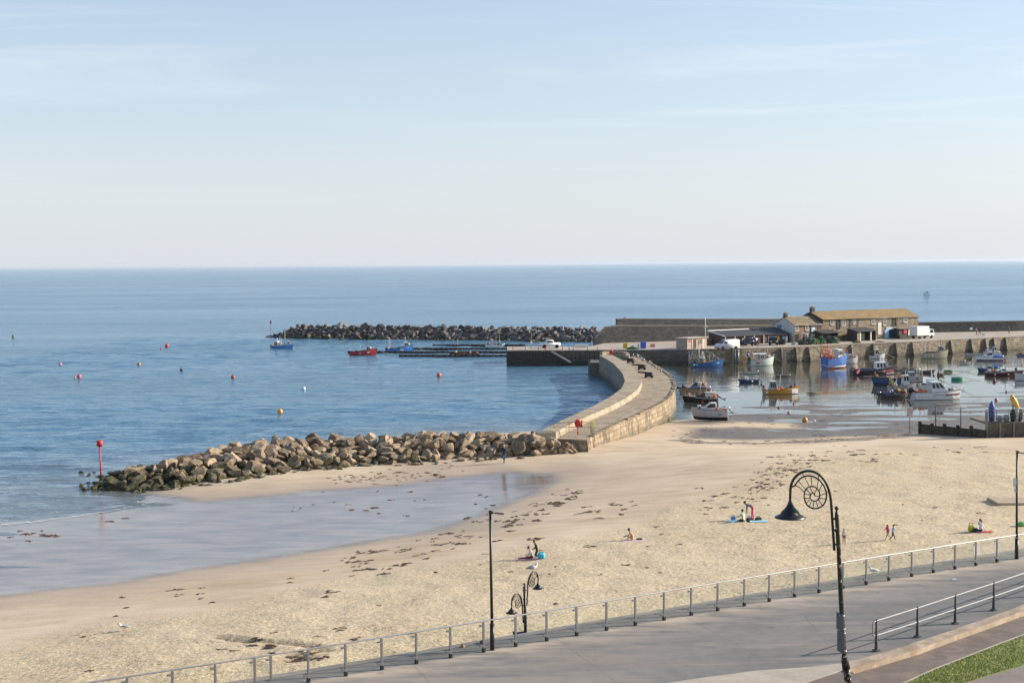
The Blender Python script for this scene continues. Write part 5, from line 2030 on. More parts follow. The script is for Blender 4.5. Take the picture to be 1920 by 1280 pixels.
board(wh, wa, wang, 1661, 1679, 613.4, 617.2, M("pale_blue_sign", (.50, .60, .70), .5), "shop_sign", -.10)
for px in (1594, 1608.5, 1682):
    x0, _ = meet(px, 620, wa, wang)
    mb = MB()
    mb.tube([(x0, -.09, 4.3), (x0, -.09, 0)], .05, 6)
    mb.build("drainpipe", black, wh)
# outside stair
x0, _ = meet(1576, 640, wa, wang)
x1, _ = meet(1597, 620, wa, wang)
mb = MB()
for k in range(12):
    f = (k + .5) / 12
    mb.box((x0 + (x1 - x0) * f, -.75, .2 * k / 1.2 * .9 / 2 + .05), ((x1 - x0) / 12, 1.1, .18 * k * .9 + .12))
mb.build("outside_stair", stone_br, wh)
mb = MB()
mb.tube([(x0, -1.35, 1.0), (x1, -1.35, 2.75)], .035, 6)
for k in range(5):
    f = k / 4
    mb.tube([(x0 + (x1 - x0) * f, -1.35, 1.8 * f), (x0 + (x1 - x0) * f, -1.35, 1.0 + 1.75 * f)], .03, 5)
mb.build("stair_rail", black, wh)


def shed(name, label, px0, px1, pyb, depth, h0, h1, wallm, roofm, front=True, cat="shed", group=None):
    a, b = P(px0, pyb[0], QZ), P(px1, pyb[1], QZ)
    ang = math.atan2(b.y - a.y, b.x - a.x)
    Ln = (b - a).length
    o = thing(name, label, cat, a, ang, group)
    mb = MB()
    mb.quad((0, depth, 0), (0, 0, 0), (0, 0, h0), (0, depth, h1))
    mb.quad((Ln, 0, 0), (Ln, depth, 0), (Ln, depth, h1), (Ln, 0, h0))
    mb.quad((Ln, depth, 0), (0, depth, 0), (0, depth, h1), (Ln, depth, h1))
    if front:
        mb.quad((0, 0, 0), (Ln, 0, 0), (Ln, 0, h0), (0, 0, h0))
    mb.build("wall", wallm, o)
    mb = MB()
    sl = (h1 - h0) / depth
    m_ = Matrix(((1, 0, 0), (0, math.cos(math.atan(sl)), -math.sin(math.atan(sl))), (0, math.sin(math.atan(sl)), math.cos(math.atan(sl)))))
    mb.box((Ln / 2, depth / 2 - .1, (h0 + h1) / 2 + .08), (Ln + .35, math.hypot(depth + .5, (depth + .5) * sl), .10), mat=m_)
    mb.build("roof", roofm, o)
    return o, a, ang, Ln


# lean-to boat store in front of the warehouse
ls, la_, lang, lL = shed("boat_store", "open fronted lean-to store with white posts against the warehouse", 1607, 1642, (640, 638), 2.6, 1.95, 2.45, timber_dk, slate_dk, False)
for f in (.17, .74):
    mb = MB()
    mb.box((lL * f, .06, .97), (.26, .2, 1.94))
    mb.build("post", M("cream_board", (.6, .6, .6)), ls)
mb = MB()
mb.box((lL * .48, 1.6, .75), (lL * .5, .06, 1.4))
mb.build("back_door", M("grey_door", (.33, .33, .30), .7), ls)
mb = MB()
mb.box((lL * .08, .05, .95), (lL * .14, .08, 1.85))
mb.build("front_panel", stone_br, ls)
# dark fish shed to the right of the blue door
fs, fa_, fang, fL = shed("fish_shed", "dark boarded shed with a red box and white panel beside the parked truck", 1685, 1716, (634.5, 632.8), 3.6, 1.95, 2.5, timber_dk, M("felt_roof", (.19, .17, .15), .9), True)
board(fs, fa_, fang, 1693.5, 1700, 617.5, 625, red_paint, "fire_box", -.1)
board(fs, fa_, fang, 1702.5, 1708.5, 615, 628.5, white_paint, "white_panel", -.08)
# lean-to in front of the cottage join
lt, lta, ltang, ltL = shed("lean_to", "low dark roofed lean-to stacked with green nets between the cottage and warehouse", 1541, 1572, (641.5, 640), 2.0, 1.75, 2.15, timber_dk, slate_dk, False)
for f in (.05, .35, .95):
    mb = MB()
    mb.box((ltL * f, .05, .87), (.14, .14, 1.75))
    mb.build("post", timber_dk, lt)

# cottage with white gable
ct, ca_, cang, cL, croof = house("cottage", "brown fronted cottage with a pale rendered gable and mossy slate roof", "building", (1490, 642.2), (1543, 639.9), 6.6, 3.45, 5.05, stone_ct, slate2, render_w)
chimney(croof, (.35, 3.3, 4.8), .6, .7, 1.0)
for a4 in ((1489.7 + 1.3, 1496.5, 609.6, 619.5, 1, 3), (1510, 1515.3, 609, 618.5, 1, 3)):
    opening(ct, ca_, cang, *a4[:4], bars=a4[4:])
opening(ct, ca_, cang, 1533.5, 1540.3, 608.3, 621, fr=M("pink_paint", (.50, .26, .24), .5), bars=(1, 4))
opening(ct, ca_, cang, 1503.3, 1509, 624.8, 640.5, kind='door', pn=timber_dk, name='door')
opening(ct, ca_, cang, 1491.5, 1494.5, 627, 641.2, kind='door', fr=timber_dk, pn=timber_dk, name='door')
board(ct, ca_, cang, 1497, 1502, 624, 641, M("brown_door", (.12, .075, .05), .7), "boarding")
board(ct, ca_, cang, 1520, 1528.5, 608, 624.5, M("navy_board", (.03, .035, .055), .5), "sign_board")
board(ct, ca_, cang, 1520.8, 1527.6, 613.8, 622.5, M("pale_blue_sign", (.5, .6, .7)), "notice", -.11)
for px in (1512, 1520.5, 1525.5):
    board(ct, ca_, cang, px, px + 3.6, 625.5, 633 - (0 if px < 1515 else 2), white_paint, "poster", -.09)
# little window in the gable (gable plane x=0, facing out)
mb = MB()
mb.box((-.03, 4.7, 3.05), (.10, 1.25, .75))
gw = mb.build("gable_window", blue_paint, ct)
mb = MB()
for k in (-1, 0, 1):
    mb.box((-.07, 4.7 + k * .4, 3.05), (.05, .34, .62))
mb.build("pane", M("sky_glass", (.20, .26, .32), .12), gw)
mb = MB()
for px, py in ((1481.3, 611), (1507, 610.5), (1530, 609.2)):
    x, z = meet(px if px > 1490 else 1490.6, py, ca_, cang)
    mb.ball((x, -.2, z), .09)
mb.build("wall_lamp", white_paint, ct)


# low kiosks with dark roofs (left of cottage)
def gable_shed(name, label, px0, px1, pyb, depth, h, rise, wallm, roofm, group=None):
    a, b = P(px0, pyb[0], QZ), P(px1, pyb[1], QZ)
    ang = math.atan2(b.y - a.y, b.x - a.x)
    Ln = (b - a).length
    o = thing(name, label, "kiosk", a, ang, group)
    mb = MB()
    mb.quad((Ln, depth, 0), (0, depth, 0), (0, depth, h + rise), (Ln, depth, h + rise))
    mb.quad((0, depth, 0), (0, 0, 0), (0, 0, h), (0, depth, h + rise))
    mb.quad((Ln, 0, 0), (Ln, depth, 0), (Ln, depth, h + rise), (Ln, 0, h))
    mb.quad((0, .3, 0), (Ln, .3, 0), (Ln, .3, h), (0, .3, h))
    mb.build("wall", wallm, o)
    mb = MB()
    n = 10
    for i in range(n):
        x0_, x1_ = -.25 + (Ln + .5) * i / n, -.25 + (Ln + .5) * (i + 1) / n
        mb.quad((x0_, -.35, h), (x1_, -.35, h), (x1_, depth + .2, h + rise + .12), (x0_, depth + .2, h + rise + .12))
    mb.quad((-.25, -.35, h - .12), (Ln + .25, -.35, h - .12), (Ln + .25, -.35, h), (-.25, -.35, h))
    mb.build("roof", roofm, o)
    return o, a, ang, Ln


k1, k1a, k1g, k1L = gable_shed("kiosk", "low slate roofed kiosk with white, yellow and blue panels left of the cottage", 1431, 1480, (643.6, 642.2), 5.2, 1.75, 1.05, timber_dk, slate_dk)
mb = MB()
for px, wpx, c in ((1436, 5, (.36, .32, .25)), (1443, 4, (.66, .62, .52)), (1448.5, 4, (.40, .42, .42)), (1455.5, 4.5, (.70, .62, .55)), (1460.5, 4, (.60, .42, .06)), (1470.5, 5, (.16, .38, .66)), (1476, 3.5, (.70, .70, .66))):
    board(k1, k1a, k1g, px - wpx / 2, px + wpx / 2, 630.2, 641, M("panel_%d_%d" % (int(c[0] * 99), int(c[2] * 99)), c, .6, .08), "front_panel", .22)
k2, k2a, k2g, k2L = gable_shed("kiosk", "long low dark roofed kiosk with a white fascia behind the white van", 1357, 1432, (648, 644), 4.2, 1.85, .7, M("dim_red_boards", (.08, .045, .04), .8), slate_dk)
mb = MB()
mb.tube([(-.25, -.35, 1.92), (-.25, 4.4, 2.75)], .13, 4, smooth=False)
mb.tube([(-.25, 4.4, 2.75), (k2L + .2, 4.4, 2.75)], .11, 4, smooth=False)
mb.build("fascia", white_paint, k2)
for px, c in ((1395, (.5, .46, .36)), (1401, (.42, .43, .42)), (1418, (.30, .06, .05)), (1424, (.34, .10, .07))):
    board(k2, k2a, k2g, px - 2, px + 2, 633, 643, M("panel_%d_%d" % (int(c[0] * 99), int(c[2] * 99)), c, .6, .08), "front_panel", .22)
for f in (.02, .26, .5, .74, .98):
    mb = MB()
    mb.box((k2L * f, -.2, .9), (.12, .12, 1.8))
    mb.build("post", M("cream_board", (.6, .6, .6)), k2)

# harbour hut
hu, hua, huang, huL = shed("harbour_hut", "small pale stone harbour hut with a door at the quay corner", 1288.5, 1325, (655.6, 652.8), 2.6, 2.05, 2.05, M("pale_hut_stone", (.36, .285, .22), .85, .15, 2, .3, .02), M("hut_roof", (.40, .35, .30), .9), True, "hut")
opening(hu, hua, huang, 1299.5, 1304.5, 637, 652.5, kind='door', fr=M("brown_door", (.1, .1, .1)), pn=timber_dk, name="door")
opening(hu, hua, huang, 1309.5, 1314.5, 636.5, 645, bars=(0, 0), fr=M("hut_trim", (.5, .42, .33), .8), name="window")
board(hu, hua, huang, 1292, 1296.5, 638, 640.5, red_paint, "red_notice")
board(hu, hua, huang, 1297, 1298.6, 634.8, 653, M("hut_trim", (.5, .42, .33)), "pilaster")
board(hu, hua, huang, 1316, 1320, 634.8, 653, M("hut_trim", (.5, .42, .33)), "pilaster")
# rubble boundary wall behind the hut
rw = thing("rubble_wall", "stepped rubble stone wall between the hut and the dark roofed kiosk", "wall", P(1322, 648, QZ))
mb = MB()
e = P(1356, 643.5, QZ) - P(1322, 648, QZ)
for k in range(8):
    f = (k + .5) / 8
    hh = 1.0 + 1.0 * min(1, f * 1.4)
    mb.box((e.x * f, e.y * f, hh / 2), (e.length / 8 + .02 * (k % 2), .5 + .02 * (k % 2), hh), math.atan2(e.y, e.x))
mb.build("wall", quay_lit, rw)
# flagpole
fp = thing("flagpole", "tall white flagpole with a yard beside the harbour hut", "flagpole", P(1322.5, 648, QZ))
mb = MB()
mb.tube([(0, 0, 0), (0, 0, 4.9), (0, 0, 5.6)], [.085, .06, .03], 8)
mb.tube([(-.45, 0, 3.75), (.45, 0, 3.75)], .045, 6)
mb.build("pole", white_paint, fp)


# ------------------------------------------------------------------ vehicles
tyre_m = M("tyre", (.018, .018, .018), .85, .2, 8)
rim_m = M("wheel_rim", (.22, .22, .23), .4, .1, 5, metal=.6)
vglass = M("vehicle_glass", (.015, .02, .028), .06, .1, 2)


def wheel(parent, x, y, r, w=.22):
    s = 1 if y > 0 else -1
    mb = MB()
    rx = Matrix.Rotation(R(90), 3, 'X')
    mb.lathe([(r * .62, -w / 2), (r * .94, -w / 2), (r, -w * .3), (r, w * .3), (r * .94, w / 2), (r * .62, w / 2)], (x, y, r), 18, mat=rx)
    o = mb.build("wheel", tyre_m, parent)
    mb = MB()
    mb.lathe([(r * .6, -w * .35), (r * .62, w * .38 * 1), (r * .15, w * .30)], (x, y, r), 14, mat=rx)
    mb.build("rim", rim_m, o)


def vehicle(name, label, cat, px, py, rz, Ln, Wd, lower, upper, paint, glasses, wr=.33, wx=(.2, .8), z=QZ, extra=None):
    p = P(px, py, z)
    o = thing(name, label, cat, p, rz)
    mb = MB()
    bm = bmesh.new()

    def slab(prof, w, tp):
        vs0 = [bm.verts.new((x, -w / 2 * (tp if zz > 1.25 else 1), zz)) for x, zz in prof]
        vs1 = [bm.verts.new((x, w / 2 * (tp if zz > 1.25 else 1), zz)) for x, zz in prof]
        n = len(prof)
        bm.faces.new(vs0[::-1])
        bm.faces.new(vs1)
        for q in range(n):
            bm.faces.new((vs0[q], vs0[(q + 1) % n], vs1[(q + 1) % n], vs1[q]))
    slab(lower, Wd, .9)
    bmesh.ops.recalc_face_normals(bm, faces=bm.faces)
    bmesh.ops.bevel(bm, geom=list(bm.edges), offset=.05, segments=2, affect='EDGES')
    mb.addbm(bm)
    for q in range(len(mb.sm)):
        mb.sm[q] = True
    body = mb.build("body", paint, o)
    for k, poly in enumerate(glasses):
        if poly[0] == 'side':
            for s in (-1, 1):
                mb = MB()
                pts = [(x, s * (Wd / 2 * (.9 if zz > 1.25 else 1) + .012), zz) for x, zz in poly[1]]
                mb.poly(pts if s < 0 else pts[::-1])
                mb.build("side_window", vglass, o)
        else:
            (x0_, z0_), (x1_, z1_) = poly[1]
            mb = MB()
            n = Vector((z1_ - z0_, 0, -(x1_ - x0_))).normalized() * .014
            if poly[0] == 'back':
                n = -n
            w0, w1 = Wd * .44 * (.92 if z0_ > 1.25 else 1), Wd * .44 * .9
            mb.poly([(x0_ + n.x, -w0, z0_ + n.z), (x0_ + n.x, w0, z0_ + n.z), (x1_ + n.x, w1, z1_ + n.z), (x1_ + n.x, -w1, z1_ + n.z)])
            mb.build("windscreen" if poly[0] == 'front' else "rear_window", vglass, o)
    for x in wx:
        for s in (-1, 1):
            wheel(o, Ln * (x - .5), s * (Wd / 2 - .10), wr)
    fx = max(x for x, zz in lower)
    for s in (-1, 1):
        mb = MB()
        mb.box((fx - .02, s * Wd * .34, .78), (.08, .30, .16), bev=.03)
        mb.build("headlight", M("headlight", (.6, .62, .64), .2, .05), o)
    mb = MB()
    mb.box((fx - .02, 0, .42), (.12, Wd * .9, .18), bev=.04)
    mb.build("bumper", M("black_plastic", (.03, .03, .032), .6, .1), o)
    return o


vanw = M("van_white", (.74, .75, .76), .3, .03, 2, dirt=.08)
vanp = [(-2.2, .3), (2.15, .3), (2.2, .75), (2.1, 1.0), (1.45, 1.12), (.75, 1.78), (.3, 1.86), (-2.1, 1.88), (-2.2, 1.7)]
vehicle("van", "white panel van parked on the quay in front of the long dark kiosk", "van", 1363, 655.2, R(201), 4.4, 1.8, vanp, None, vanw,
        [('side', [(.35, 1.15), (1.25, 1.15), (.75, 1.68), (.40, 1.68)]), ('front', [(1.43, 1.14), (.78, 1.74)])], .34, (.17, .80))
pick = [(-1.95, .42), (1.9, .42), (1.95, .80), (1.85, .98), (1.0, 1.05), (.45, 1.52), (-.55, 1.55), (-.72, 1.02), (-1.92, 1.02)]
vehicle("pickup", "white pickup truck parked alone on the sheet piled end of the quay", "pickup", 1031.5, 652.2, R(184), 3.9, 1.75, pick, None, vanw,
        [('side', [(-.50, 1.08), (.80, 1.08), (.42, 1.44), (-.42, 1.46)]), ('front', [(.98, 1.07), (.50, 1.48)])], .38, (.18, .80))
truck = thing("box_truck", "white box truck with dark cab parked beside the warehouse", "truck", P(1729, 634.3, QZ), R(33))
mb = MB(); mb.box((-.85, 0, 1.62), (3.7, 2.1, 1.95), bev=.04); mb.build("cargo_box", M("truck_cream", (.74, .72, .66), .4, .03, 2, dirt=.06), truck)
mb = MB()
mb.extrude_profile([(1.1, .5), (2.55, .5), (2.6, 1.1), (2.35, 1.9), (1.25, 2.0), (1.1, 1.9)], -.98, .98)
cab = mb.build("cab", vanw, truck)
mb = MB()
for s in (-1, 1):
    mb.poly([(1.25, s * .992, 1.15), (2.38, s * .992, 1.15), (2.2, s * .992, 1.8), (1.25, s * .992, 1.82)][::(1 if s < 0 else -1)])
mb.build("side_window", vglass, cab)
mb = MB(); mb.poly([(2.615, -.85, 1.15), (2.615, .85, 1.15), (2.40, .8, 1.84), (2.40, -.8, 1.84)]); mb.build("windscreen", vglass, cab)
mb = MB(); mb.box((-.2, 0, .52), (4.9, .9, .22)); mb.build("chassis", black, truck)
for x in (-1.7, 1.8):
    for s in (-1, 1):
        wheel(truck, x, s * .88, .38, .26)
mb = MB(); mb.box((2.62, 0, .55), (.12, 1.9, .3), bev=.04); mb.build("bumper", M("black_plastic", (.03, .03, .03)), truck)
dkpaint = M("dark_vehicle_paint", (.018, .02, .028), .3, .1, 3)
jeep = [(-1.5, .4), (1.5, .4), (1.55, .85), (.75, .95), (.45, 1.5), (-1.35, 1.55), (-1.5, 1.0)]
vehicle("tractor_unit", "dark off-road vehicle facing the harbour in front of the coloured kiosk panels", "vehicle", 1450, 646.5, R(265), 3.0, 1.6, jeep, None, dkpaint, [('front', [(.74, .98), (.48, 1.44)]), ('side', [(-1.2, 1.0), (.6, 1.0), (.38, 1.42), (-1.1, 1.45)])], .42, (.18, .82))
vehicle("estate_car", "dark blue car under the long kiosk roof behind the person in white cap", "car", 1404, 647.5, R(200), 3.4, 1.6, [(x * 1.1, zz) for x, zz in jeep], None, M("navy_paint", (.025, .03, .075), .3, .1, 3), [('front', [(.82, .98), (.53, 1.44)]), ('side', [(-1.2, 1.0), (.6, 1.0), (.38, 1.42), (-1.1, 1.45)])], .34, (.18, .82))

# ------------------------------------------------------------------ fishing gear on the quay
def heap(px, py, r, h, col, label, name="net_heap", cat="net", z=QZ, group="heaped nets on the quay"):
    p = P(px, py, z)
    mb = MB()
    bm = bmesh.new()
    bmesh.ops.create_icosphere(bm, subdivisions=4, radius=1)
    for v in bm.verts:
        n = mnoise.noise(v.co * 1.6 + Vector((px, 0, 0))) * .45 + abs(mnoise.noise(Vector((v.co.x * 6, v.co.y * 6, v.co.z * 1.5 + px)))) * .38 - .12 + mnoise.noise(v.co * 14) * .08
        q = v.co * (1 + n)
        v.co = Vector((q.x * r, q.y * r * .8, max(-.02, q.z * h * .58 + h * .20)))
    mb.addbm(bm)
    m_ = M("net_%d_%d_%d" % tuple(int(c * 500) for c in col), col, .95, .55, 5, .9, .06, col2=(.07, .055, .04), dirt=.4)
    o = mb.build(name, m_, None, p)
    return tag(o, label, cat, group)


heap(1521, 646, .85, 1.7, (.035, .105, .05), "tall green net heap nearest the cottage door on the quay")
heap(1530, 645.5, .7, 1.5, (.10, .18, .05), "olive green net heap second from the cottage on the quay")
heap(1540, 645, .75, 1.8, (.035, .16, .06), "bright green net heap in front of the lean-to")
heap(1553, 643.5, .8, 2.0, (.11, .05, .055), "maroon and brown net heap under the lean-to roof")
heap(1561, 643.5, .9, 1.9, (.025, .11, .06), "dark green net heap below the warehouse loading door")
heap(1568, 642.8, .6, 1.6, (.30, .13, .06), "orange and brown net heap beside the outside stair")
heap(1506, 646.2, 1.0, .8, (.10, .075, .055), "low pile of brown lobster pots before the cottage door", "pot_pile", "pots")
heap(1489, 646.8, .55, .75, (.62, .60, .57), "white sheet covered bundle at the quay edge", "covered_bundle", "bundle")
heap(1466, 645.8, .7, 1.5, (.03, .028, .028), "dark pointed heap of gear beside the off-road vehicle", "gear_heap", "gear")
heap(1283, 649.5, .9, 1.3, (.03, .075, .055), "dark green pile of pots left of the harbour hut", "pot_pile", "pots")
heap(1606, 642.5, .9, .5, (.14, .09, .05), "low brown rope heap at the foot of the lean-to store", "rope_heap", "rope")
heap(1650, 641, .8, .3, (.18, .12, .08), "flat brown net spread on the quay below the blue door", "net_heap", "net")


def crate(px, py, d, col, label, name="container", rz=.1, z=QZ, lid=True):
    p = P(px, py, z)
    o = thing(name, label, "container", p, rz)
    mb = MB()
    mb.box((0, 0, d[2] / 2), d, bev=.04, taper=1.05)
    mt = M("crate_%d_%d_%d" % tuple(int(c * 300) for c in col), col, .5, .1, 3, dirt=.2)
    mb.build("body", mt, o)
    if lid:
        mb = MB()
        mb.box((0, 0, d[2] + .04), (d[0] * 1.08, d[1] * 1.08, .08), bev=.02)
        mb.build("rim", mt, o)
    return o


crate(1172.5, 653, (.75, .7, .95), (.55, .38, .02), "yellow fish bin standing on the quay behind the pier head")
crate(1206, 653, (.95, .8, 1.15), (.03, .10, .50), "tall blue bin standing on the quay behind the pier head")
crate(1197, 653, (.35, .35, .75), (.62, .62, .58), "small white box between the green boat and the blue bin")
crate(1224, 650.5, (.8, .6, .55), (.52, .22, .20), "pink red crate on the quay right of the blue bin")
crate(1090, 651, (2.4, .8, .45), (.60, .60, .58), "long white box lying on the quay right of the pickup")
heap(1187, 655, 1.0, .75, (.03, .16, .07), "upturned green dinghy shaped tarpaulin on the quay edge", "tarpaulin", "tarpaulin")
# bollards and posts along the sheet piled end
for px, h in ((962, .6), (985, .5), (1010, .55), (1055, .9), (1067, 1.0), (1075, .5), (1102, .5), (1120, .5)):
    mb = MB()
    q = P(px, 655.5, QZ)
    mb.tube([(0, 0, 0), (0, 0, h)], [.09, .07], 8)
    mb.ball((0, 0, h), .085)
    tag(mb.build("bollard", M("bollard_grey", (.20, .18, .16), .7, .2, 5), None, q), "short grey post along the edge of the sheet piled quay end", "bollard", "posts along the quay end")
mb = MB(); q = P(1022.5, 656, QZ); mb.tube([(0, 0, 0), (0, 0, .5)], .13, 8); tag(mb.build("bollard", red_paint, None, q), "red mooring post at the quay edge below the pickup", "bollard")
sp_ = thing("signal_post", "tall post with a white box on the sheet piled end of the quay", "post", P(996, 654, QZ))
mb = MB(); mb.tube([(0, 0, 0), (0, 0, 3.4)], [.07, .04], 8); mb.build("pole", M("bollard_grey", (.2, .2, .2)), sp_)
mb = MB(); mb.box((0, 0, 1.2), (.32, .3, .55), bev=.03); mb.build("box", white_paint, sp_)
# people on the quay
person("person in white cap and navy clothes standing beside the dark blue car on the quay", P(1411, 650, QZ), R(200), fk(8, 6, 6, -6, 6, 20, 40, 14, 40), dict(top=(.03, .035, .06), leg=(.03, .035, .06)), 1.75, (.70, .70, .68))
person("person in black standing under the kiosk roof left of the dark blue car", P(1394, 650, QZ), R(90), stand, dict(top=(.03, .03, .035), leg=(.03, .03, .03)), 1.6, (.3, .25, .2))
person("person in dark red top walking on the quay near the kiosk", P(1421.5, 650, QZ), R(20), fk(4, 14, 6, -14, 12, -14, 16, 14, 16), dict(top=(.14, .05, .06), leg=(.08, .07, .08)), 1.62)
person("person in dark top left of a pair walking below the far sea wall", P(1831, 628.5, QZ), R(200), fk(4, 14, 6, -14, 12, -14, 16, 14, 16), dict(top=(.40, .38, .38), leg=(.02, .02, .03)), 1.68)
person("person in maroon right of a pair walking below the far sea wall", P(1837, 628.2, QZ), R(200), fk(4, -12, 6, 14, 6, 14, 16, -14, 16), dict(top=(.06, .02, .04), leg=(.03, .02, .03)), 1.72)
person("lone person in dark clothes standing near the far sea wall at right", P(1892, 625.5, QZ), R(220), stand, dict(top=(.16, .15, .13), leg=(.06, .06, .06)), 1.65)
ws_ = thing("wall_sign", "small pale sign board on the far sea wall at right", "sign", P(1821, 620.5, QZ))
ws_.location.y = 321.0
ws_.location.x = PY(1821, 616, 321.0).x
ws_.location.z = PY(1821, 616, 321.0).z
mb = MB(); mb.box((0, 0, 0), (.65, .06, .5), .2, bev=.01); mb.build("panel", white_paint, ws_)
crate(1844.5, 628.5, (.5, .4, .5), (.66, .66, .64), "small white bin beside the walking pair under the far wall", lid=False)

# ------------------------------------------------------------------ pier furniture
def lifebuoy(p, s, label, box=True):
    o = thing("lifebuoy_stand", label, "lifebuoy", p)
    mb = MB()
    mb.tube([(0, 0, 0), (0, 0, 1.0 * s)], .05, 8)
    mb.build("post", red_paint, o)
    mb = MB()
    mb.lathe([(.02, -.09), (.27 * s, -.09), (.34 * s, -.05), (.36 * s, 0), (.34 * s, .05), (.27 * s, .09), (.02, .09)], (0, -.02, 1.25 * s), 18, mat=Matrix.Rotation(R(90), 3, 'X') @ Matrix.Diagonal((1, 1.2, 1)))
    mb.build("housing", red_paint, o)
    if box:
        mb = MB()
        mb.box((.36 * s, .1, 1.18 * s), (.2, .25, .7 * s), bev=.03)
        mb.build("rope_locker", M("dark_red_box", (.07, .02, .02), .6), o)
    return o


lifebuoy(P(1083.5, 815.5, 2.45), .92, "red lifebuoy housing on a post at the landward end of the pier")
lifebuoy(P(1146, 672, 3.0), .9, "small red lifebuoy housing on a post at the pier head", False)
wb = lifebuoy(PY(1171.5, 606.5, 302.5), .8, "red lifebuoy box on the walkway of the tall sea wall", False)
yb = thing("notice_box", "pale yellow notice box on a post at the landward end of the pier", "notice box", P(1112, 817, 2.4))
mb = MB(); mb.box((0, 0, 1.15), (.38, .14, .62), .2, bev=.02); mb.build("box", M("pale_yellow", (.66, .58, .24), .6, .06), yb)
mb = MB(); mb.tube([(-.1, 0, -1.2), (-.1, 0, .9)], .035, 6); mb.tube([(.1, 0, -1.2), (.1, 0, .9)], .035, 6)
for k in range(6):
    mb.tube([(-.1, 0, -1.0 + k * .3), (.1, 0, -1.0 + k * .3)], .02, 5)
mb.build("ladder_post", M("rail_brown", (.13, .10, .07), .6, .2, 5), yb)


def barrier(pts, h, label, n=2, mat=None, step=None):
    o = thing("pipe_railing", label, "railing", pts[0])
    mat = mat or M("rail_brown", (.13, .10, .07), .6, .2, 5)
    q = [p - pts[0] for p in pts]
    mb = MB()
    for k in range(n):
        z = h * (k + 1) / n
        mb.tube([p + Vector((0, 0, z)) for p in q], .03, 6)
    mb.build("rail", mat, o)
    for p in q:
        mb = MB()
        mb.tube([p, p + Vector((0, 0, h))], .035, 6)
        mb.build("post", mat, o)
    return o


barrier([P(1039, 812.5, 2.45), P(1067, 810, 2.45), P(1084, 809.5, 2.45), P(1108, 811, 2.4)], 1.0, "brown pipe railing across the landward end of the pier")
barrier([P(a, b, 3.0) for a, b in ((1187.5, 671), (1195.5, 671), (1197, 673), (1203, 677), (1208, 680))], .75, "grey pipe railing round the steps near the pier head", 2, galv)
barrier([P(a, b, 3.0) for a, b in ((1218, 683), (1222, 685.5))], .65, "short grey pipe railing at the harbour edge of the pier", 2, galv)
for k, (a, b) in enumerate(((1229, 690), (1234, 693), (1239, 697))):
    mb = MB(); mb.tube([(0, 0, 0), (0, 0, .35)], [.16, .12], 8)
    tag(mb.build("bollard", M("pale_bollard", (.38, .34, .28), .8), None, P(a, b, 3.0)), "stubby pale mooring bollard on the pier edge", "bollard", "mooring bollards on the pier edge")
# iron cannons pointing out to sea
iron = M("cannon_iron", (.022, .021, .022), .5, .25, 6)
for k, (px, py, dx, lab) in enumerate(((1181, 680.5, 0, "black iron cannon nearest the pier head"), (1202, 693, 0, "black iron cannon in the middle of the three on the pier"), (1215, 708, 0, "black iron cannon farthest from the pier head"))):
    cn = thing("cannon", lab, "cannon", P(px, py, 3.0), R(172), "cannons on the curved pier")
    mb = MB()
    mb.tube([(-.62, 0, .62), (-.5, 0, .62), (.3, 0, .70), (1.35, 0, .80), (1.42, 0, .81)], [.10, .17, .14, .10, .13], 12)
    mb.ball((-.70, 0, .61), .07)
    mb.build("barrel", iron, cn)
    mb = MB()
    for s in (-1, 1):
        mb.extrude_profile([(-.75, .18), (.45, .18), (.45, .62), (.1, .66), (-.2, .48), (-.75, .36)], s * .22 - .06, s * .22 + .06)
    mb.box((-.15, 0, .22), (1.2, .5, .12))
    mb.build("carriage", iron, cn)
    for x in (-.55, .3):
        for s in (-1, 1):
            mb = MB()
            mb.lathe([(.05, -.05), (.19, -.05), (.19, .05), (.05, .05)], (x, s * .34, .19), 12, mat=Matrix.Rotation(R(90), 3, 'X'))
            mb.build("wheel", iron, cn)

# ------------------------------------------------------------------ beacons, pontoons, buoys
bp = P(189.5, 893, .5)
be = thing("channel_beacon", "red can beacon on a pole at the seaward tip of the tan rock heap", "beacon", bp)
mb = MB(); mb.tube([(0, 0, -.6), (-.05, 0, 2.75)], [.075, .065], 8); mb.build("pole", red_paint, be)
mb = MB(); mb.lathe([(.2, 2.68), (.27, 2.70), (.27, 3.2), (.2, 3.22)], (-.05, 0, 0), 12); mb.tube([(-.38, 0, 3.15), (.28, 0, 3.15)], .02, 5); mb.build("can_topmark", red_paint, be)
bp = P(505.5, 631, 0)
be = thing("channel_beacon", "thin far beacon with a small red topmark on a lone rock", "beacon", bp)
mb = MB(); mb.tube([(.35, 0, .5), (.4, 0, 4.4)], [.07, .05], 6); mb.build("pole", M("beacon_grey", (.14, .10, .09), .7), be)
mb = MB(); mb.box((.4, 0, 3.9), (.45, .3, .75)); mb.build("topmark", M("faded_red", (.40, .12, .13), .6), be)
mb = MB(); mb.addbm(boulder_bm(4, 8), Matrix.Diagonal((.75, .6, .62, 1))); mb.build("rock_base", M("brown_rock", (.14, .10, .07), .9, .25, 2), be)

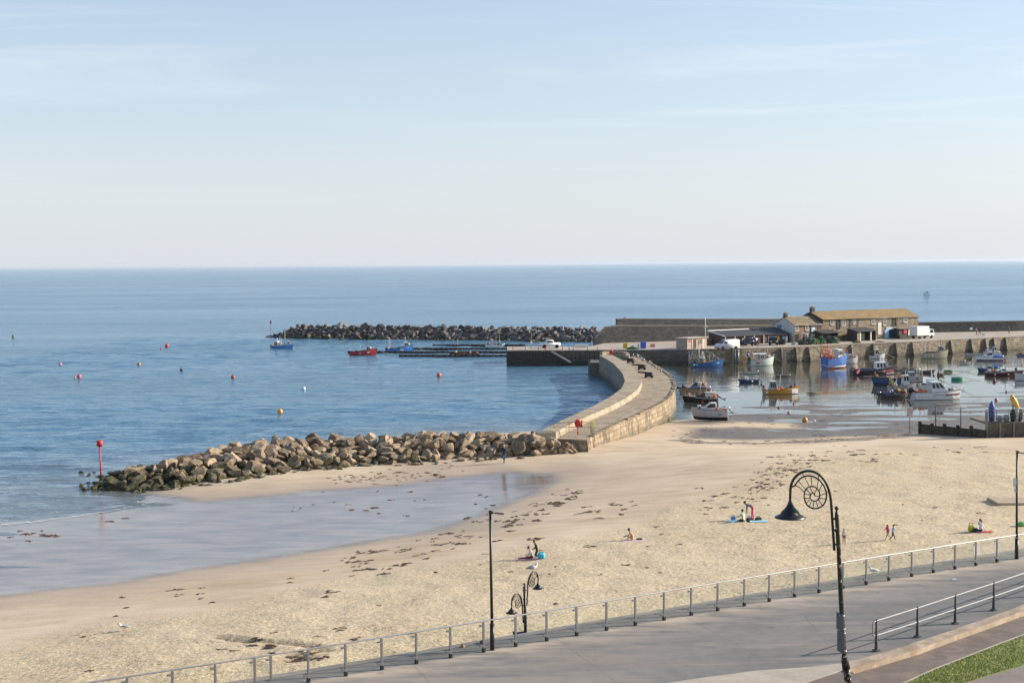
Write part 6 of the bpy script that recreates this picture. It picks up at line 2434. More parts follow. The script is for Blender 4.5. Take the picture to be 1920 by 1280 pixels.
pont = M("pontoon_black", (.020, .018, .018), .8, .3, 3)
for x0, x1, y, lab in ((811, 985, 648.6, "farthest black floating pontoon, beyond the white speedboat"), (768, 960, 655.2, "second black floating pontoon counted from the far rocks"), (652, 958, 661.6, "longest black floating pontoon, reaching left to the red boat"), (748, 958, 668.6, "nearest black floating pontoon, with the wooden boat alongside")):
    a, b = P(x0, y, 0), P(x1, y, 0)
    o = thing("floating_pontoon", lab, "pontoon", a, 0, "floating pontoons at the quay end")
    d = b - a
    n = int(d.length / 1.15)
    mb = MB()
    for k in range(n):
        c = d * ((k + .5) / n)
        mb.tube([(c.x - .57, c.y, .10), (c.x + .57, c.y, .10)], .33 + .04 * (k % 3 == 0), 8)
    mb.build("floats", pont, o)
    mb = MB()
    mb.box(d / 2 + Vector((0, 0, .36)), (d.length, .5, .08), math.atan2(d.y, d.x))
    mb.build("walkway", M("pontoon_deck", (.07, .06, .055), .85, .2, 3), o)


def buoy(px, py, r, col, label, pole=0, name="mooring_buoy"):
    p = P(px, py, 0)
    o = thing(name, label, "buoy", p, 0, "mooring buoys")
    mb = MB()
    mb.ball((0, 0, r * .55), r, 0, 3)
    mb.build("float", M("buoy_%d_%d_%d" % tuple(int(c * 200) for c in col), col, .4, .15, 3, dirt=.12), o)
    mb = MB()
    mb.tube([(0, 0, r * 1.4), (0, 0, r * 1.75)], r * .14, 6)
    if pole:
        mb.tube([(0, 0, r), (.1, 0, pole)], .03, 5)
    mb.build("ring", M("buoy_ring", (.10, .09, .09), .6), o)


RD, OR, PK, WH, DK = (.55, .04, .03), (.62, .20, .02), (.60, .10, .14), (.72, .72, .70), (.10, .03, .02)
for px, py, r, c, lab in ((25, 632, .42, (.25, .17, .06), "brown buoy far out near the left edge of the picture"), (113, 685, .34, (.58, .22, .20), "faded pink buoy right of the left edge"), (148.5, 707.5, .38, PK, "crimson buoy with a small float beside it at left"), (140.5, 709, .18, OR, "tiny orange float beside the crimson buoy"),
                          (260.5, 684.5, .36, (.36, .20, .09), "orange brown buoy between the crimson and red buoys"), (313, 650, .48, RD, "largest bright red buoy out on the open bay"), (301.5, 654.5, .22, RD, "small red float just left of the largest red buoy"), (340.5, 695, .32, (.07, .05, .03), "dark brown buoy below the largest red buoy"),
                          (437, 709, .36, (.30, .07, .03), "dull red brown buoy in the middle of the bay"), (525, 774, .36, (.66, .30, .03), "bright orange buoy beyond the tan rock heap"), (569.5, 730, .28, WH, "small white buoy in the middle of the bay"), (823, 705, .40, (.55, .12, .08), "coral red buoy off the sheet piled quay end"),
                          (1864.5, 716, .28, (.20, .02, .05), "dark maroon buoy in the harbour right of the white catamaran"), (1887, 735.5, .16, (.10, .05, .06), "small dark buoy in the harbour near the right shore"), (1868, 751, .24, (.60, .22, .22), "pink buoy on the mud behind the blue wrapped craft"), (1479, 775, .20, (.55, .25, .20), "small orange buoy on the wet mud in front of the ochre boat"),
                          (1509, 790, .34, (.66, .28, .04), "orange buoy lying in a mud pool in front of the ochre boat"), (1343, 801, .18, (.60, .24, .10), "little orange float on the sand under the grounded cruiser"), (1294, 800, .16, (.60, .24, .10), "little orange float on the sand beside the pier foot"), (1460, 765, .14, DK, "tiny dark float in the shallow water before the ochre boat"), (1488, 757, .13, (.4, .1, .1), "tiny reddish float below the bow of the ochre boat"), (1527, 790, .14, WH, "tiny white float on the wet harbour mud"),
                          (816, 637, .22, WH, "tiny white float near the far rocks"), (1917, 686, .2, OR, "orange float at the right edge of the harbour")):
    buoy(px, py, r, c, lab)

# ------------------------------------------------------------------ timber groyne, platform and poles at the harbour beach
tim = M("weathered_timber", (.055, .042, .028), .9, .35, 2.5, .4, .02, col2=(.085, .075, .035))
tim2 = M("grey_sleepers", (.13, .105, .08), .9, .3, 2, .5, .03, col2=(.065, .05, .035))
G0, G1 = PG(1724, 812.5), PG(1848, 821)
gro = thing("timber_groyne", "dark stepped timber groyne running down to the harbour mud", "groyne", G0)
pxs_ = [1724, 1748, 1772, 1797, 1821.5, 1848]
tops = [(793.3, 796), (797.0, 799), (797.5, 801.2), (800.5, 804), (802, 806)]
for k in range(5):
    a = G0.lerp(G1, (pxs_[k] - 1724) / 124)
    b = G0.lerp(G1, (pxs_[k + 1] - 1724) / 124)
    za = PY(pxs_[k], tops[k][0], a.y).z
    zb = PY(pxs_[k + 1], tops[k][1], b.y).z
    d = b - a
    mb = MB()
    n = Vector((-d.y, d.x, 0)).normalized() * .07
    for q in range(5):
        f, g_ = q / 5, (q + .94) / 5
        lo_, hi_ = -.4, None
        A0, B0 = a + Vector((0, 0, -.4)), b + Vector((0, 0, -.4))
        ha, hb = za - a.z + .4, zb - b.z + .4
        pts = [A0 + Vector((0, 0, ha * f)), B0 + Vector((0, 0, hb * f)), B0 + Vector((0, 0, hb * g_)), A0 + Vector((0, 0, ha * g_))]
        i0 = len(mb.v)
        mb.v += [tuple(p - n - G0) for p in pts] + [tuple(p + n - G0) for p in pts]
        for fc_ in ((0, 1, 2, 3), (7, 6, 5, 4), (3, 2, 6, 7), (0, 4, 5, 1)):
            mb.face([i0 + i for i in fc_])
    mb.build("planking", tim, gro)
    mb = MB()
    mb.box((a.x - G0.x, a.y - G0.y - .12, (za - a.z) / 2 + a.z - G0.z + .0), (.30, .30, za - a.z + .45))
    mb.build("post", tim, gro)
PL0 = PG(1849, 820.5)
ptop = PY(1849, 792, PL0.y).z
plat = thing("timber_platform", "raised sleeper walled platform at the right edge beside the groyne", "platform", PL0)
mb = MB()
for q in range(7):
    z = (ptop - PL0.z) * q / 7 - .1
    mb.box((5.0, .15 - q * .01, z + .13), (10, .35, (ptop - PL0.z) / 7 * .96))
mb.build("sleeper_wall", tim2, plat)
mb = MB(); mb.box((5.0, 2.7, ptop - PL0.z - .10), (10, 5, .2)); mb.build("deck", M("platform_deck", (.19, .16, .13), .9, .2), plat)
s_ = F / PL0.y
for px in (1847.5, 1849.5, 1874.5, 1900.5):
    mb = MB()
    x = (px - 1849) / s_
    mb.box((x, -.12, (ptop - PL0.z) * .5 + (.5 if px < 1850 else 0)), (.13, .14, ptop - PL0.z + (1.2 if px < 1850 else .0)))
    mb.build("post", M("grey_post", (.24, .22, .19), .8, .2), plat)
fpts = [Vector((PL0.x + x, PL0.y + .5, ptop)) for x in (0.1, 1.2, 2.4, 3.6, 4.8, 6, 7.2)]
barrier(fpts, 1.25, "thin wire fence with posts on top of the timber platform", 4, M("fence_wire_grey", (.12, .12, .12), .5))


def plat_p(px, dy):
    return Vector((PL0.x + (px - 1849) / s_ * (1 + dy / PL0.y), PL0.y + dy, ptop))


bl = thing("wrapped_kayak", "upright craft wrapped in blue tarpaulin on the timber platform", "kayak", plat_p(1868, 1.4))
mb = MB(); mb.tube([(0, 0, 0), (0, 0, .5), (.02, 0, 1.3), (-.02, 0, 1.75), (0, 0, 2.05)], [.26, .33, .36, .22, .06], 10)
mb.build("cover", M("blue_tarpaulin", (.035, .075, .27), .55, .3, 3, .6, .06), bl)
mb = MB(); mb.tube([(.1, -.33, .1), (.1, -.36, 1.2)], .02, 5); mb.tube([(-.34, -.12, 1.15), (0, -.37, 1.15), (.34, -.12, 1.15)], .02, 5); mb.build("cord", white_paint, bl)
yk = thing("yellow_kayak", "yellow kayak leaning upright at the right edge of the platform", "kayak", plat_p(1908, 1.0))
mb = MB(); mb.tube([(.45, 0, .9), (.3, 0, 1.4), (0, 0, 2.0), (-.28, 0, 2.5), (-.36, 0, 2.72)], [.06, .22, .30, .22, .05], 10)
mb.build("hull", M("kayak_yellow", (.60, .36, .04), .45, .1, 3, dirt=.1), yk)
mb = MB(); mb.ball((-.22, -.22, 2.38), .09); mb.build("hatch", black, yk)
mb = MB(); mb.box((-.05, .3, 1.0), (.12, .12, 2.0)); mb.build("support_post", M("grey_post", (.2, .2, .2)), yk)
for px, col, h, lab in ((1905, (.02, .022, .035), 1.3, "black covered bundle below the yellow kayak"), (1911.5, (.58, .55, .48), 1.5, "cream rolled sail bundle beside the black bundle"), (1918, (.02, .02, .025), 1.3, "black bundle at the right edge of the platform"), (1892, (.36, .36, .37), .75, "low grey chair stack behind the platform fence"), (1880, (.30, .30, .31), .6, "small grey crate behind the platform fence")):
    mb = MB()
    bm = bmesh.new()
    bmesh.ops.create_icosphere(bm, subdivisions=3, radius=1)
    for v in bm.verts:
        q = v.co * (1 + .25 * mnoise.noise(v.co * 2.2 + Vector((px, 0, 0))))
        v.co = Vector((q.x * .30, q.y * .3, q.z * h * .5 + h * .46))
    mb.addbm(bm)
    tag(mb.build("gear_bundle", M("bundle_%d_%d" % (int(col[0] * 300), int(col[2] * 300)), col, .7, .3, 5, .5, .04), None, plat_p(px, .9)), lab, "bundle")
for px, pyb, pyt, lab in ((1754.3, 799, 762, "left of two thin dark mooring poles behind the groyne"), (1801.5, 803, 764, "right of two thin dark mooring poles behind the groyne")):
    b = PG(px, pyb)
    mb = MB()
    hz = PY(px, pyt, b.y).z - b.z
    mb.tube([(0, 0, -.3), (0, 0, hz)], .065, 6)
    tag(mb.build("mooring_pole", M("pole_dark", (.055, .05, .045), .7), None, b), lab, "pole")
b = PG(1705.5, 811)
sg = thing("warning_sign", "pale pink and white warning sign on a thin pole at the harbour beach", "sign", b)
hz = PY(1705, 762, b.y).z - b.z
mb = MB(); mb.tube([(0, 0, -.3), (0, 0, hz)], .035, 6); mb.build("pole", M("pole_dark", (.05, .05, .05)), sg)
mb = MB(); mb.box((0, -.05, hz - .58), (.66, .04, 1.15), bev=.008); pn = mb.build("panel", M("sign_pink", (.62, .50, .50), .6, .06), sg)
mb = MB()
for k in range(3):
    mb.box((-.15 + (k % 2) * .25, -.075, hz - .25 - k * .32), (.2, .012, .2))
mb.build("mark", M("sign_mark_red", (.60, .28, .28), .6), pn)
# half buried concrete slab on the upper beach at right
b = PG(1873, 946)
cs = thing("buried_slab", "half buried concrete slab edge on the sand left of the far lamp post", "slab", b)
mb = MB(); mb.box((2.6, .8, -.12), (5.6, 2.4, .62), -.03, bev=.05); mb.build("body", M("sandy_slab", (.40, .31, .21), .9, .15, 2), cs)
p = PG(1916, 986)
mb = MB(); mb.ball((0, 0, .14), .22, 0, 3, (1.3, .9, .7)); tag(mb.build("beach_bag", M("lime_bag", (.12, .46, .10), .6, .15, 5), None, p), "bright green beach bag on the sand at the right edge", "bag")
# ------------------------------------------------------------------ boats
def bcol(c, rough=.38, dirt=.12):
    return M("boat_paint_%d_%d_%d" % tuple(int(v * 255) for v in c), c, rough, .10, 2.2, dirt=dirt)


WHT, CRM, NVY, BLK = (.82, .82, .80), (.70, .65, .52), (.025, .035, .10), (.018, .018, .020)
ANTI_R, ANTI_K, ANTI_B = (.20, .055, .035), (.022, .020, .018), (.03, .05, .12)
deck_m = M("boat_deck_grey", (.34, .33, .30), .75, .15, 4, dirt=.35)
wood_m = M("varnished_wood", (.26, .12, .05), .5, .25, 6)


BOATS = []


class Boat:
    def __init__(s, label, x0, x1, y, bow=1, yaw=0, B=.34, fs=.55, fb=.95, draft=.30, hull=WHT, stripe=None, bottom=ANTI_K, deck=None, fd=.62, group=None, kind="fishing_boat", cat="boat", z=0.0, roll=0, pitch=0, inner=None, grounded=False, tw=.82, rake=.10, floor=.12, k=1.0):
        big = (x1 - x0) > 40
        fs, fb = fs * (1.30 if big else 1.12), fb * (1.28 if big else 1.14)
        s.label = label
        BOATS.append(s)
        a, b = P(x0, y, 0), P(x1, y, 0)
        c = (a + b) / 2
        width = (b - a).length
        yw = R(yaw)
        s.L = L = width * k / max(.35, abs(math.cos(yw)) + B * abs(math.sin(yw)) * .8)
        s.B = Bm = L * B
        s.o = thing(kind, label, cat, (c.x, c.y, z), yw + (0 if bow > 0 else math.pi), group)
        s.o.rotation_euler = (R(roll), R(pitch), s.o.rotation_euler[2])
        s.M = Matrix.Translation((c.x, c.y, z)) @ s.o.rotation_euler.to_matrix().to_4x4()
        s.fs, s.fb, s.fd, s.floor = fs, fb, fd, floor
        n = 16
        rows = []
        s.draft = draft
        for i in range(n + 1):
            t_ = i / n
            sh = s.sheer(t_)
            w = s.hw(t_, tw)
            up = rake * L * max(0, (t_ - .6) / .4) ** 2
            lift = max(0, (t_ - .7) / .3) ** 2
            x = L * (t_ - .5)
            pts = [(x + up, w, sh), (x + up * .88, w * .985, sh - .12), (x + up * .3, w * (.90 - .25 * lift), .05), (x + up * .05, w * (.66 - .4 * lift), -draft * .45), (x - up * .2, w * .04 + .005, -draft * (1 - .3 * lift))]
            rows.append(pts)
        mb = MB()
        for sgn in (1, -1):
            idx = [[mb.vert((p[0], p[1] * sgn, p[2])) for p in r] for r in rows]
            for i in range(n):
                for j in range(4):
                    q = (idx[i][j], idx[i][j + 1], idx[i + 1][j + 1], idx[i + 1][j])
                    mb.face(q if sgn < 0 else q[::-1], (0, 1, 2, 2)[j], True)
        tr = rows[0]
        mb.poly([(p[0], p[1], p[2]) for p in tr][::-1] + [(p[0], -p[1], p[2]) for p in tr], 1)
        hm = bcol(hull)
        s.hull_col = hull
        hob = mb.build("hull", [bcol(stripe or hull), hm, bcol(bottom, .7)], s.o)
        s.hull = hob
        # gunwale and inner lining, deck
        mb = MB()
        for sgn in (1, -1):
            for i in range(n):
                a_, b_ = rows[i][0], rows[i + 1][0]
                wi = lambda p: max(0.0, p[1] - .09)
                za = s.deckz(i / n)
                zb = s.deckz((i + 1) / n)
                mb.quad((a_[0], a_[1] * sgn, a_[2] + .01), (b_[0], b_[1] * sgn, b_[2] + .01), (b_[0], wi(b_) * sgn, b_[2] + .01), (a_[0], wi(a_) * sgn, a_[2] + .01), 0)
                mb.quad((a_[0], wi(a_) * sgn, a_[2] + .01), (b_[0], wi(b_) * sgn, b_[2] + .01), (b_[0], wi(b_) * sgn, zb), (a_[0], wi(a_) * sgn, za), 1)
                mb.quad((a_[0], wi(a_) * sgn, za), (b_[0], wi(b_) * sgn, zb), (b_[0], 0, zb), (a_[0], 0, za), 2)
        a_ = rows[0][0]
        mb.quad((a_[0] + .06, -a_[1], a_[2]), (a_[0] + .06, a_[1], a_[2]), (a_[0] + .06, a_[1], s.deckz(0)), (a_[0] + .06, -a_[1], s.deckz(0)), 1)
        mb.quad((a_[0], -a_[1], a_[2] + .01), (a_[0], a_[1], a_[2] + .01), (a_[0] + .06, a_[1], a_[2] + .01), (a_[0] + .06, -a_[1], a_[2] + .01), 0)
        mb.build("deck", [bcol(stripe or hull), bcol(inner or (.45, .45, .43)), deck_m if deck is None else bcol(deck, .7)], s.o)
        mb = MB()
        for sgn in (1, -1):
            mb.tube([(r[0][0], (r[0][1] + .01) * sgn, r[0][2] - .03) for r in rows], .035, 5)
        mb.build("rubbing_strake", M("strake_dark", (.08, .06, .05), .7), s.o)

    def sheer(s, t_):
        return s.fs + (s.fb - s.fs) * max(0, (t_ - .25) / .75) ** 1.7 + .06 * max(0, .25 - t_)

    def hw(s, t_, tw=.82):
        f = tw + (1 - tw) * min(1, t_ / .45)
        if t_ > .5:
            f *= max(.015, 1 - ((t_ - .5) / .5) ** 2.3)
        return s.B / 2 * f

    def deckz(s, t_):
        return s.sheer(t_) - .04 if t_ >= s.fd else s.floor

    def x(s, t_):
        return s.L * (t_ - .5)

    def W(s, v):
        return s.M @ Vector(v)

    def wheelhouse(s, t0, t1, h, w=.62, col=WHT, roof=None, rake=.18, win=3, base=None, yo=0.0, name="wheelhouse", winh=.42, open_back=False, roofover=.10):
        h *= 1.22
        x0, x1 = s.x(t0), s.x(t1)
        z0 = s.deckz((t0 + t1) / 2) if base is None else base
        hw = s.B * w / 2
        fr = h * rake
        tp = .90
        lo = [(x0, -hw), (x1 + fr * .3, -hw), (x1 + fr * .3, hw), (x0, hw)]
        hi = [(x0 + .02, -hw * tp), (x1 - fr, -hw * tp), (x1 - fr, hw * tp), (x0 + .02, hw * tp)]
        mb = MB()
        i0 = 0
        mb.v = [(a, b + yo, z0) for a, b in lo] + [(a, b + yo, z0 + h) for a, b in hi]
        for q in ((0, 1, 5, 4), (1, 2, 6, 5), (2, 3, 7, 6)) + (() if open_back else ((3, 0, 4, 7),)):
            mb.face(q)
        o = mb.build(name, bcol(col), s.o)
        mb = MB()
        ov = roofover
        mb.box(((x0 + x1 - fr) / 2, yo, z0 + h + .035), (x1 - fr - x0 + ov * 2.2, hw * 2 * tp + ov, .07), bev=.025)
        mb.build("roof", bcol(roof or col), o)

        def lerp_pt(side, fx, fz):
            a = Vector((*lo[side], z0)).lerp(Vector((*lo[(side + 1) % 4], z0)), fx)
            b = Vector((*hi[side], z0 + h)).lerp(Vector((*hi[(side + 1) % 4], z0 + h)), fx)
            return a.lerp(b, fz) + Vector((0, yo, 0))
        zt, zb_ = .90, .90 - winh
        for side, nrm in ((0, (0, -1)), (2, (0, 1)), (1, (1, 0))):
            n = win if side != 1 else max(2, win - 1)
            for k in range(n):
                f0, f1 = (k + .14) / n, (k + .86) / n
                mb = MB()
                off = Vector((nrm[0] * .015 + (.01 if side == 1 else 0), nrm[1] * .015, .0))
                mb.quad(lerp_pt(side, f0, zb_) + off, lerp_pt(side, f1, zb_) + off, lerp_pt(side, f1, zt) + off, lerp_pt(side, f0, zt) + off)
                mb.build("window", vglass, o)
        return o

    def cuddy(s, t0, t1, h, col=WHT, w=.72, screen=True, name="cabin"):
        "low sloping cabin top running into the foredeck, dark side windows"
        x0, x1 = s.x(t0), s.x(t1)
        zb = s.sheer((t0 + t1) / 2) - .06
        hw = s.B * w / 2
        prof = [(x0, 0), (x0 + .05, h), (x0 + (x1 - x0) * .30, h * 1.0), (x0 + (x1 - x0) * .58, h * .46), (x1, 0)]
        mb = MB()
        n = len(prof)
        for sg in (-1, 1):
            for (xx, zz) in prof:
                tp = (1 - .22 * zz / h) * (1 - .55 * max(0, (xx - x0) / (x1 - x0) - .3))
                mb.v.append((xx, sg * hw * tp, zb + zz))
        for q in range(n):
            r = (q + 1) % n
            mb.face((q, r, n + r, n + q))
        mb.face(list(range(n))[::-1])
        mb.face([n + q for q in range(n)])
        o = mb.build(name, bcol(col), s.o)
        mb_all = []
        for sg in (-1, 1):
            mb = MB()
            g = lambda fx, fz: Vector((x0 + (x1 - x0) * fx, sg * (hw * (1 - .22 * fz) * (1 - .55 * max(0, fx - .3)) + .012), zb + h * fz))
            pts = [g(.04, .42), g(.52, .30), g(.42, .66), g(.30, .90), g(.05, .90)]
            mb.poly(pts if sg < 0 else pts[::-1])
            mb.build("side_window", vglass, o)
        mb = MB()
        f = lambda fx, fz, sg: Vector((x0 + (x1 - x0) * fx + .015, sg * hw * (1 - .22 * fz) * (1 - .55 * max(0, fx - .3)) * .86, zb + h * fz + .012))
        mb.quad(f(.335, .93, -1), f(.545, .54, -1), f(.545, .54, 1), f(.335, .93, 1))
        mb.build("windscreen", vglass, o)
        return o

    def outboard(s, n=1, tilt=55, col=BLK, sc=1.0):
        for k in range(n):
            y = (k - (n - 1) / 2) * .55 * sc
            rm = Matrix.Rotation(R(tilt), 4, 'Y')
            base = Vector((s.x(0) - .10, y, s.sheer(0) - .05))
            T = Matrix.Translation(base) @ rm
            mb = MB()
            bm = bmesh.new()
            bmesh.ops.create_cube(bm, size=1)
            for v in bm.verts:
                v.co = Vector((v.co.x * .52 * sc * (1 if v.co.z < 0 else .8) - .12, v.co.y * .34 * sc, v.co.z * .46 * sc + .32 * sc))
            bmesh.ops.bevel(bm, geom=list(bm.edges), offset=.09 * sc, segments=2, affect='EDGES')
            mb.addbm(bm, T)
            for q in range(len(mb.sm)):
                mb.sm[q] = True
            ob = mb.build("outboard_motor", bcol(col, .3), s.o)
            mb = MB()
            pts = [T @ Vector(p) for p in ((-.12, 0, .1), (-.12, 0, -.35 * sc), (-.14, 0, -.75 * sc))]
            mb.tube(pts, [.10 * sc, .07 * sc, .06 * sc], 8)
            mb.box(T @ Vector((-.22, 0, -.78 * sc)), (.36 * sc, .05, .12), mat=rm.to_3x3())
            mb.build("leg", bcol(BLK, .3), ob)

    def mast(s, t_, h, col=(.66, .64, .60), cross=(.75,), r=.035, stay=True, base=None, lean=0, y=0):
        z0 = s.deckz(t_) if base is None else base
        x = s.x(t_)
        mb = MB()
        r *= 1.6
        h *= 1.15
        mb.tube([(x, y, z0), (x + lean, y, z0 + h)], [r, r * .7], 6)
        for c in cross:
            mb.tube([(x + lean * c, y - .28, z0 + h * c), (x + lean * c, y + .28, z0 + h * c)], .034, 5)
        if stay:
            for tt in (0.02, .96):
                mb.tube([(x + lean, y, z0 + h * .97), (s.x(tt), 0, s.sheer(tt))], .009, 4)
        return mb.build("mast", bcol(col, .5), s.o)

    def aframe(s, t_, h, w, col, lean=.35, bars=3, r=.06):
        x = s.x(t_)
        z0 = s.sheer(t_)
        mb = MB()
        for sg in (-1, 1):
            mb.tube([(x, sg * w / 2, z0 - .2), (x - lean, sg * w * .32, z0 + h)], r, 6)
            mb.tube([(x + .8, sg * w / 2, z0 - .2), (x - lean * .7, sg * w * .34, z0 + h * .9)], r * .8, 6)
            mb.tube([(x - .35, sg * w / 2, z0 - .1), (x + .5, sg * w * .42, z0 + h * .55)], r * .7, 6)
        for k in range(bars):
            f = (k + 1) / bars
            mb.tube([(x - lean * f, -w * (.5 - .18 * f), z0 + h * f), (x - lean * f, w * (.5 - .18 * f), z0 + h * f)], r * .9, 6)
        return mb.build("gantry", bcol(col, .55), s.o)

    def canopy(s, t0, t1, h, col, w=.8, poles=True, drop=.10, cover=False):
        x0, x1 = s.x(t0), s.x(t1)
        z = s.sheer((t0 + t1) / 2)
        hw = s.B * w / 2
        mb = MB()
        n = 7
        for i in range(n + 1):
            f = i / n
            for j in range(n + 1):
                g = j / n - .5
                zz = z + h * (1 - 1.3 * g * g * (1.8 if cover else .35)) - drop * abs(f - .5) * (2.2 if cover else .6) + .015 * mnoise.noise(Vector((i, j, t0 * 9)))
                mb.v.append((x0 + (x1 - x0) * f, g * 2 * hw, zz))
        for i in range(n):
            for j in range(n):
                q = i * (n + 1) + j
                mb.face((q, q + n + 1, q + n + 2, q + 1), 0, True)
        if cover:
            for i in range(n):
                for j in (0, n):
                    a, b = mb.v[i * (n + 1) + j], mb.v[(i + 1) * (n + 1) + j]
                    mb.quad(a, b, (b[0], b[1], z - .15), (a[0], a[1], z - .15))
            for i in (0, n):
                for j in range(n):
                    a, b = mb.v[i * (n + 1) + j], mb.v[i * (n + 1) + j + 1]
                    mb.quad(a, b, (b[0], b[1], z - .15), (a[0], a[1], z - .15))
        o = mb.build("canopy" if not cover else "boat_cover", bcol(col, .7), s.o)
        if poles and not cover:
            mb = MB()
            for xx in (x0 + .05, (x0 + x1) / 2, x1 - .05):
                for sg in (-1, 1):
                    mb.tube([(xx, sg * hw * .96, z - .1), (xx, sg * hw * .96, z + h * .92)], .022, 5)
            mb.build("pole", bcol((.55, .55, .54), .4), o)
        return o

    def bowrail(s, t0=.6, h=.38):
        mb = MB()
        for sg in (-1, 1):
            pts = [(s.x(t_) + .10 * s.L * max(0, (t_ - .6) / .4) ** 2, sg * max(.03, s.hw(t_) - .05), s.sheer(t_) + h) for t_ in [t0 + (1 - t0) * k / 8 for k in range(9)]]
            mb.tube(pts, .016, 5)
            for q in pts[::2]:
                mb.tube([q, (q[0], q[1], q[2] - h)], .014, 4)
        mb.build("bow_rail", galv, s.o)

    def fenders(s, ts, col=RD, side=-1, r=.14, z=.30):
        for t_ in ts:
            mb = MB()
            mb.ball((s.x(t_), side * (s.hw(t_) + r * .6), z), r, 0, 2, (1, 1, 1.15))
            mb.tube([(s.x(t_), side * (s.hw(t_) + r * .5), z + r), (s.x(t_), side * s.hw(t_), s.sheer(t_))], .012, 4)
            mb.build("fender", bcol(col, .45), s.o)

    def rail_items(s, pts, kind='ball', col=RD, r=.16, name="net_float"):
        for p in pts:
            mb = MB()
            mb.ball((s.x(p[0]), p[1] * s.B / 2, p[2]), r, 0, 2, (1, 1, 1.1))
            mb.build(name, bcol(col, .5), s.o)

    def thwarts(s, ts, col=(.30, .22, .14)):
        for t_ in ts:
            mb = MB()
            mb.box((s.x(t_), 0, s.sheer(t_) - .12), (.2, s.hw(t_) * 1.9, .04))
            mb.build("thwart", bcol(col, .7), s.o)

    def side_mark(s, t0, t1, z0, z1, col, side=-1, slant=0.0, name="side_marking"):
        mb = MB()
        n = 6
        for i in range(n):
            a, b = t0 + (t1 - t0) * i / n, t0 + (t1 - t0) * (i + 1) / n
            y = lambda t_, z: side * (s.hw(t_) * (.90 + .09 * max(0, min(1, (z - .05) / max(.1, s.sheer(t_) - .17)))) + .02)
            rk = lambda t_: .10 * s.L * max(0, (t_ - .6) / .4) ** 2 * .6
            sl0, sl1 = slant * (a - t0), slant * (b - t0)
            mb.quad((s.x(a) + rk(a), y(a, z0), z0 + sl0), (s.x(b) + rk(b), y(b, z0), z0 + sl1), (s.x(b) + rk(b), y(b, z1), z1 + sl1), (s.x(a) + rk(a), y(a, z1), z1 + sl0))
        mb.build(name, bcol(col), s.hull)


_pot = MB()
_pot.box((0, 0, .03), (.62, .42, .05))
for q in range(5):
    y = math.cos(q * math.pi / 4) * .2
    _pot.tube([(-.3, y, .05 + .3 * math.sin(q * math.pi / 4)), (.3, y, .05 + .3 * math.sin(q * math.pi / 4))], .022, 4)
for x in (-.3, 0, .3):
    _pot.tube([(x, .2 * math.cos(q * math.pi / 6), .05 + .3 * math.sin(q * math.pi / 6)) for q in range(7)], .024, 4)
_pot.box((0, 0, .16), (.5, .3, .2))
pot_me = _pot.mesh("lobster_pot", M("pot_netting", (.085, .075, .075), .9, .35, 9, .6, .03))
pot_me2 = _pot.mesh("lobster_pot", M("pot_netting_grey", (.19, .17, .19), .9, .35, 9, .6, .03))
pot_me3 = _pot.mesh("lobster_pot", M("pot_netting_blue", (.08, .10, .17), .9, .35, 9, .6, .03))


def pots(bt, spots, label, group, mes=(0, 1, 2), sc=1.0):
    rg_ = random.Random(len(label))
    for (t_, y, z) in spots:
        o = bpy.data.objects.new("lobster_pot", (pot_me, pot_me2, pot_me3)[rg_.choice(mes)])
        COL.objects.link(o)
        o.location = bt.W((bt.x(t_), y * bt.B / 2, z))
        o.rotation_euler = (rg_.uniform(-.1, .1), rg_.uniform(-.1, .1), bt.o.rotation_euler[2] + rg_.uniform(-.4, .4))
        o.scale = (sc,) * 3
        tag(o, label, "lobster pot", group)


# ---- out on the bay
b = Boat("small blue and white work boat with orange floats off the far rock tip", 508, 549, 653.5, 1, -14, .40, .62, .95, .35, (.06, .24, .50), WHT, ANTI_B, inner=(.5, .5, .5))
b.wheelhouse(.16, .38, 1.25, .6, CRM, win=2)
b.mast(.66, 2.9, (.55, .50, .42), (.45,))
b.mast(.27, 1.0, WHT, (), base=1.4, stay=False)
b.rail_items([(-.03, -.5, .6), (-.05, 0, .75), (-.02, .5, .7), (.02, -.8, .9), (.46, -.7, .75), (.54, -.5, .82), (.62, -.6, .8), (.42, .4, .85), (.07, -.9, .55)], 'ball', (.66, .25, .10), .17)
b.rail_items([(.5, .3, .8), (.58, .2, .75), (.44, -.3, .8), (.72, -.3, .85)], 'ball', (.06, .06, .08), .2, "gear")
b.aframe(.84, .75, .9, (.45, .42, .40), .1, 2, .03)

b = Boat("small red open fishing boat moored at the left end of the longest pontoon", 655, 703, 665.3, 1, 6, .30, .62, 1.15, .30, (.40, .020, .022), (.30, .012, .015), (.16, .01, .01), inner=(.22, .05, .05))
b.wheelhouse(.68, .84, 1.0, .55, (.45, .48, .50), win=2, base=.55)
b.mast(.70, 1.7, (.06, .05, .05), (.8,), lean=-.15, stay=False)
b.mast(.06, 1.3, (.6, .6, .6), (), r=.02, stay=False)
b.side_mark(.38, .46, .42, .52, WHT)
b.side_mark(.70, .78, .50, .66, WHT)
b.rail_items([(1.06, .0, 1.1)], 'ball', BLK, .16, "bow_fender")

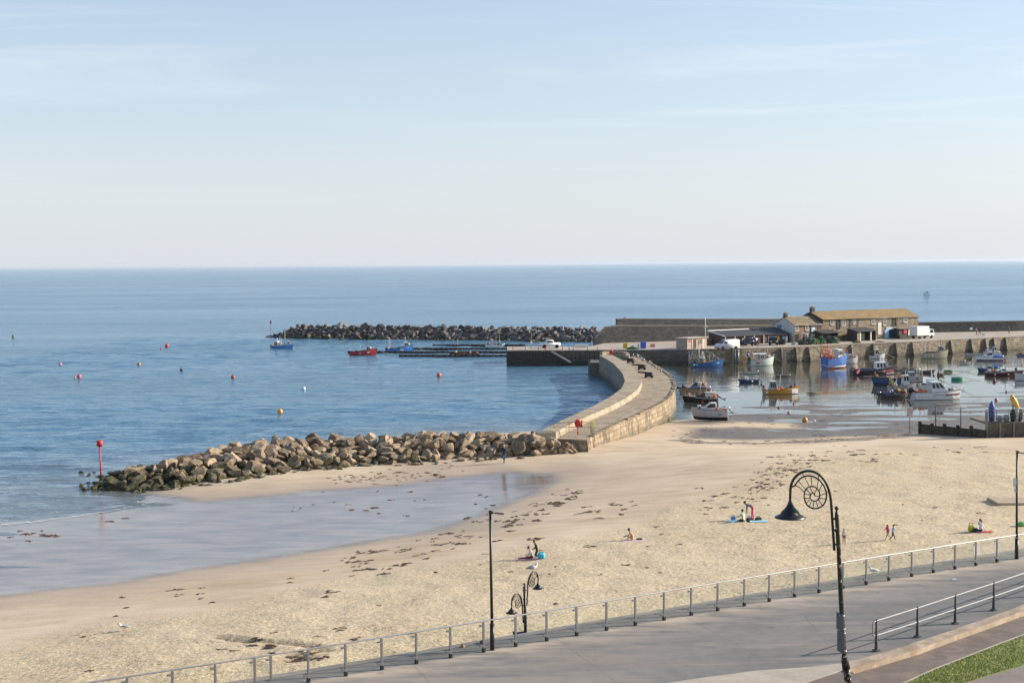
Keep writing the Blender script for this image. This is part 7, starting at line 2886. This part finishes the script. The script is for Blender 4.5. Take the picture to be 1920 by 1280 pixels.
b = Boat("bright blue fishing boat with a pale diamond patch moored beyond the red boat", 722, 771, 659, 1, 8, .34, .62, 1.25, .35, (.035, .17, .47), (.03, .14, .40), ANTI_B)
b.wheelhouse(.74, .90, 1.05, .6, WHT, win=2, base=.75)
b.mast(.78, 1.5, (.6, .55, .45), (.6, .9), base=1.7, stay=False)
b.aframe(.12, 1.1, 1.2, (.42, .36, .36), .1, 2, .035)
b.rail_items([(.2, -.4, .8), (.26, -.5, .8), (.5, -.3, .85), (.55, .2, .9), (.62, -.4, .85)], 'ball', (.30, .07, .08), .17, "gear")
b.side_mark(.56, .66, .12, .75, (.42, .46, .50), slant=.0)
b.side_mark(.66, .70, .25, .6, (.42, .46, .50))
b.side_mark(.10, .17, .46, .54, WHT)

b = Boat("old reddish brown wooden boat with a short mast lying along the nearest pontoon", 847, 899, 667.8, -1, 3, .26, .50, .72, .30, (.16, .045, .030), (.20, .10, .07), (.08, .03, .02), inner=(.15, .07, .05), fd=.85)
b.mast(.78, 3.0, (.45, .33, .24), (.5,), stay=False)
b.thwarts((.25, .45, .65))
b.fenders((.30, .55, .72), (.62, .45, .42), 1, .10, .15)

b = Boat("white speedboat with low windscreen moored at the farthest pontoon", 912, 944, 651, -1, 4, .34, .42, .62, .25, WHT, (.5, .5, .5), ANTI_K, fd=.6)
b.cuddy(.38, .85, .55)
b.outboard(1, 20, WHT, .7)

b = Boat("tiny lone white motorboat far out on the open sea at right", 1731.5, 1743.5, 552.8, -1, 5, .34, .9, 1.4, .4, WHT, None, ANTI_K)
b.wheelhouse(.3, .6, 1.6, .7, WHT)

# ---- harbour, along the quay
b = Boat("blue trawler with white mast gear moored against the dark quay wall", 1296, 1354, 687.6, 1, 5, .32, .62, 1.15, .4, (.035, .13, .34), (.03, .11, .30), ANTI_B)
b.wheelhouse(.26, .38, 1.35, .55, (.66, .64, .60), win=2)
b.mast(.24, 3.5, (.68, .66, .62), (.55, .72, .9), r=.045)
b.aframe(.33, 2.0, 1.2, (.66, .64, .60), -.2, 3, .04)
b.mast(.60, 1.9, (.42, .34, .28), (.7,), stay=False)
b.mast(-.02, 2.4, (.30, .25, .22), (), lean=-.4, r=.025, stay=False)
mb = MB(); mb.quad((b.x(-.11), .02, 2.3), (b.x(-.02), .02, 1.9), (b.x(-.03), .02, 2.75), (b.x(-.10), .02, 2.85)); mb.build("flag", bcol((.10, .11, .28)), b.o)
b.rail_items([(.70, -.3, .85), (.76, .2, .95), (.83, -.2, 1.0), (.5, -.5, .7), (.47, .2, .75)], 'ball', (.34, .09, .06), .17, "gear")
b.side_mark(.10, .17, .40, .50, WHT); b.side_mark(.80, .88, .68, .78, WHT)
b.fenders((.02,), (.10, .25, .17), -1, .22, .4)

b = Boat("pale green white cabin boat with red lettered side moored by the buttressed wall", 1403, 1451, 684.8, 1, 16, .36, .85, 1.35, .35, (.52, .58, .54), (.62, .64, .60), (.03, .10, .08), inner=(.5, .5, .48))
b.canopy(.08, .70, 1.15, (.66, .65, .60), .82)
b.wheelhouse(.40, .62, 1.0, .7, (.50, .46, .43), WHT, win=2, base=.75)
b.side_mark(.20, .36, .32, .66, (.50, .07, .07)); b.side_mark(.36, .58, .56, .66, (.50, .07, .07), slant=.8)
b.outboard(2, 4, (.10, .11, .14), 1.0)
b.rail_items([(-.20, -.2, 1.35), (-.22, .3, 1.3)], 'ball', (.55, .27, .10), .32, "orange_bin")
b.rail_items([(-.10, .0, 2.0), (-.05, .4, 2.05)], 'ball', (.16, .12, .30), .28, "purple_bundle")
b.bowrail(.75, .25)

b = Boat("little white tender floating behind the navy boat", 1394, 1420, 700.5, -1, 4, .34, .28, .42, .12, (.46, .52, .50), None, (.2, .22, .2), fd=.9)
b.thwarts((.3, .6)); b.outboard(1, 10, WHT, .45)
b = Boat("small navy blue open boat with a white box on its bow end", 1387, 1423, 717.5, -1, -6, .36, .42, .55, .2, (.035, .055, .17), (.03, .05, .14), ANTI_K, fd=.8, inner=(.12, .13, .18))
mb = MB(); mb.box((b.x(.66), 0, .72), (.55, .5, .55), bev=.04); mb.build("locker", white_paint, b.o)
b.fenders((.36,), WHT, 1, .14, .28)
b.outboard(1, 30, (.2, .2, .2), .5)

b = Boat("ochre hulled fishing boat with white bow and cluster of red floats", 1430, 1496, 738.2, 1, 4, .33, .52, .92, .28, (.52, .275, .035), (.60, .36, .10), (.05, .06, .03), inner=(.40, .38, .33), fd=.80, tw=.78)
b.wheelhouse(.18, .39, 1.42, .58, (.46, .46, .43), WHT, win=3)
b.mast(.24, 1.2, (.62, .5, .3), (.4,), base=1.6, stay=False)
b.side_mark(.80, .97, .08, .74, (.70, .68, .64)); b.side_mark(.80, .97, .08, .74, (.70, .68, .64), 1)
b.rail_items([(.38, -.95, .62), (.42, -.85, .75), (.46, -.9, .60), (.44, -.5, .80), (.35, -.9, .8)], 'ball', (.60, .12, .07), .15)
b.rail_items([(.93, -.2, .98), (.98, .1, 1.05), (.90, .2, 1.0), (-.02, -.6, .9), (.05, -.8, .72), (.02, .1, .85)], 'ball', (.58, .20, .12), .13)
b.rail_items([(.0, -.1, 1.15), (-.05, .2, 1.35), (.94, -.1, 1.25), (.03, .4, 1.0)], 'ball', (.05, .04, .05), .15, "gear")
b.mast(-.01, 1.6, (.16, .08, .08), (.6, .85), lean=-.35, stay=False)
b.mast(.92, 1.0, (.08, .08, .08), (.7, .95), stay=False)
b.side_mark(.03, .10, .16, .40, WHT)
mb = MB(); mb.box((b.x(.60), 0, .66), (1.3, .8, .2), bev=.05); mb.build("hatch", bcol((.26, .27, .30)), b.o)
b = Boat("flat brown dinghy with a white outboard behind the ochre boat", 1456, 1478, 706, -1, 0, .30, .20, .28, .10, (.24, .17, .14), None, (.15, .1, .08), fd=.95)
b.outboard(1, -10, (.60, .58, .50), .55); b.thwarts((.4,))

# ---- by the pier foot
b = Boat("brown clinker boat with a slate grey cover and black bow buoy beside the pier", 1275, 1331, 737.5, -1, 8, .32, .55, .80, .3, (.30, .22, .15), (.10, .09, .09), (.10, .07, .05), inner=(.2, .15, .1), fd=.72)
b.canopy(.16, .60, .62, (.075, .085, .125), .86, cover=True)
b.cuddy(.42, .72, .95, (.16, .17, .18), .6)
b.rail_items([(1.10, 0, .92)], 'ball', BLK, .18, "bow_fender")
mb = MB(); mb.box((b.x(.34), .0, 1.35), (.55, .5, .7), bev=.05); mb.build("engine_box", bcol(CRM), b.o)
b.rail_items([(.20, .2, 1.35), (.16, -.1, 1.4), (.24, .0, 1.5)], 'ball', (.32, .07, .08), .16)
b.outboard(1, 30, WHT, .6)
b = Boat("white motorboat with broad black hull band and tilted black outboard near the pier foot", 1284, 1347, 755.5, -1, -6, .34, .58, .92, .30, BLK, WHT, (.45, .45, .42), inner=(.6, .6, .55), fd=.50)
b.wheelhouse(.08, .40, .92, .66, CRM, CRM, .05, 2, base=.30, winh=.02)
mb = MB(); mb.box((b.x(.48), 0, .80), (1.2, 1.0, .34), bev=.05); mb.build("seat_box", bcol((.30, .17, .10)), b.o)
b.canopy(.40, .66, .55, (.055, .055, .09), .70, poles=False, cover=True)
b.outboard(1, 62, BLK, 1.05); b.bowrail(.70, .22)
b.fenders((.28, .48), (.60, .09, .06), 1, .15, .18)
b.mast(.2, .7, (.7, .7, .7), (.8,), base=1.2, stay=False)
b = Boat("grey white cabin cruiser aground on the sand at the pier foot", 1300, 1366, 790.5, -1, -10, .38, .68, .86, .42, (.52, .52, .56), (.66, .66, .66), BLK, fd=.55, z=gz(P(1333, 790, .2).x, P(1333, 790, .2).y) + .36, roll=-4)
b.cuddy(.34, .88, .82, (.60, .60, .62), .80)
b.side_mark(.16, .28, .34, .44, (.10, .10, .12), 1)
b.outboard(1, 30, WHT, .7)
mb = MB(); mb.tube([(b.x(-.02), .3, .1), (b.x(-.14), .3, .06)], .03, 5); mb.build("tiller", wood_m, b.o)
for tt in (.12, .5):
    mb = MB(); mb.box((b.x(tt), 0, -.40), (.10, .9, .12)); mb.build("bilge_keel", black, b.o)
mb = MB(); mb.ball((0, 0, .12), .22, 0, 2, (1.4, .8, .8)); tag(mb.build("keel_block", M("brown_rock", (.14, .10, .07)), None, PG(1277, 760)), "brown weedy stone at the waterline beside the pier wall", "stone")
# ---- middle of the harbour
zt = .30
b = Boat("large blue and red bottomed trawler with an orange stern gantry lying aground by the wall", 1538, 1592, 690, 1, 34, .36, 1.25, 1.75, .62, (.045, .13, .40), (.05, .16, .50), (.26, .10, .07), inner=(.3, .32, .36), z=.36, roll=5, tw=.92, k=1.05)
b.aframe(.02, 2.6, 2.2, (.60, .13, .05), .45, 4, .075)
b.aframe(.16, 1.2, 2.0, (.55, .12, .06), .1, 3, .05)
b.wheelhouse(.52, .76, 1.5, .62, (.60, .66, .62), win=3, base=1.15)
b.side_mark(0.01, .96, .02, .12, WHT, name="waterline_band")
b.rail_items([(.08, -.4, 1.7), (.06, .2, 1.8), (.12, .5, 1.7)], 'ball', (.40, .08, .05), .26, "gear")
mb = MB(); q = b.hw(0, .92); mb.quad((b.x(0) - .02, -q * .92, .30), (b.x(0) - .02, q * .92, .30), (b.x(0) - .02, q * .90, .22), (b.x(0) - .02, -q * .90, .22)); mb.build("transom_band", white_paint, b.o)
b = Boat("cluttered white workboat with pink sheeting behind the big blue trawler", 1578, 1608, 681, 1, 10, .36, .8, 1.1, .3, (.50, .46, .46), WHT, ANTI_K)
b.wheelhouse(.42, .72, 1.25, .66, WHT, (.6, .45, .5), win=3)
b.mast(.30, 2.3, (.55, .12, .08), (.5, .7, .85))
b.rail_items([(.2, -.3, 1.0), (.3, .3, 1.1), (.85, 0, 1.2), (.1, .2, .9), (.92, -.2, 1.25)], 'ball', (.62, .45, .47), .24, "bundle")
b = Boat("black hulled boat with red bow and white wheelhouse in mid harbour", 1594, 1676, 702.5, 1, 6, .31, .62, 1.25, .38, (.030, .025, .035), (.028, .026, .05), (.10, .02, .03), inner=(.06, .06, .12), fd=.74)
b.wheelhouse(.58, .84, 1.25, .62, WHT, WHT, win=3, base=.55)
b.canopy(.08, .56, .32, (.030, .034, .085), .86, cover=True)
b.side_mark(.70, .97, .50, .86, (.26, .025, .03)); b.side_mark(.80, .98, .16, .30, (.6, .5, .5), slant=.6); b.side_mark(.58, .78, .60, .66, (.60, .57, .52))
b.mast(.70, 1.2, (.66, .64, .6), (.5, .8), base=1.8, stay=False)
b.rail_items([(.10, -.9, .6), (.07, -1.0, .45), (.12, -.8, .8)], 'ball', (.50, .10, .12), .24, "mooring_float")
b.aframe(.03, 1.3, 1.4, (.36, .27, .16), .2, 3, .045)
b.rail_items([(.03, .2, 1.3), (.06, -.3, 1.1), (.10, .3, 1.0)], 'ball', (.34, .22, .08), .25, "net_bundle")
b = Boat("small white harbour boat with a pink smeared wheelhouse under the buttresses", 1629, 1659, 671.8, 1, 10, .36, .45, 1.0, .25, (.56, .58, .56), WHT, BLK)
b.wheelhouse(.36, .66, 1.35, .6, (.62, .58, .56), WHT, win=2)
b.side_mark(.42, .56, .25, .6, (.56, .22, .20)); b.mast(.5, .9, WHT, (), base=1.5, stay=False)
b = Boat("cream and black trawler with two masts under the lone dark buttress", 1726, 1776, 671.5, 1, 5, .30, .85, 1.35, .45, (.46, .40, .28), (.50, .46, .36), BLK, inner=(.30, .10, .08), fd=.70)
b.wheelhouse(.68, .86, 1.25, .58, (.40, .42, .40), (.60, .6, .55), win=2, base=.85)
b.mast(.26, 2.8, (.07, .055, .05), (.35, .5, .62), r=.05)
b.mast(.78, 1.6, (.16, .09, .08), (.3, .55, .8), base=2.1, stay=False)
b.canopy(.20, .66, .20, (.26, .08, .07), .80, cover=True)
b.fenders((.10, .24, .38), CRM, -1, .13, .55); b.rail_items([(.0, -.4, 1.05)], 'ball', WHT, .18, "stern_float")
b = Boat("white motorboat with blue cover and red stern buoy near the right end of the wall", 1830, 1881, 676.5, -1, -5, .34, .52, .85, .28, WHT, WHT, (.03, .03, .10), fd=.5)
b.side_mark(.02, .95, .06, .30, (.025, .03, .10), 1); b.side_mark(.02, .95, .06, .30, (.025, .03, .10), -1)
b.cuddy(.40, .86, .95, WHT, .8); b.canopy(.04, .42, .62, (.05, .17, .40), .80, cover=True)
b.outboard(1, 50, CRM, .8); b.fenders((-.05,), RD, 1, .22, .25); b.bowrail(.72, .2)
b = Boat("white cabin cruiser behind the blue covered motorboat", 1845, 1877, 668.5, -1, 0, .36, .8, 1.0, .3, (.62, .64, .64), WHT, ANTI_K, fd=.5)
b.cuddy(.30, .80, 1.1, (.6, .62, .62), .8)
b = Boat("long low white tender beached under the right end of the harbour wall", 1810, 1842, 666, -1, -3, .22, .30, .40, .12, (.60, .60, .56), None, (.2, .2, .18), fd=.95)
b.thwarts((.35, .65))
b = Boat("small white dinghy with red trim floating alone in the open basin", 1798, 1819, 682, 1, -8, .40, .34, .46, .14, (.66, .66, .60), (.5, .1, .1), (.4, .4, .38), fd=.9)
b.outboard(1, 10, (.55, .08, .08), .5); b.rail_items([(.55, 0, .5)], 'ball', WHT, .14, "gear")
b = Boat("navy and white motorboat moored behind the orange buoyed launch", 1835, 1872, 696.5, -1, -6, .34, .48, .66, .22, (.035, .045, .11), WHT, ANTI_K, fd=.55)
b.cuddy(.38, .82, .45, (.60, .60, .64), .7); b.canopy(.30, .55, .40, (.05, .03, .06), .7, cover=True)
b.rail_items([(.18, .1, .75), (.10, -.2, .8), (.06, .3, .75)], 'ball', (.08, .18, .42), .22, "blue_bundle"); b.outboard(1, 30, (.12, .12, .14), .6)
b = Boat("white and dark red launch hung with orange buoys at the right of the harbour", 1847, 1915, 704.5, 1, -6, .30, .52, .78, .25, (.08, .015, .02), (.66, .64, .62), BLK, fd=.68, inner=(.5, .48, .46))
b.cuddy(.44, .72, .5, WHT, .62)
b.fenders((.60, .80, .88, .94), (.66, .20, .12), -1, .16, .30); b.fenders((.24,), WHT, -1, .14, .3)
b.rail_items([(.12, 0, .8), (.20, .3, .9), (.24, -.3, .8)], 'ball', (.42, .12, .10), .2, "net_bundle")
b.mast(.36, .9, (.55, .7, .66), (.6,), stay=False)
b = Boat("white boat bow cut by the right edge of the picture", 1906, 1960, 713, -1, -6, .34, .62, .95, .3, (.60, .62, .62), WHT, (.18, .19, .22), fd=.6)
b.cuddy(.3, .7, .6)
b = Boat("grey boats with dark gear at the right edge under the wall", 1908, 1950, 671, -1, 0, .34, .45, .65, .2, (.16, .18, .24), (.2, .2, .25), ANTI_K)
b.rail_items([(.75, -.3, .75), (.85, .2, .8), (.6, .1, .7)], 'ball', (.05, .06, .11), .22, "gear")

# ---- the crowded mooring around the catamaran
b = Boat("old dark blue wooden boat with orange crates propped on legs in mid harbour", 1638, 1694, 722, -1, -4, .30, .72, .92, .42, (.022, .075, .17), (.04, .05, .07), (.05, .04, .035), inner=(.25, .18, .12), z=.18, fd=.86)
b.rail_items([(.02, -.1, .95), (.08, .2, 1.0)], 'ball', (.68, .22, .07), .30, "orange_crate")
b.side_mark(.34, .44, .35, .50, (.62, .60, .56), 1); b.side_mark(.72, .76, .52, .66, (.45, .08, .06), 1)
for tt in (.80, .93):
    mb = MB(); mb.box((b.x(tt), 0, -.35), (.12, .5, .7)); mb.build("prop_leg", tim, b.o)
b.thwarts((.2, .4, .6)); b.mast(.97, .75, (.10, .07, .06), (), r=.06, stay=False)
b = Boat("white wheelhouse workboat half hidden behind the white catamaran", 1689, 1730, 716, -1, 8, .36, .75, 1.05, .3, (.40, .38, .36), WHT, ANTI_K)
b.wheelhouse(.40, .74, 1.25, .66, (.62, .62, .62), WHT, .2, 3)
b.mast(.66, 1.5, (.7, .7, .68), (.55, .8), base=1.9, stay=False)
b.aframe(.06, 1.35, 1.4, (.26, .26, .25), .1, 3, .045)
b.canopy(.04, .34, 1.15, (.66, .64, .58), .8)
b = Boat("low dark workboat heaped with grey pots and big outboards left of the catamaran", 1646, 1706, 745.5, 1, 10, .36, .36, .5, .2, (.05, .05, .065), (.08, .08, .10), BLK, fd=.9, inner=(.08, .08, .09))
b.outboard(2, 20, (.10, .11, .14), .9)
pots(b, [(.12 + .10 * k, yy, .30 + .32 * l) for l in range(3) for k in range(6 - l * 2) for yy in (-.45, .35)][:20], "grey netted lobster pot heaped on the low dark workboat", "lobster pots on the dark workboat", sc=.95)
b.rail_items([(.28, -.7, .9), (.36, -.6, 1.0), (.22, -.5, .7)], 'ball', (.16, .18, .30), .24, "tarpaulin_bundle")
b.rail_items([(.62, -.2, 1.1), (.70, .2, 1.0)], 'ball', (.50, .33, .04), .20, "yellow_sack")
b.rail_items([(.84, -.3, .95), (.90, .1, 1.0)], 'ball', (.50, .05, .06), .20, "red_float")
b = Boat("big white catamaran with maroon bow stripe and twin black outboards", 1708, 1800, 748.3, 1, 3, .36, .80, 1.0, .22, (.74, .73, .72), WHT, (.24, .21, .11), fd=.62, inner=(.62, .62, .6), tw=.95, rake=.06)
b.wheelhouse(.38, .72, 1.32, .66, (.66, .66, .66), WHT, .62, 3, base=.78, winh=.40)
b.side_mark(.30, .97, .60, .66, (.10, .02, .03), slant=.28); b.side_mark(.66, .96, .52, .74, (.13, .018, .03), slant=.35); b.side_mark(.05, .45, .34, .38, (.10, .02, .03), slant=.15)
b.outboard(2, 20, BLK, 1.15); b.bowrail(.68, .45)
b.rail_items([(.12, -.5, 1.15), (.16, -.2, 1.3), (.20, -.55, 1.2), (.24, -.1, 1.15), (.18, .3, 1.25), (.27, -.5, 1.1)], 'ball', (.66, .14, .04), .22, "orange_float")
b.rail_items([(.05, -.4, 1.1), (.03, .1, 1.2)], 'ball', (.50, .04, .05), .2, "red_float")
mb = MB(); mb.box((b.x(.2), -.2, .92), (1.2, .8, .24), bev=.03); mb.build("fish_tray", bcol((.10, .18, .26)), b.o)
b.mast(.42, 1.3, (.5, .62, .64), (.5, .8), base=2.1, stay=False); b.mast(.16, 1.9, (.60, .62, .50), (.9,), lean=.1, stay=False)
b.canopy(.30, .44, 1.25, (.40, .52, .55), .6)
b.fenders((.05, .84), WHT, -1, .13, .28)
b = Boat("pale blue white cabin boat seen over the catamaran's roof", 1722, 1770, 733, 1, 4, .34, .75, 1.05, .3, (.55, .60, .62), WHT, ANTI_K)
b.wheelhouse(.34, .70, 1.3, .66, (.60, .68, .70), WHT, .3, 3); b.mast(.5, 1.2, (.62, .7, .7), (.6,), base=1.9, stay=False); b.bowrail(.7, .3)
b = Boat("grey white workboat with tall pot hauler just left of the catamaran", 1664, 1716, 733, 1, 6, .34, .6, .9, .28, (.30, .29, .30), (.5, .48, .46), BLK)
b.wheelhouse(.55, .80, 1.15, .6, (.56, .54, .52), WHT, .2, 2); b.aframe(.10, 1.2, 1.3, (.50, .38, .10), .1, 3, .05); b.mast(.66, 1.2, (.6, .6, .58), (.6,), base=1.6, stay=False)
# rowing boats and punts
for x0, x1, y, c, c2, lab in ((1672, 1698, 693.5, (.20, .19, .17), (.34, .30, .27), "grey rowing boat behind the black hulled boat's bow"), (1694, 1724, 695, (.22, .20, .18), (.36, .32, .28), "long grey brown rowing boat in mid harbour, right of its grey neighbour"), (1717, 1751, 700, (.045, .035, .075), (.34, .26, .26), "dark purple rowing boat with pale gunwale in mid harbour")):
    b = Boat(lab, x0, x1, y, 1 if y > 695 else -1, 4, .24, .42, .60, .14, c, c2, (.05, .04, .04), fd=.95, kind="rowing_boat", inner=(.16, .13, .10))
    b.thwarts((.3, .5, .7))
b = Boat("dark green punt floating right of the dark purple rowing boat", 1770, 1786, 698.2, 1, 0, .42, .36, .38, .10, (.025, .15, .06), (.04, .22, .09), (.02, .08, .04), fd=.98, kind="punt", inner=(.03, .15, .06), rake=.02)
b.thwarts((.5,))
b = Boat("bright turquoise green punt floating nearest the catamaran's bow", 1784, 1805, 712.3, 1, -2, .42, .40, .42, .10, (.02, .34, .20), (.05, .42, .28), (.02, .20, .12), fd=.98, kind="punt", inner=(.04, .34, .22), rake=.02)
b.thwarts((.5,))
b = Boat("small brown dinghy with a dark figurehead of gear behind the catamaran", 1757, 1770, 704, 1, 0, .4, .3, .4, .1, (.22, .13, .09), None, (.1, .07, .05), fd=.95, kind="rowing_boat")
b.rail_items([(.2, 0, .5)], 'ball', (.12, .03, .06), .2, "gear")
b = Boat("low pink red dinghy floating left of the old dark blue boat", 1620, 1640, 708, 1, 0, .3, .22, .28, .1, (.36, .18, .18), (.4, .3, .3), (.1, .05, .05), fd=.95, kind="rowing_boat")
b.thwarts((.5,))

# ---- aerials, mooring lines, tubs and loose gear that every working boat carries
for n_, b in enumerate(BOATS):
    rg = random.Random(n_ * 7 + 1)
    small = b.L < 3.2 or 'dinghy' in b.label or 'rowing' in b.label or 'punt' in b.label or 'tender' in b.label or 'tiny lone' in b.label
    mb = MB()
    bx, bz = b.L * .56, b.sheer(1) - .05
    for sg in (-1, 1):
        mb.tube([(bx - .1, 0, bz), (bx + 1.0 + rg.random(), sg * .5, bz * .35), (bx + 2.4 + rg.random() * 1.5, sg * 1.1, -.05 - b.o.location.z)], .018, 4)
    mb.build("mooring_rope", rope, b.o)
    if small:
        continue
    for k in range(rg.randint(2, 3)):
        t_ = rg.uniform(.15, .8)
        mb = MB()
        mb.tube([(b.x(t_), rg.uniform(-.3, .3) * b.B, b.deckz(t_) + .2), (b.x(t_) + rg.uniform(-.15, .15), rg.uniform(-.25, .25) * b.B, b.sheer(t_) + rg.uniform(1.1, 2.5))], [.034, .020], 4)
        mb.build("aerial", bcol(rg.choice([(.66, .65, .62), (.12, .11, .10), (.45, .30, .16)])), b.o)
    for k in range(rg.randint(9, 13)):
        t_ = rg.uniform(.06, .58) if rg.random() < .75 else rg.uniform(.8, .92)
        c = rg.choice([(.72, .71, .68), (.66, .64, .60), (.62, .20, .06), (.40, .08, .05), (.05, .06, .09), (.10, .16, .30), (.60, .58, .53), (.42, .30, .12), (.16, .13, .10), (.08, .20, .12), (.55, .24, .06), (.05, .05, .05)])
        y = rg.uniform(-.36, .36) * b.B * b.hw(t_) / (b.B / 2)
        z = b.deckz(t_) + rg.uniform(.25, .85) * (1 if t_ < b.fd else .4)
        mb = MB()
        if rg.random() < .5:
            mb.box((b.x(t_), y, z), (rg.uniform(.25, .55), rg.uniform(.2, .4), rg.uniform(.2, .42)), rg.uniform(0, 3), bev=.03)
            mb.build("fish_box", bcol(c, .6), b.o)
        else:
            bm = bmesh.new()
            bmesh.ops.create_icosphere(bm, subdivisions=3, radius=1)
            for v in bm.verts:
                v.co = v.co * (.24 + .12 * mnoise.noise(v.co * 2 + Vector((k, n_, 0))) + .05 * mnoise.noise(v.co * 7))
            mb.addbm(bm, Matrix.Translation((b.x(t_), y, z)))
            mb.build("gear_bundle", bcol(c, .9), b.o)
# ------------------------------------------------------------------ sea haze
hm = bpy.data.materials.new("haze")
hm.use_nodes = True
nt = hm.node_tree
nt.nodes.clear()
ou = nt.nodes.new('ShaderNodeOutputMaterial')
pv = nt.nodes.new('ShaderNodeVolumePrincipled')
pv.inputs['Color'].default_value = (.80, .88, 1.0, 1)
pv.inputs['Density'].default_value = 0.000035
pv.inputs['Anisotropy'].default_value = 0.2
nt.links.new(pv.outputs[0], ou.inputs['Volume'])
mb = MB()
mb.box((0, 34000, 12), (90000, 70000, 38))
hz = mb.build("haze", hm)
tag(hz, 'thin pale sea haze lying over the bay', kind='stuff')
bpy.context.view_layer.update()
